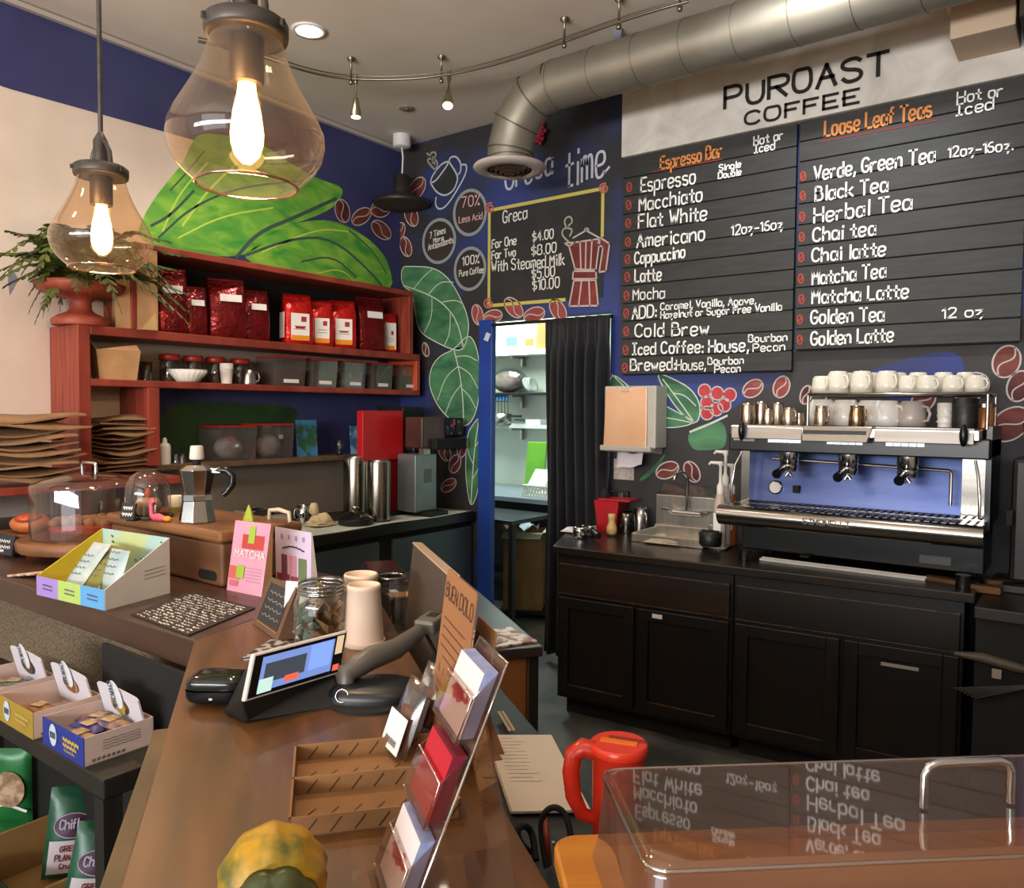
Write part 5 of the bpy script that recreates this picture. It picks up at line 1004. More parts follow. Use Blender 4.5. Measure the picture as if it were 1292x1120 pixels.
for i, (x, big) in enumerate(((1037,0),(1057,1),(1087,1),(1119,1),(1146,0),(1170,0),(1202,0),(1231,0))):
    p = yy(x, 495, 3.74); p.z = RZ; r = px(13.5 if big else 12.5, p)
    cup('espresso_cup', f'{ords[i]} upturned cream espresso cup from the left, front row on the cup rail', p, -.9+random.uniform(-.2,.2), r, px(27 if big else 21, p), m_por, 'cream cups on the cup rail')
for i, (x, big) in enumerate(((1068,0),(1100,1),(1132,1),(1158,1),(1190,0),(1218,0))):
    p = yy(x, 490, 3.90); p.z = RZ; r = px(12.5, p)
    cup('espresso_cup', f'{ords[i]} upturned cream espresso cup from the left, back row on the cup rail', p, -.6, r, px(26, p), m_por, 'cream cups on the cup rail')
for i, (x, y0, y1, mt, lab) in enumerate(((1037,503,535,m_porw,'large white cup left under the cup rail'),(1066,503,535,m_porw,'large white cup second under the cup rail'),(1098,503,536,m_porw,'large white cup third under the cup rail, behind steel pitcher'),(1118,505,537,m_porw,'large white cup with curly handle under the rail'),(1150,508,539,M('porcelain_grey_pink','b8aaa4',rough=.2),'pinkish grey upturned cup near the middle of the rail'))):  # last cup is pinkish grey porcelain
    p = yy(x, 540, 3.82); p.z = ET; cup('cappuccino_cup', lab, p, -.5, px(17, p), px(32, p), mt, 'large cups under the rail')
def steelcup(x, Y, hpx, wpx, lab, mat, hand=False):
    p = yy(x, 535, Y); p.z = ET; r = px(wpx/2, p); h = px(hpx, p); t = thing('steel_pitcher', lab, 'pitcher', p, -.6, 'small steel pitchers on the espresso machine')
    B().lathe([(r*.95,0),(r,.006),(r*.95,h*.55),(r*.82,h*.85),(r*.84,h),(r*.78,h),(r*.86,h*.5)], n=24).obj('body', mat, t)
    if hand: B().tube([(r*.85,0,h*.85),(r*1.5,0,h*.8),(r*1.5,0,h*.3),(r*.95,0,h*.25)], r*.09, 8).obj('handle', mat, t)
m_brz = M('warm_steel', 'bcae9c', rough=.25, metal=1)
for a in ((943,3.66,27,19,'tall steel pitcher leftmost on the espresso machine',m_brz,0),(960,3.74,29,20,'tall steel pitcher second from the left on the machine',m_brz,0),(981,3.76,28,16,'steel pitcher third from the left, at the back',m_brz,0),(969,3.60,20,15,'short steel pitcher in front of the tall pair',m_brz,0),(995,3.62,22,18,'short steel pitcher with handle left of the cup rail',m_brz,1),(1008,3.70,15,13,'smallest steel cup beside the rail post',m_brz,0),
          (1036,3.62,25,18,'steel pitcher standing before the leftmost large cup',m_brz,1),(1081,3.62,26,20,'rounded bronze toned pitcher under the rail',M('bronze_steel','a08468',rough=.2,metal=1),1)): steelcup(*a)
p = yy(1192, 540, 3.80); p.z = ET; t = thing('paper_cup_stack', 'stacked white paper cups beside the black grinder jar', 'paper cups', p); B().lathe([(.028,0),(.032,.10),(.027,.104)], n=20).obj('cups', m_cup, t)
for k in range(3): B().lathe([(.034-.001*k,.02+.025*k),(.034-.001*k,.026+.025*k)], n=20).obj('rim', m_cup, t)
p = yy(1217, 538, 3.72); p.z = ET; t = thing('black_canister', 'black ribbed cylinder canister at the right end of the machine top', 'canister', p); B().lathe([(.046,0),(.048,.01),(.048,.118),(.044,.122)], n=32).obj('body', m_black, t)
for z in (.03,.058,.09): B().lathe([(.0485,z),(.0495,z+.002),(.0485,z+.004)], n=32).obj('groove', M('band_dark', ''), t)
p = yy(1241, 540, 3.84); p.z = ET; t = thing('copper_tin', 'orange copper tin at the far right of the machine top', 'tin', p); B().lathe([(.04,0),(.04,.10),(.036,.102)], n=24).obj('body', M('copper_orange', 'c8824a', 'a8642e', .35, .4, scale=6), t); B().lathe([(.042,.085),(.042,.1)], n=24).obj('lid', m_steel, t)
p = Rm @ V((1.0, .20, .0)); a, e = hz(960, 706, WZ), hz(1168, 732, WZ); t = thing('counter_rail', 'white slotted drain strip lying along the worktop before the espresso machine', 'drain strip', (a+e)/2, math.atan2(e.y-a.y, e.x-a.x)); l = (e-a).length
b = B(); b.box(-l/2,-.018,0,l/2,.018,.006); b.box(-l/2,-.018,.006,l/2,-.012,.012); b.box(-l/2,.012,.006,l/2,.018,.014); b.obj('channel', M('rail_white', 'cfcac2', rough=.4), t)
b = B()
for k in range(26): b.box(-l/2+.02+k*(l-.04)/26, -.006, .006, -.0+-l/2+.02+k*(l-.04)/26+.018, .006, .0075)
b.obj('slots', m_dark, t)
# right end: black stand with grinder and wood pieces
t = thing('black_side_stand', 'black side stand to the right of the base cabinets', 'stand', (.25, 3.55, 0))
B().box(-.345, 3.42, 0, 1.1, 4.1, .84).obj('body', m_dark, t, world=True, bevel=.004); B().box(-.345, 3.36, .84, 1.1, 4.15, .885).obj('top', M('black_brown_top', '1a130e', '261b12', .4, scale=5), t, world=True, bevel=.004)
t = thing('black_grinder', 'tall black coffee grinder at the right frame edge', 'coffee grinder', (-.13, 3.86, .886)); B().box(-.16,-.16,0,.2,.2,.03).obj('base', m_black, t, bevel=.004)
B().box(-.14,-.1,.03,.18,.18,.54).obj('body', m_black, t, bevel=.02); B().lathe([(.09,.54),(.13,.60),(.14,.68),(.13,.685)], (.02,.04,0), 28).obj('hopper', M('smoked_hopper', '33201a', rough=.15), t); B().cb((-.14,-.12,.3), (.02,.05,.06)).obj('fork', m_dark, t)
for x0, y0, l, a, lab in ((1180,735,.20,-.25,'left rough brown wood offcut on the black side stand'),(1215,742,.16,-.1,'middle rough brown wood offcut on the black side stand'),(1262,738,.22,.35,'right rough brown wood offcut on the black side stand')):
    p = hz(x0+20, y0+4, .887); o = tag(B().box(-l/2,-.025,0,l/2,.025,.03).obj('wood_offcut', M('rough_brown_wood', '4a2e18', '6a4526', .7, scale=8, st=(1,5,5), bump=.3), bevel=.004), lab, 'wood'); o.location = p; o.rotation_euler = (0,0,a)
# tools hung on the stand
q = yy(1258, 838, 3.39); t = thing('hand_broom', 'brush with pale handle hanging on the black side stand', 'brush', (q.x, 3.40, q.z)); B().tube([(-.14,-.0,.012),(-.05,0,.014),(.05,0,.0),(.14,0,-.012)], [.008,.02,.02,.008], 10).obj('handle', M('taupe_handle', '4e463a', rough=.5), t)
B().cb((.0,-.012,-.035), (.03,.004,.035)).obj('tag', M('pale_tag', '9a8a7c', rough=.7), t); b = B()
for k in range(7): b.tube([(.14,0,-.05),(-.14+.012*k,-.01,-.12-.004*k)], .0025, 4)
b.obj('bristles', M('grey_bristle', '3c3a38', rough=.7), t)
# ================================================================ FRONT COUNTER
ZF = 1.07; F = lambda x, y, z=ZF: hz(x, y, z)
m_oak = M('oiled_oak_counter', '8a5a2e', 'a9733f', .38, scale=3.0, st=(1, 1, 1), lo=.3, hi=.7, bump=.03, coat=.15)
m_walnut = M('dark_walnut_counter', '4a3022', '64432f', .42, scale=3, st=(.6, 6, 6), bump=.03)
cA = F(245, 808); seam = F(350, 770); sd = (seam-cA).normalized(); s2 = cA+sd*((.301-cA.dot(NB))/sd.dot(NB))
def plank_wood(name, c1, c2, ang, rough=.4):
    """boards with long streaks running along a horizontal direction"""
    m = M(name, c1, c2, rough, scale=3.2, st=(1, 9, 9), lo=.3, hi=.72, bump=.04, coat=.1)
    for n in m.node_tree.nodes:
        if n.type == 'MAPPING': n.inputs['Rotation'].default_value = (0, 0, -ang) if False else (0, 0, 0)
    return m
m_oakB = plank_wood('oak_boards', '4c3015', '6c4522', RB); m_walA = plank_wood('walnut_boards', '38251b', '4e3426', 0)
t = thing('front_counter', 'long wooden front counter that turns towards the viewer at a slanted seam', 'counter', (cA.x, cA.y, 0))
B().prism([(XL+.01, cA.y), (cA.x, cA.y), (s2.x, s2.y), (s2.x-.02, 1.66), (XL+.01, 1.66)], ZF-.07, ZF).obj('counter_section', m_walA, t, 'darker walnut section along the back', world=True, bevel=.004)
ob = B(); dc = cA.dot(DB); L = .35-dc
pts = [cA, s2] ; q = nd(.301, .35, 0); q2 = nd(-.157, .35, 0)
Mb = MX.Rotation(RB, 4, 'Z'); Mbi = Mb.inverted()
sec = bpy.data.objects.new('tmp', None)
# the slanted section is modelled in its own turned frame so that its grain runs along it
lp = [Mbi @ V((p.x-cA.x, p.y-cA.y, 0)) for p in (cA, q2, q, s2)]
so = B().prism([(p.x, p.y) for p in lp], ZF-.06, ZF+.0005).obj('slanted_section', m_oakB, t, 'lighter oiled oak section', bevel=.004); so.rotation_euler = (0, 0, RB)
bpy.data.objects.remove(sec)
m_burlap = M('speckled_panel', '5e4f3e', '8a765e', .9, scale=130, lo=.4, hi=.62, bump=.3)
b = B(); b.box(XL+.02, cA.y+.13, 0, cA.x-.02, cA.y+.16, ZF-.07); b.obj('front_panel', m_burlap, t, 'speckled brown front panel', world=True)
b = B(); a0, a1 = nd(-.10, dc+.06, 0), nd(-.10, .3, 0); b.slab([a0, a1, a1+V((0,0,ZF-.06)), a0+V((0,0,ZF-.06))], NB*.03); b.obj('slanted_panel', m_dark, t, 'black panel under the slanted section', world=True)
b = B(); a0, a1 = V((s2.x, s2.y+.0, 0)), nd(.27, .3, 0); a0 = nd(.27, s2.dot(DB), 0); b.slab([a0, a1, a1+V((0,0,ZF-.06)), a0+V((0,0,ZF-.06))], NB*.025); b.obj('inner_panel', m_dark, t, world=True)
b = B(); b.box(XL+.02, 1.60, 0, s2.x-.05, 1.63, ZF-.07); b.obj('rear_panel', m_dark, t, world=True)
# wooden ledge strip below the slanted edge
def z_on(x, y, n): # height at which the ray meets the upright plane n
    d = ray(x, y); k = n/d.dot(NB); return CAM+d*k
pA, pB_ = z_on(205, 926, -.19), z_on(139, 1113, -.19)
o = B(); zt_ = (pA.z+pB_.z)/2; a0, a1 = nd(-.205, pA.dot(DB), zt_-.03), nd(-.205, pB_.dot(DB)+.3, zt_-.03); o.slab([a0, a1, a1+NB*.035, a0+NB*.035], V((0,0,.03)))
o.slab([nd(-.17, pA.dot(DB), zt_-.03), a1+NB*.035, a1+NB*.105, nd(-.10, pA.dot(DB), zt_-.03)], V((0,0,.02)))
o.obj('ledge_strip', M('weathered_strip', '54452e', '6a573a', .6, scale=6), t, 'weathered light strip below the slanted edge', world=True, bevel=.003)

# ---------------------------------------------------------------- on the walnut section, from the left
m_dome = thin('dome_acrylic', 'e6dcd4', .03, .09, haze=.02); m_slabw = M('bark_wood', '6a4428', '8a5c38', .5, scale=7, bump=.1)
p = F(92, 702); p = V((p.x, p.y+.06, ZF)); R_ = px(66, p+V((0,0,.05)))
t = thing('cake_dome', 'large clear cake dome with metal handle on a wood slice stand', 'cake dome', p)
B().lathe([(R_*.6,0),(R_*.62,.012),(R_*.35,.02),(R_*.35,.028)], n=32).obj('stand_foot', M('stand_black', '1c1814', rough=.5), t)
B().lathe([(R_*1.19,.03),(R_*1.22,.04),(R_*1.23,.062),(R_*1.19,.068)], n=48, wob=lambda a, z: 1+.012*math.sin(7*a)+.006*math.sin(23*a)).obj('wood_slice', m_slabw, t)
hw = px(66, p); zs = .068+hw
B().lathe([(R_,.07),(R_,zs-.01),(R_*.985,zs),(R_*.80,zs+.016),(R_*.5,zs+.03),(R_*.2,zs+.038),(.001,zs+.040)], n=64).obj('dome', m_dome, t)
B().tube([(-.05,.0,zs+.036),(-.05,0,zs+.066),(-.044,0,zs+.073),(.044,0,zs+.073),(.05,0,zs+.066),(.05,0,zs+.036)], .006, 10).obj('handle', m_chrome, t)
c = thing('cake', 'crumb topped cake with a red layer under the large clear dome', 'cake', p+V((.02,0,.0685))); B().lathe([(R_*.72,0),(R_*.74,.03)], n=40).obj('base_layer', M('cake_brown', '6a3a1e', '7a4626', .8, scale=20, bump=.3), c)
B().lathe([(R_*.735,.03),(R_*.74,.045)], n=40).obj('red_layer', M('berry_red_jam', '9a2a20', 'b8382a', .4, scale=20), c); random.seed(9); b = B()
for k in range(40): a, r = random.uniform(0,6.3), R_*.66*math.sqrt(random.random()); b.ball((r*math.cos(a), r*math.sin(a), .052), (.025,.022,.016), 0, 8, 6)
b.obj('crumble', M('crumble_tan', 'a07a52', '86603c', .9, scale=30), c)
p = F(5, 712); p = F(8, 703, ZF); t = thing('chalk_tag', 'small black chalk price tag at the left edge of the counter', 'sign', p+V((0,.0,0)), .15); b = B(); b.cb((0,0,.045), (.10,.008,.07), 0, 0, -.2); bo_ = b.obj('slate', m_slate, t); b = B().at(MX.Translation((0,0,.045)) @ MX.Rotation(-.2,4,'X'))
for z, x0, x1 in ((.012,-.035,.03),(-.008,-.03,.035),(-.022,-.03,.0)): b.line([(x0+(x1-x0)*i/12, -.0055, z+.006*math.sin(i*2.4)) for i in range(13)], .004, (0,-1,0))
b.obj('chalk_marks', m_chalk, bo_); B().box(-.03,.008,0,.03,.05,.012).obj('foot', m_dark, t)
p = F(6, 682)+V((-.08,.12,0)); t = thing('glazed_loaf', 'orange topped pastry on a plate left of the cake dome', 'pastry', p); B().lathe([(.07,0),(.13,.012),(.135,.016),(.12,.014)], n=36).obj('plate', m_slabw, t); B().ball((.02,0,.05), (.09,.075,.04), 0, 18, 10).obj('pastry', M('orange_pastry', 'b0703a', 'c8743c', .5, scale=12, bump=.2), t); B().ball((.05,-.02,.075), (.05,.05,.022), 0, 14, 8).obj('glaze', M('red_glaze', 'b84a30', rough=.25), t)
p = F(40, 727); t = thing('sugar_sticks', 'fanned white and red striped sugar sticks on the counter edge', 'sugar sticks', p, .3); b = B(); random.seed(2)
for k in range(6): b.cb((-.035+.016*k, .01*k*.3, .004+.002*k), (.014,.085,.004), k % 2, -.5+.05*k)
b.obj('sticks', [M('stick_white', 'd8cec4', rough=.7), M('stick_pink', 'c08a80', rough=.7)], t)
# tea sampler carton
FL, FR_, BR = F(47, 750), F(132, 770), F(214, 748); BL = FL+BR-FR_
t = thing('display_carton', 'wedge shaped snack display carton with lilac green and blue front panels', 'display box', (FL+FR_+BR+BL)/4)
hf, hb = px(26, FR_), px(70, BR); Z = V((0,0,1)); th = .003
m_cw = M('carton_side_white', 'cfd0c8', 'c6c6bc', .7, scale=5); m_cy = M('carton_yellow', 'd8bc2c', 'c8b02c', .7, scale=6); m_cg = M('carton_pale_green', 'bcc88a', 'a8c8c0', .7, scale=9, lo=.45, hi=.55)
def sheet(name, pts, mat, label=None, parent=t, solid=.003): return B().poly(pts).obj(name, mat, parent, label, world=True, solid=solid)
sheet('bottom', [FL+Z*.002, FR_+Z*.002, BR+Z*.002, BL+Z*.002], m_cw)
sheet('side_panel', [FR_, BR, BR+Z*hb, FR_+Z*hf], m_cw, 'white slanted right side'); sheet('side_panel', [FL, BL, BL+Z*hb, FL+Z*hf], m_cy, 'yellow printed left side'); sheet('back_panel', [BL, BR, BR+Z*hb, BL+Z*hb], m_cg, 'pale green printed back')
fr = None
for i, (c1, nm) in enumerate((('a88ad0','lilac'),('b4cf6c','lime green'),('62a8dc','sky blue'))):
    a, e = FL.lerp(FR_, i/3), FL.lerp(FR_, (i+1)/3); pf = sheet('front_panel', [a, e, e+Z*hf, a+Z*hf], M('panel_'+c1, c1, rough=.6), nm+' front panel')
    b = B(); nn = (FR_-FL).normalized().cross(Z)
    for k in range(2): 
        s0 = a.lerp(e, .3)+Z*hf*(.62-.2*k)+nn*.003; s1 = a.lerp(e, .75)+Z*hf*(.60-.2*k)+nn*.003
        b.line([s0.lerp(s1, j/10)+Z*.0015*math.sin(j*2.6) for j in range(11)], .0028, nn)
    b.obj('print', M('plum_print', '5a3a6a', rough=.8), pf, world=True)
b = B(); sn = (BR-FR_).normalized().cross(Z)
for k in range(3): s0 = FR_.lerp(BR, .58)+Z*hb*(.50-.07*k)+sn*.003; s1 = FR_.lerp(BR, .92)+Z*hb*(.52-.07*k)+sn*.003; b.line([s0.lerp(s1, j/12)+Z*.0012*math.sin(j*2.3) for j in range(13)], .0018, sn)
b.obj('print', M('grey_print', ''), t, world=True)
b = B(); random.seed(12)
for k in range(9):
    u, v = random.uniform(.15,.9), random.uniform(.2,.8); c = FL.lerp(BL, u)+Z*(hf+(hb-hf)*u)*v; ax = (BL-FL).normalized(); nn = Z.cross(ax) if False else ax.cross(Z)
    for sg in (1,-1): b.line([c+ax*.012*j/5*sg+Z*.004*math.sin(j) for j in range(6)], .003, ax.cross(Z))
for k in range(10):
    u, v = random.uniform(.1,.9), random.uniform(.45,.92); c = BL.lerp(BR, u)+Z*hb*v; ax = (BR-BL).normalized(); b.line([c-ax.cross(Z)*-.003+ax*.01*j/5+Z*.004*math.sin(j*1.4) for j in range(6)], .003, ax.cross(Z))
b.obj('bird_print', M('ink_blue', '3a4a5a', rough=.8), t, world=True)
ax = (FR_-FL).normalized(); bx = (BL-FL).normalized()
m_film = M('pale_blue_pouch', 'a4bcc4', 'c8d2cc', .3, .2, scale=14, bump=.3); m_film2 = M('olive_pouch', '6a6a30', '8c8a48', .4, .1, scale=10, bump=.3)
def pillow(o, ux, uy, un, w, h, d, m=0, b=None):
    b = b or B(); nu, nv = 10, 14
    def f(u, v, s): 
        q = (math.sin(PI*u)**.5)*(math.sin(PI*min(1,max(0,v)))**.45); return o+ux*w*(u-.5)+uy*h*v+un*(d*q*s+ (.0))
    b.grid(lambda u, v: f(u, v, 1), nu, nv, m); b.grid(lambda u, v: f(1-u, v, -1), nu, nv, m); return b
for i, (u, v, mt, lab, up_) in enumerate(((.36,.34,m_film,'pale speckled snack pouch leaning in the display carton',.85),(.52,.40,m_film2,'olive green snack pouch tucked behind the pale one',.75),(.74,.55,m_film,'second pale pouch at the back right of the display carton',.9))):
    o_ = FL.lerp(FR_, u)+bx*(BL-FL).length*(v-.25)+Z*.012; uy = (bx*(.8 if i < 2 else .35)+Z*up_).normalized(); un = uy.cross(ax).normalized()
    tp = thing('snack_pouch', lab, 'snack pouch', o_, 0, None); pillow(o_, ax, uy, un, .085, .17 if i < 2 else .13, .012).obj('pouch', mt, tp, world=True)
    b = B(); q = o_-un*.0125+uy*.08
    for k in range(4): b.line([q+ax*(-.03+.006*j)+uy*(.02*k-.02+.003*math.sin(j*2)) for j in range(9)], .0025, -un)
    b.obj('print', M('dull_ink', '55606a', rough=.8), tp, world=True)
# bread box with slot
q = F(280, 742); bx1, by0 = q.x, q.y; bx0 = yy(140, 690, by0).x; zl1 = yy(285, 671, by0).z; zl0 = yy(285, 686, by0).z
t = thing('wooden_bread_box', 'wooden bread box with rounded lid and slot on the counter', 'bread box', ((bx0+bx1)/2, by0+.13, ZF))
m_bb = M('bread_box_wood', '5e3c26', '774f34', .5, scale=3, st=(1, 1, 6), bump=.05); m_bl = M('bread_box_lid_wood', '70492a', '8c5e38', .4, scale=3, st=(1, 6, 6), bump=.05)
B().box(bx0, by0, ZF, bx1, by0+.27, zl0).obj('body', m_bb, t, world=True, bevel=.012, seg=3); B().box(bx0-.012, by0-.014, zl0, bx1+.014, by0+.285, zl1).obj('lid', m_bl, t, 'overhanging rounded lid', world=True, bevel=.012, seg=3)
sl = yy(262, 725, by0); b = B(); pts = [V((sl.x+.016*math.cos(a)+(.032 if math.cos(a) > 0 else -.032), by0-.0015, sl.z+.015*math.sin(a))) for a in [2*PI*i/24 for i in range(24)]]; b.slab(pts, V((0,.006,0))); b.obj('slot', m_dark, t, world=True)
ZB = zl1+.0005
# on the bread box
p = hz(187, 652, ZB); t = thing('glass_cloche', 'small clear glass cloche covering a pastry on the bread box', 'cloche', p); R_ = px(27, p); h = px(60, p)
B().lathe([(R_*1.08,0),(R_*1.1,.006),(R_*1.0,.009)], n=36).obj('base', M('cloche_base', '3a2c22', rough=.4), t); B().lathe([(R_,.009),(R_,h*.5),(R_*.94,h*.68),(R_*.75,h*.86),(R_*.42,h*.97),(.001,h)], n=48).obj('dome', m_dome, t)
c = thing('pastry_puff', 'pale round pastry with a red top under the small cloche', 'pastry', p+V((0,0,.0095))); B().lathe([(.03,0),(.04,.02),(.042,.035),(.03,.052),(.001,.056)], n=24).obj('puff', M('puff_cream', 'b8a080', 'a08868', .8, scale=20, bump=.4), c); b = B(); b.ball((0,0,.068), (.010,.010,.018), 0, 10, 8); b.obj('topping', M('coral_topping', 'd0583a', rough=.4), c)
p = hz(172, 656, ZB)+V((.01,-.03,0)); t = thing('chalk_tag', 'small black chalk tag in front of the glass cloche', 'sign', p, .25); mt = MX.Translation((0,0,.032)) @ MX.Rotation(-.22,4,'X'); sb = B().at(mt).cb((0,0,0), (.058,.006,.052)).obj('slate', m_slate, t); b = B().at(mt)
for z, x0, x1 in ((.010,-.02,.018),(-.010,-.022,.02)): b.line([(x0+(x1-x0)*i/12, -.0042, z+.006*math.sin(i*2.2)) for i in range(13)], .004, (0,-1,0))
b.obj('chalk_marks', m_chalk, sb); B().box(-.015,.004,0,.015,.03,.01).obj('foot', m_dark, t)
p = hz(200, 657, ZB); t = thing('flamingo_toy', 'small pink flamingo figurine with orange foot lying on the bread box', 'figurine', p, .1); m_pk = M('flamingo_pink', 'e8607a', 'd8506a', .4, scale=9)
B().tube([(-.022,0,.055),(-.03,0,.064),(-.038,0,.058),(-.036,0,.03),(-.034,0,.016),(-.02,0,.010),(.0,0,.012),(.02,0,.010),(.032,0,.010)], [.006,.008,.008,.007,.008,.011,.013,.010,.006], 10).obj('body', m_pk, t)
B().ball((.045,0,.010), (.018,.012,.009), 0, 12, 8).obj('foot', M('flamingo_orange', 'e08a2a', rough=.5), t); B().tube([(-.022,0,.055),(-.014,0,.050)], [.004,.001], 6).obj('beak', m_dark, t)
p = yy(221, 640, by0+.13); p.z = ZB; t = thing('white_creamer', 'white paper cup behind the flamingo figurine', 'cup', p); B().lathe([(.018,0),(.024,.06),(.022,.06),(.016,.004)], n=20).obj('cup', m_cup, t); B().lathe([(.019,.003),(.0205,.022)], n=20).obj('sleeve', M('lime_sleeve', 'b8c04a', rough=.6), t)
p = hz(249, 658, ZB); t = thing('moka_pot', 'polished octagonal stovetop moka pot with black handle on the bread box', 'moka pot', p, .0); r = px(22, p); u_ = px(1, p); m_alu = M('polished_aluminium', 'b8b4ae', 'c8c4be', .16, 1, scale=3)
def octo(prof, b, m=0, n=8, rot=PI/8): b.lathe([(rr, z) for rr, z in prof], n=n, m=m, sm=False); return b
octo([(r*1.0,0),(r*1.02,.004),(r*.82,u_*27)], B()).obj('boiler', m_alu, t, bevel=.0015); octo([(r*.80,u_*27),(r*.84,u_*28),(r*.84,u_*34),(r*.80,u_*35)], B()).obj('collar', m_alu, t)
cu = octo([(r*.72,u_*35),(r*1.0,u_*66),(r*.98,u_*66.5)], B()).obj('upper_chamber', m_alu, t, bevel=.0015)
B().add([(-r*.95,-.010,u_*66),(-r*.95,.010,u_*66),(-r*.85,.008,u_*48),(-r*.85,-.008,u_*48),(-r*1.5,0,u_*66)], [(0,4,1),(0,3,4),(1,4,2),(3,2,4)]).obj('spout', m_alu, cu)
octo([(r*1.0,u_*66.5),(r*.6,u_*72),(r*.18,u_*74)], B()).obj('lid', m_alu, t); b = B(); b.lathe([(r*.2,u_*73),(r*.24,u_*80)], n=16); kn = b.obj('knob_stem', m_dark, t); B().lathe([(r*.38,u_*79),(r*.40,u_*81),(r*.34,u_*95),(r*.3,u_*96)], n=24).obj('knob_cap', M('cap_white', 'd8d0c8', rough=.5), kn)
hx = lambda a, z: V((a*u_*.78, a*u_*.2*0, z*u_)); dv = V((RT.x, RT.y, 0)).normalized()
B().tube([dv*u_*20+Z*u_*64, dv*u_*28+Z*u_*66, dv*u_*38+Z*u_*65, dv*u_*45+Z*u_*58, dv*u_*45+Z*u_*48, dv*u_*38+Z*u_*38, dv*u_*33+Z*u_*34], [.007,.010,.011,.011,.0105,.010,.009], 10).obj('handle', M('bakelite_black', ''), t); B().cb(tuple(dv*u_*24+Z*u_*65), (.03,.016,.014), 0, math.atan2(dv.y, dv.x)).obj('hinge', m_alu, t)
p = hz(281, 663, ZB)+V((-.01,.10,0)); t = thing('green_wedge_toy', 'small lime green pointed figurine right of the moka pot', 'figurine', p); B().lathe([(.02,0),(.018,.012),(.008,.04),(.001,.055)], n=5, sm=False).obj('body', M('lime_toy', 'b0bc34', rough=.5), t); B().ball((0,.0,.0), (.022,.02,.006), 0, 10, 6).obj('base', M('lime_toy_dark', '6a7424', rough=.5), t)
p = V((bx1-.05, by0+.24, ZB)); t = thing('wooden_spoon_rest', 'pale curved handled piece behind the moka pot', 'spoon rest', p); B().tube([(-.05,0,.03),(.0,0,.036),(.05,0,.03),(.055,0,.0)], [.006,.007,.007,.006], 8).obj('arm', M('bone_white', 'c8bca4', rough=.5), t); B().tube([(-.05,0,.03),(-.052,0,.0)], .006, 8).obj('leg', M('bone_white', ''), t)
# chalk mat
mp_ = [F(165, 776), F(238, 803), F(322, 768), F(240, 747)]
t = thing('chalk_menu_mat', 'black chalk lettered menu mat lying flat on the counter', 'menu mat', (mp_[0]+mp_[1]+mp_[2]+mp_[3])/4); B().slab([q+Z*.0006 for q in mp_], Z*.003).obj('mat', M('slate_brown', '1e1614', '2a1e1a', .7, scale=8), t, world=True)
b = B(); random.seed(21); e0, e1 = mp_[0], mp_[1]
for i in range(15):
    u0 = (i+.7)/16; a, c = mp_[0].lerp(mp_[3], u0)+Z*.0042, mp_[1].lerp(mp_[2], u0)+Z*.0042; s = .05+random.uniform(0,.1); 
    while s < .92:
        l = random.uniform(.06,.2); n = int(l*60)+3; up_ = (mp_[3]-mp_[0]).normalized()
        b.line([a.lerp(c, min(.95, s+l*j/n))+up_*random.uniform(-.0045,.0045) for j in range(n)], random.choice((.0024,.0032,.0042)), Z); s += l+random.uniform(.015,.05)
b.obj('chalk_writing', m_chalk, t, world=True)
# pink package and lilac card
def standcard(name, label, cat, q0, q1, q2, q3, back, mat, depth, sidemat):
    """card or pack whose printed face runs bottom-left, bottom-right, top-right, top-left"""
    t = thing(name, label, cat, (q0+q1)/2); n = (q1-q0).cross(q3-q0).normalized()
    if n.dot(CAM-q0) < 0: n = -n
    B().poly([q0, q1, q2, q3]).obj('face', mat, t, 'printed face', world=True)
    k = -n*depth; kb = -V((n.x, n.y, 0)).normalized()*back
    B().add([q0-n*.0006, q1-n*.0006, q2-n*.0006, q3-n*.0006, q0+kb, q1+kb, q2+k, q3+k], [(4,5,6,7)[::-1],(0,1,5,4),(1,2,6,5),(2,3,7,6),(3,0,4,7)]).obj('body', sidemat, t, world=True)
    return t, n
def at_uv(q, u, v): return (q[0]*(1-u)+q[1]*u)*(1-v)+(q[3]*(1-u)+q[2]*u)*v
def patch(b, q, n, u0, v0, u1, v1, m=0, off=.0012): b.poly([at_uv(q, u0, v0)+n*off, at_uv(q, u1, v0)+n*off, at_uv(q, u1, v1)+n*off, at_uv(q, u0, v1)+n*off], m)
q0, q1 = F(286, 742), F(330, 751); n0 = (q1-q0).normalized().cross(Z)
def upto(base, x, y, lean=0): # point above a base along the photo ray, at about the base's distance
    d = ray(x, y); k = ((base-CAM).dot(FW)+lean)/d.dot(FW); return CAM+d*k
q0, q1 = F(286, 744), F(330, 753); Q = [q0, q1, upto(q1, 342, 661, .02), upto(q0, 297, 656, .01)]
t, n = standcard('matcha_pouch', 'pink drink mix pouch with red and green print standing beside the bread box', 'pouch', *Q, .035, M('pink_pack', 'e0a0b4', 'd890a8', .5, scale=4), .008, m_kraft)
b = B(); patch(b, Q, n, .28,.62,.88,.82,0); patch(b, Q, n, .45,.70,.62,.94,1,.0018); patch(b, Q, n, .02,.18,.32,.36,2); patch(b, Q, n, .22,.20,.44,.38,1,.0018); patch(b, Q, n, .05,.08,.3,.16,3)
for k in range(5): patch(b, Q, n, .5,.17+.045*k,.92,.185+.045*k,4)
write(b, 'MATCHA', at_uv(Q,.12,.5)+n*.002, at_uv(Q,.95,.5)+n*.002, (at_uv(Q,.5,.6)-at_uv(Q,.5,.5))*.95, .0028, n, 5)
b.obj('print', [M('red_art', 'b8403a', rough=.6), M('green_art', '9ab83a', rough=.6), M('salmon_art', 'd0605a', rough=.6), M('rose_art', 'c86a78', rough=.6), M('mauve_text', 'b88aa0', rough=.7), m_label], t, world=True)
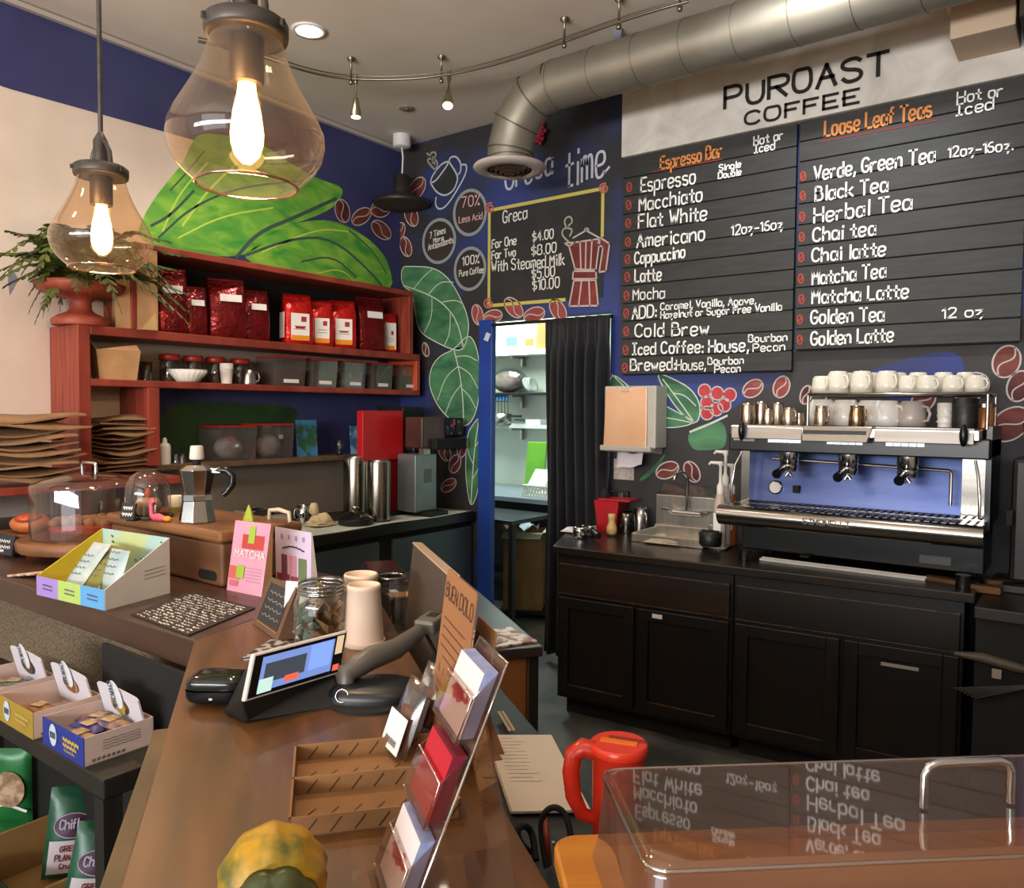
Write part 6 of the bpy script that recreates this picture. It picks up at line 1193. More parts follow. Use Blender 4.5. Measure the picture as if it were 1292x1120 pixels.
q0, q1 = F(334, 742)+V((0,.04,0)), F(378, 752)+V((0,.04,0)); Q = [q0, q1, upto(q1, 393, 672, .03), upto(q0, 347, 664, .03)]
t, n = standcard('drink_card', 'lilac card picturing three drinks standing right of the pink pouch', 'card', *Q, .03, M('lilac_card', 'd2c2dc', 'c8b8d4', .6, scale=4), .003, m_label)
b = B()
for i, (u0, v0, u1, v1, m) in enumerate(((.18,.22,.34,.56,0),(.40,.20,.60,.56,1),(.66,.18,.88,.54,2),(.05,.14,.42,.24,3),(.45,.12,.66,.22,3))): patch(b, Q, n, u0, v0, u1, v1, m, .0012+.0003*i)
b.line([at_uv(Q, .2+.62*j/16, .66+.05*math.sin(PI*j/16)+.008*math.sin(j*4))+n*.0012 for j in range(17)], .004, n, 4)
for k in range(4): patch(b, Q, n, .16+.2*k,.82,.22+.2*k,.90,5)
b.obj('print', [M('plum_drink', '7a4452', rough=.6), M('pink_drink', 'c88898', rough=.6), M('moss_drink', '66784e', rough=.6), M('berry_heap', '8a3a4a', rough=.6), M('dark_ink', '2e2630', rough=.8), M('grey_lilac', '9a8aa4', rough=.8)], t, world=True)
# framed chalkboard leaning
q0, q1 = F(318, 786, ZF+.002), F(350, 809, ZF+.002); Q = [q0, q1, upto(q1, 375, 741, .03), upto(q0, 341, 727, .03)]
t, n = standcard('chalkboard_frame', 'small brown framed chalkboard leaning by the money jar', 'sign', *Q, .05, M('frame_brown', '5a4030', '6a4c38', .5, scale=8), .008, M('frame_brown', ''))
b = B(); patch(b, Q, n, .12,.14,.88,.9,0)
for k in range(4): b.line([at_uv(Q, .22+.055*j, .74-.15*k+.03*math.sin(j*2.3+k))+n*.002 for j in range(12)], .0022, n, 1)
b.line([at_uv(Q, .14, .11)+n*.002, at_uv(Q, .9, .11)+n*.002], .0018, n, 2); b.obj('slate', [m_slate, M('faint_chalk', '8a8480', rough=.9), M('gold_line', 'a8824a', rough=.5)], t, world=True)
# jars and cups
p = F(406, 812); t = thing('tip_jar', 'wide glass jar stuffed with folded notes and kraft paper', 'jar', p); r = px(34, p); u_ = px(1, p)
B().lathe([(r*.92,0),(r,.01),(r,u_*52),(r*.9,u_*62),(r*.80,u_*66),(r*.80,u_*78),(r*.83,u_*80)], n=40, close=False).obj('glass', thin('jar_clear', 'dcdedc', .03, .09), t)
b = B()
for z in (67, 72, 77): b.tube(arc((0,0,u_*z), r*.82, 0, 2*PI, 36, V((1,0,0)), V((0,1,0)))[:-1], .0035, 6, closed=True)
b.obj('neck_ring', thin('jar_ring', 'b8bcbc', .05, .3), t)
random.seed(14); b = B()
def crumple(b, c, s, m=0, seed=0):
    random.seed(seed); b.grid(lambda u, v: V((c[0]+s[0]*(u-.5)+.012*math.sin(9*v+seed), c[1]+s[1]*(v-.5)+.010*math.sin(8*u+seed), c[2]+s[2]*math.sin(5*u+3*v+seed)*.5)), 8, 8, m, False)
for k in range(5): b.at(MX.Translation((0,0,.02+.018*k)) @ MX.Rotation(k*1.3,4,'Z') @ MX.Rotation(.5+.2*k,4,'X')); crumple(b, (0,0,0), (r*1.2,r*1.1,.02), 0, k)
for k in range(3): b.at(MX.Translation((-r*.45,-r*.3,.03+.02*k)) @ MX.Rotation(.6*k,4,'Z') @ MX.Rotation(1.1,4,'X')); crumple(b, (0,0,0), (r*.7,r*.7,.015), 1, 9+k)
for k in range(2): b.at(MX.Translation((.1*r,.0,.09+.02*k)) @ MX.Rotation(.9+k,4,'Z') @ MX.Rotation(.9,4,'Y')); crumple(b, (0,0,0), (r*.9,r*.9,.02), 0, 17+k)
b.M = None; b.obj('notes', [M('kraft_crumple', '9a784e', 'b08c5e', .85, scale=9), M('banknote_green', '6a7a6c', '8c9a88', .8, scale=30)], t, solid=.001)
q = F(368, 808)+V((-.01,.02,0)); t = tag(B().cb((0,0,.065), (.06,.003,.13), 0, 0, -.15).obj('white_card', m_label), 'plain white card propped left of the money jar', 'card'); t.location = q+V((0,0,.0)); t.rotation_euler = (0,0,.4)
m_cupk = M('blush_paper_cup', 'dcc4b0', 'd4baa6', .6, scale=3)
for x, yb_, ytop, lab, dy in ((459, 815, 733, 'front tall stack of upturned blush paper cups', 0), (447, 800, 719, 'rear stack of upturned blush paper cups behind the front one', .07)):
    p = F(x, yb_-3 if not dy else yb_); p = p+V((-.0,dy*.3,0)); r = px(26, p); h = px(yb_-ytop-6, p); t = thing('paper_cup_stack', lab, 'paper cups', p, 0, 'paper cup stacks by the till')
    B().lathe([(r*1.0,.0),(r*1.02,.004),(r*.97,.008),(r*.80,h-.012),(r*.82,h-.010),(r*.82,h-.004),(r*.78,h),(r*.72,h),(r*.70,h-.01),(.001,h-.012)], n=40).obj('cup', m_cupk, t)
    for k in range(1): B().lathe([(r*(1.035-.01*k),.004+.014*k),(r*(1.045-.01*k),.0075+.014*k),(r*(1.035-.01*k),.011+.014*k)], n=40).obj('rim', m_cupk, t)
p = F(470, 800)+V((0,.06,0)); t = thing('clear_jar', 'clear ribbed jar rim showing behind the cup stacks', 'jar', p); r = .036; B().lathe([(r,0),(r,.11),(r*.9,.12),(r*.9,.13)], n=32, close=False).obj('glass', MATS['jar_clear'], t); B().tube(arc((0,0,.128), r*.92, 0, 2*PI, 32, V((1,0,0)), V((0,1,0)))[:-1], .003, 6, closed=True).obj('rim', MATS['jar_ring'], t)
# card reader case and customer display
p = F(276, 886); t = thing('reader_case', 'rounded glossy black clamshell reader on the oak counter', 'card reader', p, YAW); w = px(37, p)
def pebble(b, a, bb, h, z, m=0, e=.35, top=True):
    n = 28; rings = []
    for j in range(9):
        v = j/8*PI/2; k = math.cos(v)**.4; zz = math.sin(v)**.6
        rings.append([(abs(math.cos(t_))**(e)*math.copysign(1, math.cos(t_))*a*k, abs(math.sin(t_))**(e)*math.copysign(1, math.sin(t_))*bb*k, z+(h*zz if top else -h*zz)) for t_ in [2*PI*i/n for i in range(n)]])
    vs = [p for r_ in rings for p in r_]; b.add(vs, [(j*n+i, j*n+(i+1)%n, (j+1)*n+(i+1)%n, (j+1)*n+i) for j in range(8) for i in range(n)], m, True); return b
m_gblk = M('gloss_black', '121316', rough=.18)
pebble(B(), w, w*.72, .026, .031, 0, .5, False).obj('lower_shell', m_gblk, t); pebble(B(), w*.985, w*.71, .022, .034, 0, .5).obj('upper_shell', M('olive_gloss_black', '1d1e1a', rough=.12), t); b = B(); b.lathe([(.004,.0)],n=8,close=False); B().cb((0,-w*.725,.02), (.006,.002,.003)).obj('led', m_label, t)
q0, q1 = hz(308, 886, 1.115), hz(430, 849, 1.115); q3 = hz(333, 823, 1.19)*.5+(hz(428, 797, 1.185)-(q1-q0))*.5; q2 = q3+(q1-q0)
t = thing('customer_display', 'tilted white edged touchscreen with lit blue picture on a black base', 'touchscreen', F(370, 895)); n = (q1-q0).cross(q3-q0).normalized(); n = n if n.dot(CAM-q0) > 0 else -n
B().slab([q0, q1, q2, q3], -n*.012).obj('tablet', M('tablet_white', 'cfc8c4', rough=.35), t, world=True, bevel=.003); Q = [q0, q1, q2, q3]
b = B(); patch(b, Q, n, .02,.05,.98,.95,0,.0008); so = b.obj('bezel', M('bezel_black', '0c0c0e', rough=.2, spec=.25), t, world=True)
b = B(); patch(b, Q, n, .10,.14,.86,.88,0,.0012); patch(b, Q, n, .14,.30,.56,.72,1,.0016); patch(b, Q, n, .60,.3,.84,.86,2,.0016); patch(b, Q, n, .36,.2,.5,.34,3,.002); patch(b, Q, n, .1,.10,.24,.4,4,.002); patch(b, Q, n, .88,.5,.96,.92,5,.0016); patch(b, Q, n, .88,.12,.95,.26,3,.0016)
b.obj('screen', [M('screen_blue', '5f74a8', rough=.35, spec=.08, emit=.9), M('screen_dim', '34383f', rough=.35, spec=.08, emit=.9), M('screen_bright_blue', '6a86dc', rough=.35, spec=.08, emit=.9), M('screen_coral', 'c8503a', rough=.35, spec=.08, emit=.9), M('screen_mint', '9cb8b0', rough=.35, spec=.08, emit=.9), M('screen_tan', 'b09a7a', rough=.35, spec=.08, emit=.9)], so, world=True)
bm0, bm1 = F(309, 914), F(432, 893); back = -V((n.x, n.y, 0)).normalized()*.075
B().hexa([bm0, bm1, bm1+back, bm0+back, q0-n*.014+Z*.004, q1-n*.014+Z*.004, q1.lerp(q2,.75)-n*.016, q0.lerp(q3,.75)-n*.016]).obj('base', M('base_black', '141414', rough=.4), t, world=True, bevel=.006)
# stacked papers and strip behind the display
p = F(336, 826)+V((0,.03,0)); t = tag(B().box(-.05,-.07,.0006,.05,.07,.004).obj('printed_slip', M('printed_slip', '2c2826', 'a8a29c', .7, scale=60, lo=.5, hi=.56)), 'dark printed slip lying behind the touchscreen', 'paper'); t.location = p; t.rotation_euler = (0,0,.5)
# barcode scanner and black puck
p = F(470, 880); t = thing('scanner_base', 'black low domed till device with a white ring beside the touchscreen', 'till device', p, YAW); pebble(B(), .085, .06, .03, .002, 0, .7).obj('dome', M('puck_black', '141517', rough=.35), t); B().lathe([(.088,0),(.088,.006)], n=32).obj('foot', m_dark, t)
B().tube(arc(V((-.045,-.052,.022)), .011, 0, 2*PI, 20, V((1,0,0)), V((0,.35,.94)))[:-1], .0012, 6, closed=True).obj('ring', m_chrome, t)
h0, h1, h2 = hz(436, 850, 1.115), hz(500, 818, 1.135), hz(543, 787, 1.15)
t = thing('barcode_scanner', 'grey handheld barcode scanner resting with its head raised by the till', 'barcode scanner', V((h0.x, h0.y, ZF)))
m_scan = M('scanner_grey', '5a544c', rough=.4); B().tube([h0-Z*.03, h0, h0.lerp(h1,.5)+Z*.006, h1, h1.lerp(h2,.6)], [.016,.020,.022,.020,.016], 12).obj('handle', m_scan, t, world=True)
hd = (h2-h1).normalized(); b = B(); b.at(MX.Translation(h2) @ hd.to_track_quat('X','Z').to_matrix().to_4x4()); b.box(-.03,-.024,-.014,.035,.024,.016); hb_ = b.obj('head', m_scan, t, 'square head', world=True, bevel=.006)
b = B(); b.at(MX.Translation(h2) @ hd.to_track_quat('X','Z').to_matrix().to_4x4()); b.box(.0,-.012,.0155,.024,.010,.017); b.obj('window', m_dark, hb_, world=True)
B().tube([h2-hd*.02-Z*.012, h2-Z*.06+NB*.01, h2-Z*.10+DB*.05, nd(.33, h2.dot(DB)+.12, .96), nd(.36, h2.dot(DB)+.2, .905)], .004, 6).obj('cable', m_dark, t, world=True); B().lathe([(.03,0),(.03,.006),(.012,.012),(.010,max(.03, h0.z-ZF-.05))], (h0.x, h0.y, ZF), 16).obj('cradle', m_dark, t, world=True)

# ---------------------------------------------------------------- staff side: lower desk and what is on it
ZD_ = .90
def deck(name, label, n0, n1, d0, d1, z, mat, legm, cat='desk'):
    t = thing(name, label, cat, nd((n0+n1)/2, (d0+d1)/2, 0), RB); ln, ld = n1-n0, d1-d0
    B().box(-ld/2,-ln/2,z-.03,ld/2,ln/2,z).obj('top', mat, t, bevel=.003)
    for sx in (-1,1):
        for sy in (-1,1): B().box(sx*(ld/2-.03)-.02, sy*(ln/2-.03)-.02, 0, sx*(ld/2-.03)+.02, sy*(ln/2-.03)+.02, z-.03).obj('leg', legm, t)
    return t
m_dk = M('charcoal_desk', '232524', '2c2e2c', .45, scale=4); m_orl = M('orange_wood', '8a5426', '9a6230', .5, scale=4, st=(6,6,.6))
deck('staff_desk', 'low charcoal desk behind the front counter holding the papers', .305, .565, -1.97, -.82, ZD_, m_dk, m_dark)
t = deck('till_table', 'dark table beyond the till with magazines at its end', .305, .785, -3.35, -2.17, ZD_, M('dark_brown_table', '2e2422', '3a2c28', .35, scale=4), m_dark, 'table')
B().box(.56,-.23,.1,.58,.20,ZD_-.03).obj('end_panel', m_orl, t, 'orange wood end panel')
# magazines
for i, (n_, d_, lab, c1, c2) in enumerate(((.70,-2.27,'magazine with red pictures at the end of the till table','8a3a2a','d8d4cc'),(.60,-2.26,'second magazine lying left of the red pictured one','7a4a3a','c8c0b4'))):
    o = tag(B().box(-.10,-.07,.0005,.07,.07,.006+.003*i).obj('magazine', M('magazine_'+c1, c1, c2, .4, scale=26, lo=.45, hi=.55)), lab, 'magazine'); o.location = nd(n_, d_, ZD_); o.rotation_euler = (0,0,RB+.2+.3*i)
# monitor
a, e = hz(521, 685, 1.25), hz(565, 727, 1.25); a2, e2 = upto(a, 524, 790, .0), upto(e, 558, 850, .0)
t = thing('till_monitor', 'grey backed till monitor standing on the staff side seen from behind', 'monitor', nd(a.dot(NB)+.02, (a.dot(DB)+e.dot(DB))/2, ZD_), RB)
ld = e.dot(DB)-a.dot(DB); hm = .27
B().at(MX.Translation((0,-.02,.35)) @ MX.Rotation(-.10,4,'X')).box(-ld/2,-.0,-hm,ld/2,.022,.0).obj('shell', M('monitor_taupe', '51473f', '463e37', .45, scale=3), t, bevel=.004)
B().at(MX.Translation((0,-.02,.35)) @ MX.Rotation(-.10,4,'X')).box(-ld/2,-.001,-.001,ld/2,.023,.003).obj('top_edge', M('edge_beige', 'b8a08a', rough=.4), t, 'light top edge'); B().at(MX.Translation((0,-.02,.35)) @ MX.Rotation(-.10,4,'X')).box(-ld/2+.01,.0225,-hm+.01,ld/2-.01,.024,-.01).obj('screen', MATS['bezel_black'], t)
B().box(-.05,.03,0,.05,.05,.30).obj('stand', m_dark, t); B().box(-.10,-.06,0,.10,.10,.012).obj('foot', m_dark, t, bevel=.004); B().at(MX.Translation((-.08,-.0225,.28)) @ MX.Rotation(-.10,4,'X')).box(-.006,.0,-.03,.006,.002,.02).obj('emblem', M('emblem_pale', 'a89888', rough=.4), t)
# till printer, boxes, pen
t = thing('receipt_printer', 'black receipt printer behind the jars', 'printer', nd(.42, -3.05, ZD_), RB); h = .07; B().box(-.12,-.09,0,.12,.09,h-.02).obj('body', m_black, t, bevel=.008); B().hexa([(-.115,-.085,h-.02),(.115,-.085,h-.02),(.115,.085,h-.02),(-.115,.085,h-.02),(-.11,-.05,h+.02),(.11,-.05,h+.02),(.11,.08,h+.02),(-.11,.08,h+.02)]).obj('cover', M('printer_black', '17181a', rough=.25), t, bevel=.004)
t = thing('cash_drawer', 'black box with a white strip beside the monitor', 'cash box', nd(.46, -2.62, ZD_+.001), RB+.1); B().box(-.09,-.085,0,.09,.085,.085).obj('case', m_black, t, bevel=.004); B().box(-.03,-.06,.0855,.035,-.035,.087).obj('strip', m_label, t, 'white strip'); B().box(.02,-.08,.0855,.085,.03,.089).obj('kraft_note', m_kraft, t)
t = thing('blue_pen', 'blue and white pen lying across the dark table by the monitor', 'pen', nd(.49,-3.09, ZD_+.006), RB-.9); B().tube([(-.07,0,0),(.03,0,0)], .005, 8).obj('barrel', M('pen_blue', '4a78c8', rough=.3), t); B().tube([(.03,0,0),(.06,0,0),(.075,0,0)], [.005,.0045,.001], 8).obj('tip', m_white, t)
# papers and sticks
pq = [hz(612, 930, ZD_+.002), hz(644, 1027, ZD_+.002), hz(743, 1025, ZD_+.002), hz(694, 930, ZD_+.002)]
for k, (lab, dx) in enumerate((('lower sheets of white paper on the staff desk', 0), ('top typed white sheet on the staff desk', 1))):
    off = V((.006*k, -.004*k, .0045*k)); o = thing('paper_sheet', lab, 'paper', (pq[0]+pq[2])/2+off); B().slab([q+off for q in pq], Z*.004).obj('sheets', M('office_paper', 'd2c6b8', 'cabeb0', .85, scale=3), o, world=True)
    if k:
        b = B(); up0 = pq[0]+off+Z*.0045; 
        for i in range(13):
            u = .06+.05*i; a_, c_ = pq[0].lerp(pq[1], u)+off+Z*.0045, pq[3].lerp(pq[2], u)+off+Z*.0045; b.line([a_.lerp(c_, .12), a_.lerp(c_, .35+.3*random.random())], .0012, Z)
        b.obj('typing', M('typing_grey', '8a8078', rough=.9), o, world=True)
a, e = hz(632, 897, ZD_+.008), hz(652, 928, ZD_+.011)
for k, lab in ((0,'left thin wooden stir stick above the papers'),(1,'right thin wooden stir stick above the papers')):
    dv = (e-a).normalized(); sd_ = dv.cross(Z)*(.009*k); o = tag(B().slab([V((-.06,-.003,0)),V((.05,-.003,0)),V((.05,.003,0)),V((-.06,.003,0))], Z*.002).obj('stir_stick', M('stick_wood', 'c8ac80', rough=.6)), lab, 'stir stick', None); o.location = (a+e)/2+sd_+V((0,0,.0045)); o.rotation_euler = (0,0,math.atan2(dv.y, dv.x)); o.location.z = ZD_+.012
# red pitcher
q = z_on(781, 936, .455); t = thing('red_pitcher', 'red plastic pitcher with side handle and slotted lid behind the acrylic cover', 'pitcher', V((q.x, q.y, ZD_))); r = px(35, q); h = q.z-ZD_
m_rp = M('red_orange_plastic', 'c8301c', 'b82a18', .3, scale=3)
B().lathe([(r*.8,0),(r*.85,.01),(r*.97,h-.012),(r*1.0,h-.01)], n=40).obj('body', m_rp, t); B().lathe([(r*1.02,h-.012),(r*1.04,h-.008),(r*1.04,h-.002),(r*.98,h)], n=40).obj('lid', M('red_lid_bright', 'd83a24', rough=.3), t)
hv = -V((RT.x, RT.y, 0)).normalized(); B().tube([hv*r*.9+Z*(h-.012), hv*r*1.3+Z*(h-.008), hv*r*1.62+Z*(h-.016), hv*r*1.72+Z*(h-.04), hv*r*1.62+Z*(h-.075), hv*r*1.3+Z*(h-.10), hv*r*.85+Z*(h-.105)], [.013,.013,.013,.012,.011,.010,.009], 10).obj('handle', m_rp, t)
B().cb((0,0,h+.0005), (.05,.011,.002), 0, .3).obj('slot', M('slot_orange', 'e0741e', rough=.4), t); B().cb((.006,.012,h+.001), (.05,.006,.003), 0, .3).obj('slot_dark_strip', M('strip_dark_red', '8a2014', rough=.4), t)  # darker red strip next to the orange slot
# cables
def loop(px_pts, zs): return [hz(x, y, z) for (x, y), z in zip(px_pts, zs)]
t = tag(B().tube(chaikin(loop([(690,1095),(682,1050),(685,1025),(700,1016),(714,1026),(722,1060),(724,1100)], [.91,.95,.98,.99,.98,.95,.91]), 2), .005, 8).obj('black_cable', m_dark), 'upright loop of thick black cable on the staff desk', 'cable')
t = tag(B().tube(chaikin(loop([(676,1085),(672,1050),(662,1040),(652,1046),(655,1062),(668,1075)], [.907,.93,.95,.95,.93,.907]), 2), .0055, 8).obj('black_cable', m_dark), 'smaller coiled black cable left of the upright loop', 'cable')
t = tag(B().tube(chaikin(loop([(693,1090),(690,1060),(688,1032)], [.907,.95,.97]), 2), .005, 8).obj('red_cable', M('brick_cable', '8a3a20', rough=.5)), 'short brick red cable inside the black loop', 'cable')
t = tag(B().tube(chaikin(loop([(698,1062),(704,1072),(702,1084)], [.94,.92,.907]), 2), .0022, 6).obj('white_wire', m_label), 'thin white wire end beside the red cable', 'cable')

# ---------------------------------------------------------------- service counter with the acrylic cake case
RCk = math.atan2(1.116-.770, -.058+.444); ck = lambda x, y, z: (ckM @ V((x, y, z)))
cb0 = hz(757, 960, 1.2); ckM = MX.Translation((cb0.x, cb0.y, 0)) @ MX.Rotation(RCk, 4, 'Z'); LK, WK = .62, .212
t = thing('service_counter', 'brown service counter under the acrylic cake case', 'counter', ck(.3, -.1, 0), RCk); B().box(-.33,-.30,ZF-.04,.62,.14,ZF-.001).obj('top', m_walA, t, bevel=.004); B().box(-.28,-.22,0,.6,.10,ZF-.04).obj('body', m_dark, t)
ZW = ZF+.024
t = thing('cake_case', 'clear acrylic rectangular cake case with looped handle on an orange wood board', 'cake case', ck(LK/2, -WK/2, ZF), RCk)
def rrect(x0, y0, x1, y1, r, n=6): 
    return [(cx+r*math.cos(a0+PI/2*i/n), cy+r*math.sin(a0+PI/2*i/n)) for cx, cy, a0 in ((x1-r,y1-r,0),(x0+r,y1-r,PI/2),(x0+r,y0+r,PI),(x1-r,y0+r,1.5*PI)) for i in range(n+1)]
B().prism(rrect(-LK/2-.05,-WK/2-.055,LK/2+.05,WK/2+.04,.03), .0003, .024).obj('board', M('honey_wood', 'ac6218', 'c8822e', .35, scale=3, st=(1, 8, 8), bump=.03), t, bevel=.004)
b = B(); rings = []; ze = 1.2-ZF
for g, z in ((.010,.0243),(.004,.05),(.0,ze-.012),(-.0035,ze-.003),(-.010,ze)): rings.append([(x, y, z) for x, y in rrect(-LK/2-g,-WK/2-g,LK/2+g,WK/2+g,.022)])
rings = rings[:2]+[[(x, y, z-.03*(y+WK/2)) for x, y, z in r_] for r_ in rings[2:]]; n = len(rings[0]); b.add([p for r_ in rings for p in r_], [(j*n+i, j*n+(i+1)%n, (j+1)*n+(i+1)%n, (j+1)*n+i) for j in range(4) for i in range(n)], 0, True); b.add(rings[-1], [list(range(n))], 0); b.obj('cover', thin('case_acrylic', 'd6cec8', .025, .10, haze=.05), t)
b = B(); b.tube([(x, y, ze-.004-.03*(y+WK/2)) for x, y in rrect(-LK/2,-WK/2,LK/2,WK/2,.022)], .0022, 6, closed=True); b.obj('edge_bead', thin('case_edge', 'e8e0d8', .05, .35), t)
h0, h1 = ckM.inverted() @ hz(1165, 1018, 1.2), ckM.inverted() @ hz(1275, 1012, 1.2); hh = .045; a, e = V((h0.x-LK/2, h0.y+WK/2, ze)), V((h1.x-LK/2, h1.y+WK/2, ze))
dv = (e-a).normalized(); B().tube([a, a+Z*(hh-.012), a+Z*(hh-.003)+dv*.005, a+Z*hh+dv*.014, e+Z*hh-dv*.014, e+Z*(hh-.003)-dv*.005, e+Z*(hh-.012), e], .0045, 10).obj('handle', m_chrome, t)

# ---------------------------------------------------------------- on the oak section: trays, packets, card stand, flyers, squash
q0 = hz(364, 1032, 1.097); q1 = hz(529, 1014, 1.097); ang = math.atan2(q1.y-q0.y, q1.x-q0.x); ax = (q1-q0).normalized(); bk = hz(363, 940, 1.097); dl = (bk-q0).dot(V((-ax.y, ax.x, 0)))
t = thing('kraft_tray', 'printed kraft card tray with two compartments on the oak counter', 'tray', (q0.x, q0.y, ZF+.0005), ang); LT, WT, HT = .215, dl, .026
m_kp = M('printed_kraft', '7a5430', '946a3e', .75, scale=6); b = B()
for x0, y0, x1, y1 in ((0,0,LT,.003),(0,WT/2-.002,LT,WT/2+.002),(0,WT-.003,LT,WT)): b.box(x0,y0,0,x1,y1,HT)
for y0, y1 in ((0,WT/2),(WT/2,WT)): b.box(0,y0,0,.003,y1,HT); b.box(LT-.003,y0,0,LT,y1,HT)
b.box(0,0,0,LT,WT,.002); tb = b.obj('tray_body', m_kp, t)
b = B()
for k in range(7):
    x = .02+.03*k
    for y, z in ((-.0004,.012),): b.line([(x, y, .004), (x+.014, y, .022)], .0018, (0,-1,0))
    for y in (WT*.25, WT*.75): b.line([(x-.008, y-.02, .0026), (x+.012, y+.01, .0026)], .0018, (0,0,1)); 
    for y in (WT/2-.0026, WT-.0036): b.line([(x, y, .004), (x+.014, y, .022)], .0018, (0,-1,0))
b.obj('print', M('charcoal_ink', '3a2c22', rough=.9), tb)
m_foilc = thin('cellophane', 'e6dcd4', .15, .07, haze=.03); m_bisc = M('biscuit_bar', '6a4630', '8a6248', .8, scale=24, bump=.3)
for i, (x, y, hpx, yaw, lab, lt) in enumerate(((500,950,92,.2,'front cellophane wrapped cookie packet with white label in the kraft tray',1),(528,920,80,.35,'second cellophane cookie packet with dark label behind the front one',0),(545,905,86,.5,'rear cellophane cookie packet against the card stand',0))):
    p = F(x, y, ZF+.004); h = px(hpx, p)*1.02; t = thing('cookie_packet', lab, 'cookie packet', p, 1.05+yaw*.5, 'cookie packets in the kraft tray'); M0 = MX.Rotation(.35,4,'Y')
    b = B().at(M0); pillow(V((0,0,.0)), V((.0,1,0)), V((0,0,1)), V((1,0,0)), .072, h, .014, 0, b); b.obj('wrapper', m_foilc, t); b = B().at(M0); b.box(-.007,-.024,.008,.007,.024,h*.62); b.obj('cookies', m_bisc, t, bevel=.004)
    b = B().at(M0); b.box(-.0158,-.033,.004,-.0150,.033,h*.52); lo_ = b.obj('label', m_label if lt else M('slate_label', '4a4a50', rough=.6), t, 'white label' if lt else 'dark label')
    if lt: b = B().at(M0); [b.line([V((-.0163,.022-.0062*j,.012)), V((-.0163,.0215-.0062*j,.019)), V((-.0163,.019-.0062*j,.021)), V((-.0163,.018-.0062*j,.013))], .0016, V((-1,0,0)), 0, False) for j in range(7)]; b.obj('lettering', M('dark_ink', ''), lo_)
# acrylic card stand, three tiers
n0_, d0_, d1_ = .140, -.885, -.785; lean = .115/.29
t = thing('card_stand', 'clear acrylic three tier business card stand on the oak counter', 'card stand', nd(n0_, (d0_+d1_)/2, ZF), RB+.03); wl = d1_-d0_
m_acr = thin('stand_acrylic', 'f2e8e2', .04, .06, haze=.015); m_acre = thin('stand_acrylic_edge', 'e8d4c4', .1, .45)
HB_ = .262; b = B(); b.hexa([(-wl/2,-.0015,.003),(wl/2,-.0015,.003),(wl/2,.0015,.003),(-wl/2,.0015,.003),(-wl/2,lean*HB_-.0015,HB_),(wl/2,lean*HB_-.0015,HB_),(wl/2,lean*HB_+.0015,HB_),(-wl/2,lean*HB_+.0015,HB_)]); bp = b.obj('back_plate', m_acr, t)
B().tube([(wl/2,0,.004),(wl/2,lean*HB_,HB_),(-wl/2,lean*HB_,HB_),(-wl/2,0,.004)], .0018, 6).obj('edge', m_acre, bp)
b = B(); b.box(-wl/2,-.03,.0,wl/2,.12,.003); b.obj('foot_plate', m_acr, t)
b = B(); b.hexa([(-wl/2,.117,.003),(wl/2,.117,.003),(wl/2,.12,.003),(-wl/2,.12,.003),(-wl/2,lean*.2-.001,.2),(wl/2,lean*.2-.001,.2),(wl/2,lean*.2+.002,.2),(-wl/2,lean*.2+.002,.2)]); b.obj('strut', m_acr, t)
tiers = ((.010,'white'),(.096,'red'),(.182,'white')); m_wc = M('white_card_stock', 'dcd0d0', rough=.6); m_rc = M('red_card_stock', 'b8142a', 'a81026', .5, scale=3); m_be = M('card_edge_blue', '8a94c0', '9aa4cc', .6, scale=60, st=(1,1,1))
dp = .025
for z0, col in tiers:
    y0 = lean*z0; pk = B(); f0 = (y0-dp); zt_ = z0+.058
    pk.hexa([(-wl/2,y0-dp,z0-.003),(wl/2,y0-dp,z0-.003),(wl/2,y0,z0-.003),(-wl/2,y0,z0-.003),(-wl/2,y0-dp,z0),(wl/2,y0-dp,z0),(wl/2,y0,z0),(-wl/2,y0,z0)])
    pk.hexa([(-wl/2,y0-dp-.002,z0),(wl/2,y0-dp-.002,z0),(wl/2,y0-dp,z0),(-wl/2,y0-dp,z0),(-wl/2,y0-dp-.002+lean*.045,z0+.045),(wl/2,y0-dp-.002+lean*.045,z0+.045),(wl/2,y0-dp+lean*.045,z0+.045),(-wl/2,y0-dp+lean*.045,z0+.045)])
    for sx in (-wl/2, wl/2-.002): pk.hexa([(sx,y0-dp,z0),(sx+.002,y0-dp,z0),(sx+.002,y0,z0),(sx,y0,z0),(sx,y0-dp+lean*.045,z0+.045),(sx+.002,y0-dp+lean*.045,z0+.045),(sx+.002,y0+lean*.075,z0+.075),(sx,y0+lean*.075,z0+.075)])
    po = pk.obj('pocket', m_acr, t); B().tube([(-wl/2,y0-dp+lean*.045,z0+.045),(wl/2,y0-dp+lean*.045,z0+.045),(wl/2,y0-dp,z0),(-wl/2,y0-dp,z0)], .0014, 6).obj('edge', m_acre, po)
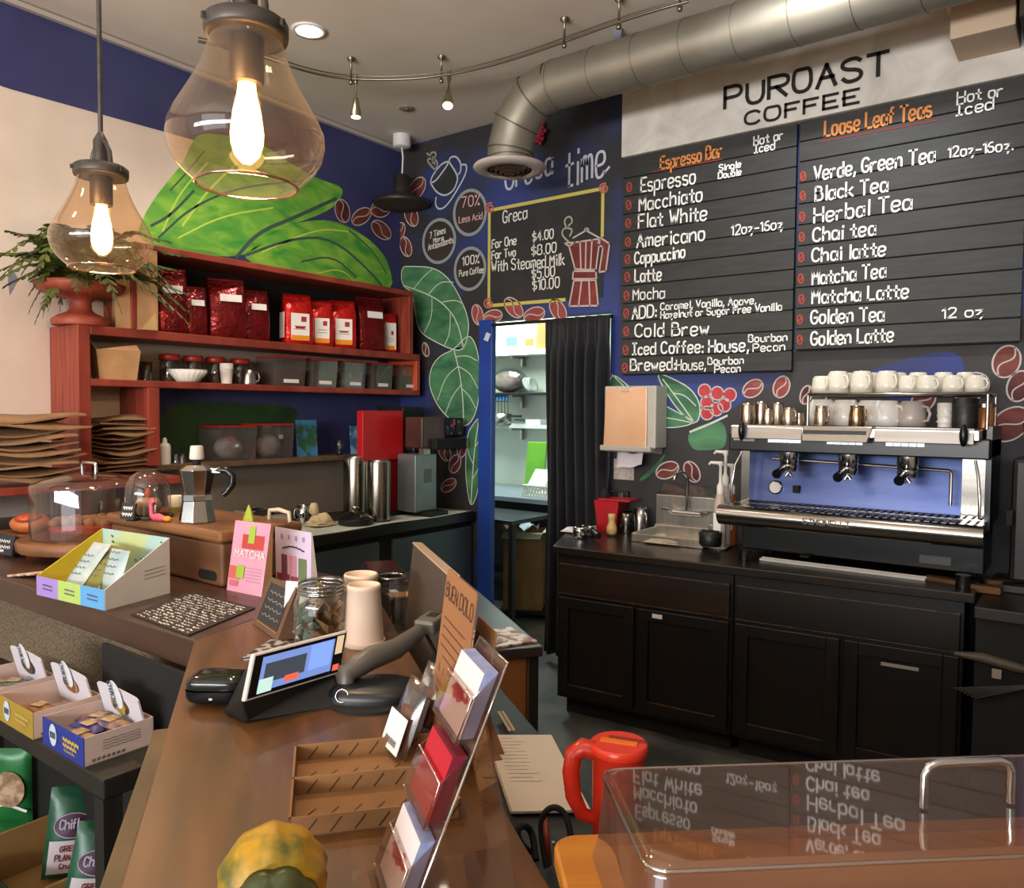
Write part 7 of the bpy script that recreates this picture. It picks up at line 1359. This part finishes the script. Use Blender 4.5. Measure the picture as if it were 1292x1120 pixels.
for (z0, col), lab in zip(tiers, ('stack of white cards with red print in the lowest tier', 'stack of red cards in the middle tier', 'stack of white cards with red print in the top tier')):
    y0 = lean*z0; c0 = nd(n0_, (d0_+d1_)/2, ZF+z0+.0006)+MX.Rotation(RB+.03,3,'Z') @ V((0,y0,0)); k = thing('business_cards', lab, 'business cards', c0, RB+.03); hh = .068; lw = wl*.45; a = .019
    b = B(); b.hexa([(-lw,-a,0),(lw,-a,0),(lw,-.004,0),(-lw,-.004,0),(-lw,-a+lean*hh,hh),(lw,-a+lean*hh,hh),(lw,-.004+lean*hh,hh),(-lw,-.004+lean*hh,hh)]); b.obj('cards', m_be if col == 'white' else M('maroon_card_edge', '7a1430', rough=.6), k)
    b = B(); b.poly([(-lw,-a-.0006,.0),(lw,-a-.0006,.0),(lw,-a-.0006+lean*hh,hh),(-lw,-a-.0006+lean*hh,hh)]); fo = b.obj('front_card', m_wc if col == 'white' else m_rc, k)
    if col == 'white':
        b = B(); random.seed(int(z0*1000)); nrm = V((0,-1,lean)).normalized(); fp = lambda x, z: V((x, -a-.0012+lean*z, z))
        for s in (0, 1): b.poly([fp(.012*math.cos(g)*1.6-.0+.0*s+(.014*(s-.5)), .032+.012*math.sin(g)*(.5+.3*math.cos(3*g))) for g in [2*PI*i/20 for i in range(20)]])
        b.line(chaikin([fp(-.03,.03), fp(-.015,.042), fp(0,.03), fp(.016,.044), fp(.03,.032)], 2), .004, nrm)
        b.obj('red_emblem', M('crimson_emblem', 'c02a30', rough=.6), fo)
# tan flyers behind the stand
for i, (tl, tr, nn_, lab) in enumerate((((565,720),(602,744),.30,'tall tan flyer headed BUEN DOLO standing behind the card stand'),((603,764),(626,812),.335,'second tan flyer standing to the right behind the card stand'))):
    a, e = z_on(*tl, nn_-.012), z_on(*tr, nn_-.012); lw = (e-a).dot(DB); zt_ = (a.z+e.z)/2; zb_ = ZF+.001
    t = thing('tan_flyer', lab, 'flyer', nd(nn_-.045, (a.dot(DB)+e.dot(DB))/2, zb_), RB); h = zt_-zb_; ln_ = .033/h; m_tan = M('tan_flyer_paper', '96663f', '8e5e38', .8, scale=3)
    b = B(); fpt = lambda x, z: V((x, ln_*z, z))
    pts = [fpt(-lw/2,0), fpt(lw/2,0), fpt(lw/2,h*.98), fpt(lw*.46,h), fpt(-lw*.46,h), fpt(-lw/2,h*.98)]; b.slab(pts, V((0,.002,0))); fo = b.obj('card', m_tan, t); nrm = V((0,-1,ln_)).normalized(); o_ = V((0,-.0008,0)); b = B()
    if i == 0: write(b, 'BUEN DOLO', fpt(-lw*.44,h*.84)+o_, fpt(lw*.46,h*.84)+o_, V((0,ln_,1))*h*.085, .003, nrm)
    else: write(b, 'BUEN', fpt(-lw*.40,h*.80)+o_, fpt(lw*.42,h*.80)+o_, V((0,ln_,1))*h*.085, .003, nrm)
    random.seed(3+i)
    for k in range(9): z = h*(.72-.055*k) if k < 5 else h*(.34-.05*(k-5)); b.line([fpt(-lw*(.40 if k != 4 else .3),z)+o_, fpt(lw*random.uniform(.3,.42),z)+o_], .0016, nrm)
    for k in range(5): b.line([fpt(-lw*.38+k*lw*.16,h*.40)+o_, fpt(-lw*.38+k*lw*.16+.006,h*.45)+o_, fpt(-lw*.38+k*lw*.16+.01,h*.40)+o_], .002, nrm)
    b.obj('print', M('brown_ink', '4a2c1c', rough=.9), fo); b = B(); b.box(-lw*.3,ln_*h*.4+.002,0,lw*.3,.05,.003); b.hexa([(-.012,.002,0),(.012,.002,0),(.012,.06,0),(-.012,.06,0),(-.012,ln_*h*.5+.002,h*.5),(.012,ln_*h*.5+.002,h*.5),(.012,ln_*h*.5+.005,h*.5),(-.012,ln_*h*.5+.005,h*.5)]); b.obj('easel_back', m_tan, t)
# squash
p = F(345, 1172); R_ = .052; t = thing('squash', 'bumpy yellow and dark green turban squash at the bottom frame edge', 'squash', p+V((0,0,0)), .0)
cz = .05; cv = (CAM-p); cv = V((cv.x, cv.y, 0)).normalized(); qr = cv.to_track_quat('Z','Y').to_matrix().to_4x4() if False else (cv*.95+Z*.02).to_track_quat('Z','Y').to_matrix().to_4x4()
b = B().at(MX.Translation((0,0,cz)) @ qr); b.lathe([(.004,-.05),(.03,-.046),(.046,-.03),(.053,-.008),(.050,.012),(.042,.026),(.034,.032)], n=60, wob=lambda a, z: 1+.05*abs(math.sin(5*a))+.012*math.sin(19*a+z*300)); b.obj('yellow_cap', M('squash_yellow', 'b88a14', '56561a', .5, scale=26, lo=.42, hi=.66, bump=.15), t)
b = B().at(MX.Translation((0,0,cz)) @ qr @ MX.Translation((0,-.012,.0))); b.lathe([(.034,.024),(.042,.030),(.040,.045),(.026,.056),(.008,.054)], n=60, wob=lambda a, z: 1+.09*abs(math.sin(4*a))); b.obj('green_lobe', M('squash_green', '2a3418', '4a4e22', .4, scale=16), t)
b = B().at(MX.Translation((0,0,cz)) @ qr @ MX.Translation((0,-.012,.052))); b.tube([(0,0,0),(.002,.004,.01),(.004,.012,.02)], [.010,.007,.008], 8); b.obj('stem', M('stem_dark', '2c3a34', '4a5a50', .7, scale=30), t)
b = B().at(MX.Translation((0,0,cz)) @ qr); b.lathe([(.0495,.0),(.0508,.012),(.0435,.026)], n=20, close=False, wob=lambda a, z: 1.045); 
# ---------------------------------------------------------------- customer side: black display shelf with snack boxes
ZS1 = .83; Hh = lambda x, y: hz(x, y, ZS1)
P0, P1, P2 = Hh(107, 968), Hh(194, 938), Hh(59, 936); ux = (P1-P0).normalized(); uy = V((-ux.y, ux.x, 0)); uy = uy if uy.dot(P2-P0) > 0 else -uy; RS = math.atan2(ux.y, ux.x)
lx_, ly_ = (P1-P0).length, (P2-P0).dot(uy)
Q0 = Hh(43, 933); step = (Q0-P0)
sh0 = Hh(130, 984); _x0 = (sh0-P0).dot(ux)
t = thing('display_shelf', 'black wooden display shelf below the counter on the customer side', 'shelf', (sh0.x, sh0.y, 0), RS)
c_ = sh0; LX = lx_-_x0+.04; lyT = 1.05
B().box(0,0,ZS1-.045,LX,lyT,ZS1).obj('top', M('black_stained_wood', '1a1712', '26211a', .55, scale=6, st=(6,1,1), bump=.05), t, bevel=.004); B().box(0,0,.34,LX,lyT,.365).obj('lower_board', m_dark, t); B().box(0,0,.05,LX,lyT,.07).obj('lower_board', m_dark, t); B().box(LX-.015,.05,.05,LX,lyT,ZS1-.045).obj('back_panel', m_dark, t); B().box(LX-.012,.0,ZS1,LX,(P0-sh0).dot(uy)+ly_*1.5,ZS1+.17).obj('riser_panel', m_dark, t)
for x, y in ((0,0),(LX-.04,0),(0,lyT-.04),(LX-.04,lyT-.04)): B().box(x,y,0,x+.04,y+.04,ZS1-.045).obj('post', M('black_stained_wood', ''), t)
m_bxw = M('box_pinkish_white', 'd0b8ac', 'c8b0a4', .7, scale=3); hb = px(37, P0)
def barbox(org, label, fc, open_items, seed):
    t = thing('snack_bar_box', label, 'snack bar box', (org.x, org.y, ZS1), RS, 'snack bar boxes on the black shelf'); w, d = lx_, ly_
    b = B()
    for q in ((0,0,0,w,.002,hb),(0,d-.002,0,w,d,hb),(0,0,0,w,d,.002),(w-.002,0,0,w,d,hb)): b.box(*q)
    b.obj('tray', m_bxw, t); B().box(-.002,0,0,0,d,hb).obj('front_panel', M('box_front_'+fc, fc, rough=.5), t, 'coloured front end')
    b = B(); b.poly([(-.0035, d*.72+.018*math.cos(a), hb*.55+.025*math.sin(a)) for a in [2*PI*i/20 for i in range(20)]]); sb = b.obj('round_badge', M('badge_ice', 'c2ced4', rough=.6), t, 'pale oval badge'); b = B(); write(b, 'BOBO', V((-.0042,d*.72+.012,hb*.45)), V((-.0042,d*.72-.012,hb*.45)), V((0,0,.012)), .0022, V((-1,0,0))); b.obj('lettering', M('slate_ink', '3c4a58', rough=.8), sb)
    b = B(); 
    for z, y0, y1, wd in ((.62,.48,.1,.008),(.42,.48,.16,.007),(.24,.46,.2,.003)): b.line([(-.0032, d*y0+(d*(y1-y0))*j/12, hb*z+.003*math.sin(j*2.6)) for j in range(13)], wd, (-1,0,0))
    b.obj('print', M('mustard_ink', 'b89a4a' if fc == '26358a' else '6a5414', rough=.8), t)
    b = B()
    for k in range(4): b.line([(w*.25+w*.55*j/14, -.0008, hb*(.72-.1*k)+.0012*math.sin(j*2.1)) for j in range(15)], .0014, (0,-1,0))
    for k in range(7): b.line([(w*.1+w*.07*k, -.0008, hb*.13), (w*.1+w*.07*k+w*.045, -.0008, hb*.16)], .006, (0,-1,0))
    b.obj('small_print', M('box_small_print', '6a5a58', rough=.8), t)
    # header card standing at the back: white with an oval
    hc = B(); n_ = 22; W_ = d*.96; H_ = px(52, P1)
    pts = [V((w-.012-.03*0, d*.02+W_*i/n_, hb*.9+H_*(.60+.05*math.sin(PI*i/n_)-(.05 if i % 11 == 0 else 0)))) for i in range(n_+1)]
    base = [V((w-.012, d*.02+W_, hb*.3)), V((w-.012, d*.02, hb*.3))]; lean_ = lambda p: V((p.x-.25*(p.z-hb*.3), p.y, p.z))
    hc.slab([lean_(p) for p in pts+base], V((.004,0,0))); ho = hc.obj('header_card', M('header_white', 'd2ccd4', rough=.7), t)
    b = B(); cc = lean_(V((w-.0135, d*.5, hb*.9+H_*.48))); b.poly([cc+V((-.25*H_*.38*math.sin(a)-.002, .026*math.cos(a), H_*.38*math.sin(a))) for a in [2*PI*i/24 for i in range(24)]]); od = b.obj('oval_badge', M('badge_white', 'dcdee2', rough=.6), ho, 'white oval badge'); b = B()
    write(b, 'BOBO', cc+V((-.0045+.25*.03,.006,-.03)), cc+V((-.0045-.25*.03,.006,.03)), V((0,.016,0)), .0035, V((-1,0,-.25)).normalized()); b.obj('lettering', M('slate_ink', ''), od)
    b = B(); random.seed(seed); m2 = M('header_art_%d' % seed, ('b89a3a','7a4a30','6a4a3a')[seed % 3], ('4a2c20','a8744a','3a2c2a')[seed % 3], .7, scale=40, lo=.45, hi=.55)
    c2 = lean_(V((w-.013, d*.5, hb*.9+H_*.18))); b.poly([c2+V((-.0015-.25*H_*.24*math.sin(a), .040*math.cos(a), H_*.24*math.sin(a))) for a in [2*PI*i/18 for i in range(18)]]); b.obj('picture', m2, ho)
    return t
barbox(P0, 'nearest snack bar box with dark blue front, full of wrapped bars', '26358a', 1, 0)
barbox(P0+step, 'middle snack bar box with mustard front, nearly empty', 'a8892e', 0, 1)
barbox(P0+step*2, 'farthest snack bar box cut by the left frame edge, holding grey packets', '8a7a74', 0, 2)
def bars(org, spots, mats, grp):
    for i, (x, y, a, mi, lab) in enumerate(spots):
        o = org+ux*x*lx_+uy*y*ly_+Z*(hb*.55+.006*(i % 3)); t = thing('snack_bar', lab, 'snack bar', o, RS+a, grp); pillow(V((0,-.045,0)), V((1,0,0)), V((0,1,0)), V((0,0,1)), .045, .095, .011).obj('wrapper', mats[mi], t)
        B().cb((0,0,.0115), (.03,.035,.001)).obj('label', M('bar_label', 'c8b088', '8a6030', .6, scale=40), t)
        b_ = B().box(-.018,-.04,-(hb*.55+.006*(i%3))+.003,.018,.04,-.008); b_.obj('bar_below', mats[mi], t)
m_bb1, m_bb2 = M('wrapper_blue', '2a3a98', '3a2c70', .35, scale=12), M('wrapper_purple', '5a4468', 'b08a5a', .4, scale=20, lo=.45, hi=.6)
bars(P0, ((.2,.45,.15,1,'purple tan snack bar at the front of the blue fronted box'),(.40,.55,.1,0,'deep blue snack bar across the blue fronted box'),(.62,.40,.2,1,'cookie pictured snack bar near the header card'),(.68,.78,.4,1,'purple snack bar behind the cookie pictured one')), (m_bb1, m_bb2), 'bars in the blue fronted box')
bars(P0+step, ((.35,.5,.3,0,'single brown cookie bar left in the mustard fronted box'),), (M('wrapper_tan', 'a87848', '7a4a26', .5, scale=30),), None)
bars(P0+step*2, ((.6,.5,.8,0,'grey green packet in the farthest snack box'),(.3,.5,.2,0,'second grey packet in the farthest snack box')), (M('wrapper_grey', '7a8480', '5a6460', .3, scale=12),), None)
# bags of plantain chips below
zb2 = .366; m_gp = M('green_chip_bag', '1f4e36', '2a6044', .3, .1, scale=8, bump=.25)
cb_c = hz(40, 1095, .45); t = thing('wooden_tray_box', 'brown cardboard box holding green chip bags on the lower shelf', 'cardboard box', V((cb_c.x, cb_c.y, zb2)), RS)
b = B(); w, d, h = .20, .30, .13
for q in ((-w,-d/2,0,w*.6,-d/2+.008,h*.8),(-w,d/2-.008,0,w*.6,d/2,h),(-w,-d/2,0,-w+.008,d/2,h),(w*.6-.008,-d/2,0,w*.6,d/2,h),(-w,-d/2,0,w*.6,d/2,.006)): b.box(*q)
b.obj('box_body', M('carton_tan', '8a6438', 'a07a48', .7, scale=8), t, bevel=.002)
fcv = V((CAM.x-P0.x, CAM.y-P0.y, 0)).normalized(); sdv = V((-fcv.y, fcv.x, 0))
for i, (x, y, wpx, hpx, lab, txt) in enumerate(((84,1042,58,108,'rear green plantain chip bag in the cardboard box','PLANTAIN'),(108,1072,62,110,'front green plantain chip bag in the cardboard box, tilted right','GREEN'))):
    c = hz(x, y+30, .46)+fcv*(.04 if i else -.02); c.z = zb2+.012; w, h = px(wpx, c), px(hpx, c); rt = .12+.1*i; uy_ = (Z*math.cos(.25)-fcv*math.sin(.25)); uxx = sdv*math.cos(rt)+uy_*math.sin(rt)*-1; uyy = uy_*math.cos(rt)+sdv*math.sin(rt); un = uxx.cross(uyy).normalized(); un = un if un.dot(fcv) > 0 else -un
    if uxx.dot(V((RT.x, RT.y, 0))) < 0: uxx = -uxx
    t = thing('chip_bag', lab, 'chip bag', c, 0, 'green chip bags on the lower shelf'); pillow(c, uxx, uyy, un, w, h, .03).obj('bag', m_gp, t, world=True)
    f = lambda u, v, o=.002: c+uxx*w*(u-.5)+uyy*h*v+un*(.03*(math.sin(PI*u)**.5)*(math.sin(PI*v)**.45)+o)
    g = lambda u, v: c+uxx*w*(u-.5)+uyy*h*v+un*(.03*math.sin(PI*v)**.45+.0035)
    b = B(); b.grid(lambda u, v: f(.08+.84*u, .06+.36*v, .0015), 10, 8); b.obj('white_panel', M('chip_white', 'c8bcc0', rough=.5), t, 'white lower panel', world=True)
    b = B(); el = [f(.5+.36*math.cos(a), .58+.13*math.sin(a), .002) for a in [2*PI*k/28 for k in range(28)]]; ce = f(.5,.58,.003); b.add([ce]+el, [(0,1+k,1+(k+1)%28) for k in range(28)], 0); b.line(el+[el[0]], .003, un, 1); write(b, 'Chifles', g(.24,.55), g(.78,.55), uyy*h*.10, .0035, un, 1); b.obj('emblem', [M('plum_emblem', '4a2a44', rough=.5), M('chip_lilac', 'c8b4cc', rough=.6)], t, 'purple oval emblem', world=True)
    b = B(); write(b, 'GREEN', g(.3,.31), g(.7,.31), uyy*h*.055, .003, un); write(b, 'PLANTAIN', g(.22,.21), g(.8,.21), uyy*h*.06, .003, un); write(b, 'CHIPS', g(.32,.12), g(.68,.12), uyy*h*.055, .003, un); b.obj('lettering', M('maroon_ink', '7a2c34', rough=.8), t, world=True)
c = hz(12, 1010, .48); c.z = zb2+.012; t = thing('chip_bag', 'bright green snack bag with pictured chips at the left frame edge', 'chip bag', c, 0, None); w, h = .13, px(95, c); ux2 = V((RT.x, RT.y, 0)).normalized(); un = fcv
pillow(c+Z*.04, ux2, Z, un, w, h, .028).obj('bag', M('bright_green_bag', '2e7a3a', '1f6a3c', .3, .1, scale=8, bump=.3), t, world=True); b = B(); b.poly([c+Z*(.04+h*.5+h*.24*math.sin(a))+ux2*.045*math.cos(a)+un*.03 for a in [2*PI*k/20 for k in range(20)]]); b.obj('picture', M('chip_picture', '8a6a4a', 'c8a888', .6, scale=40, lo=.4, hi=.6), t, world=True)
b = B(); b.line([c+Z*(.04+h*.24+.01*math.sin(k*.4))+ux2*(-.05+.1*k/10)+un*.027 for k in range(11)], .008, un); b.obj('white_band', m_label, t, world=True); B().cb(tuple(c+Z*.018), (.12,.06,.06)).obj('gusset', M('bright_green_bag', ''), t, world=True)
p = hz(12, 1112, .46); t = thing('green_crate', 'dark green carton front at the bottom left frame corner', 'carton', V((p.x, p.y, zb2))+fcv*.03-ux2*.02, RS); B().box(-.10,-.16,-.0,.012,.16,.10).obj('carton', M('dark_green_card', '16241a', '1e2e22', .6, scale=5), t, bevel=.004)
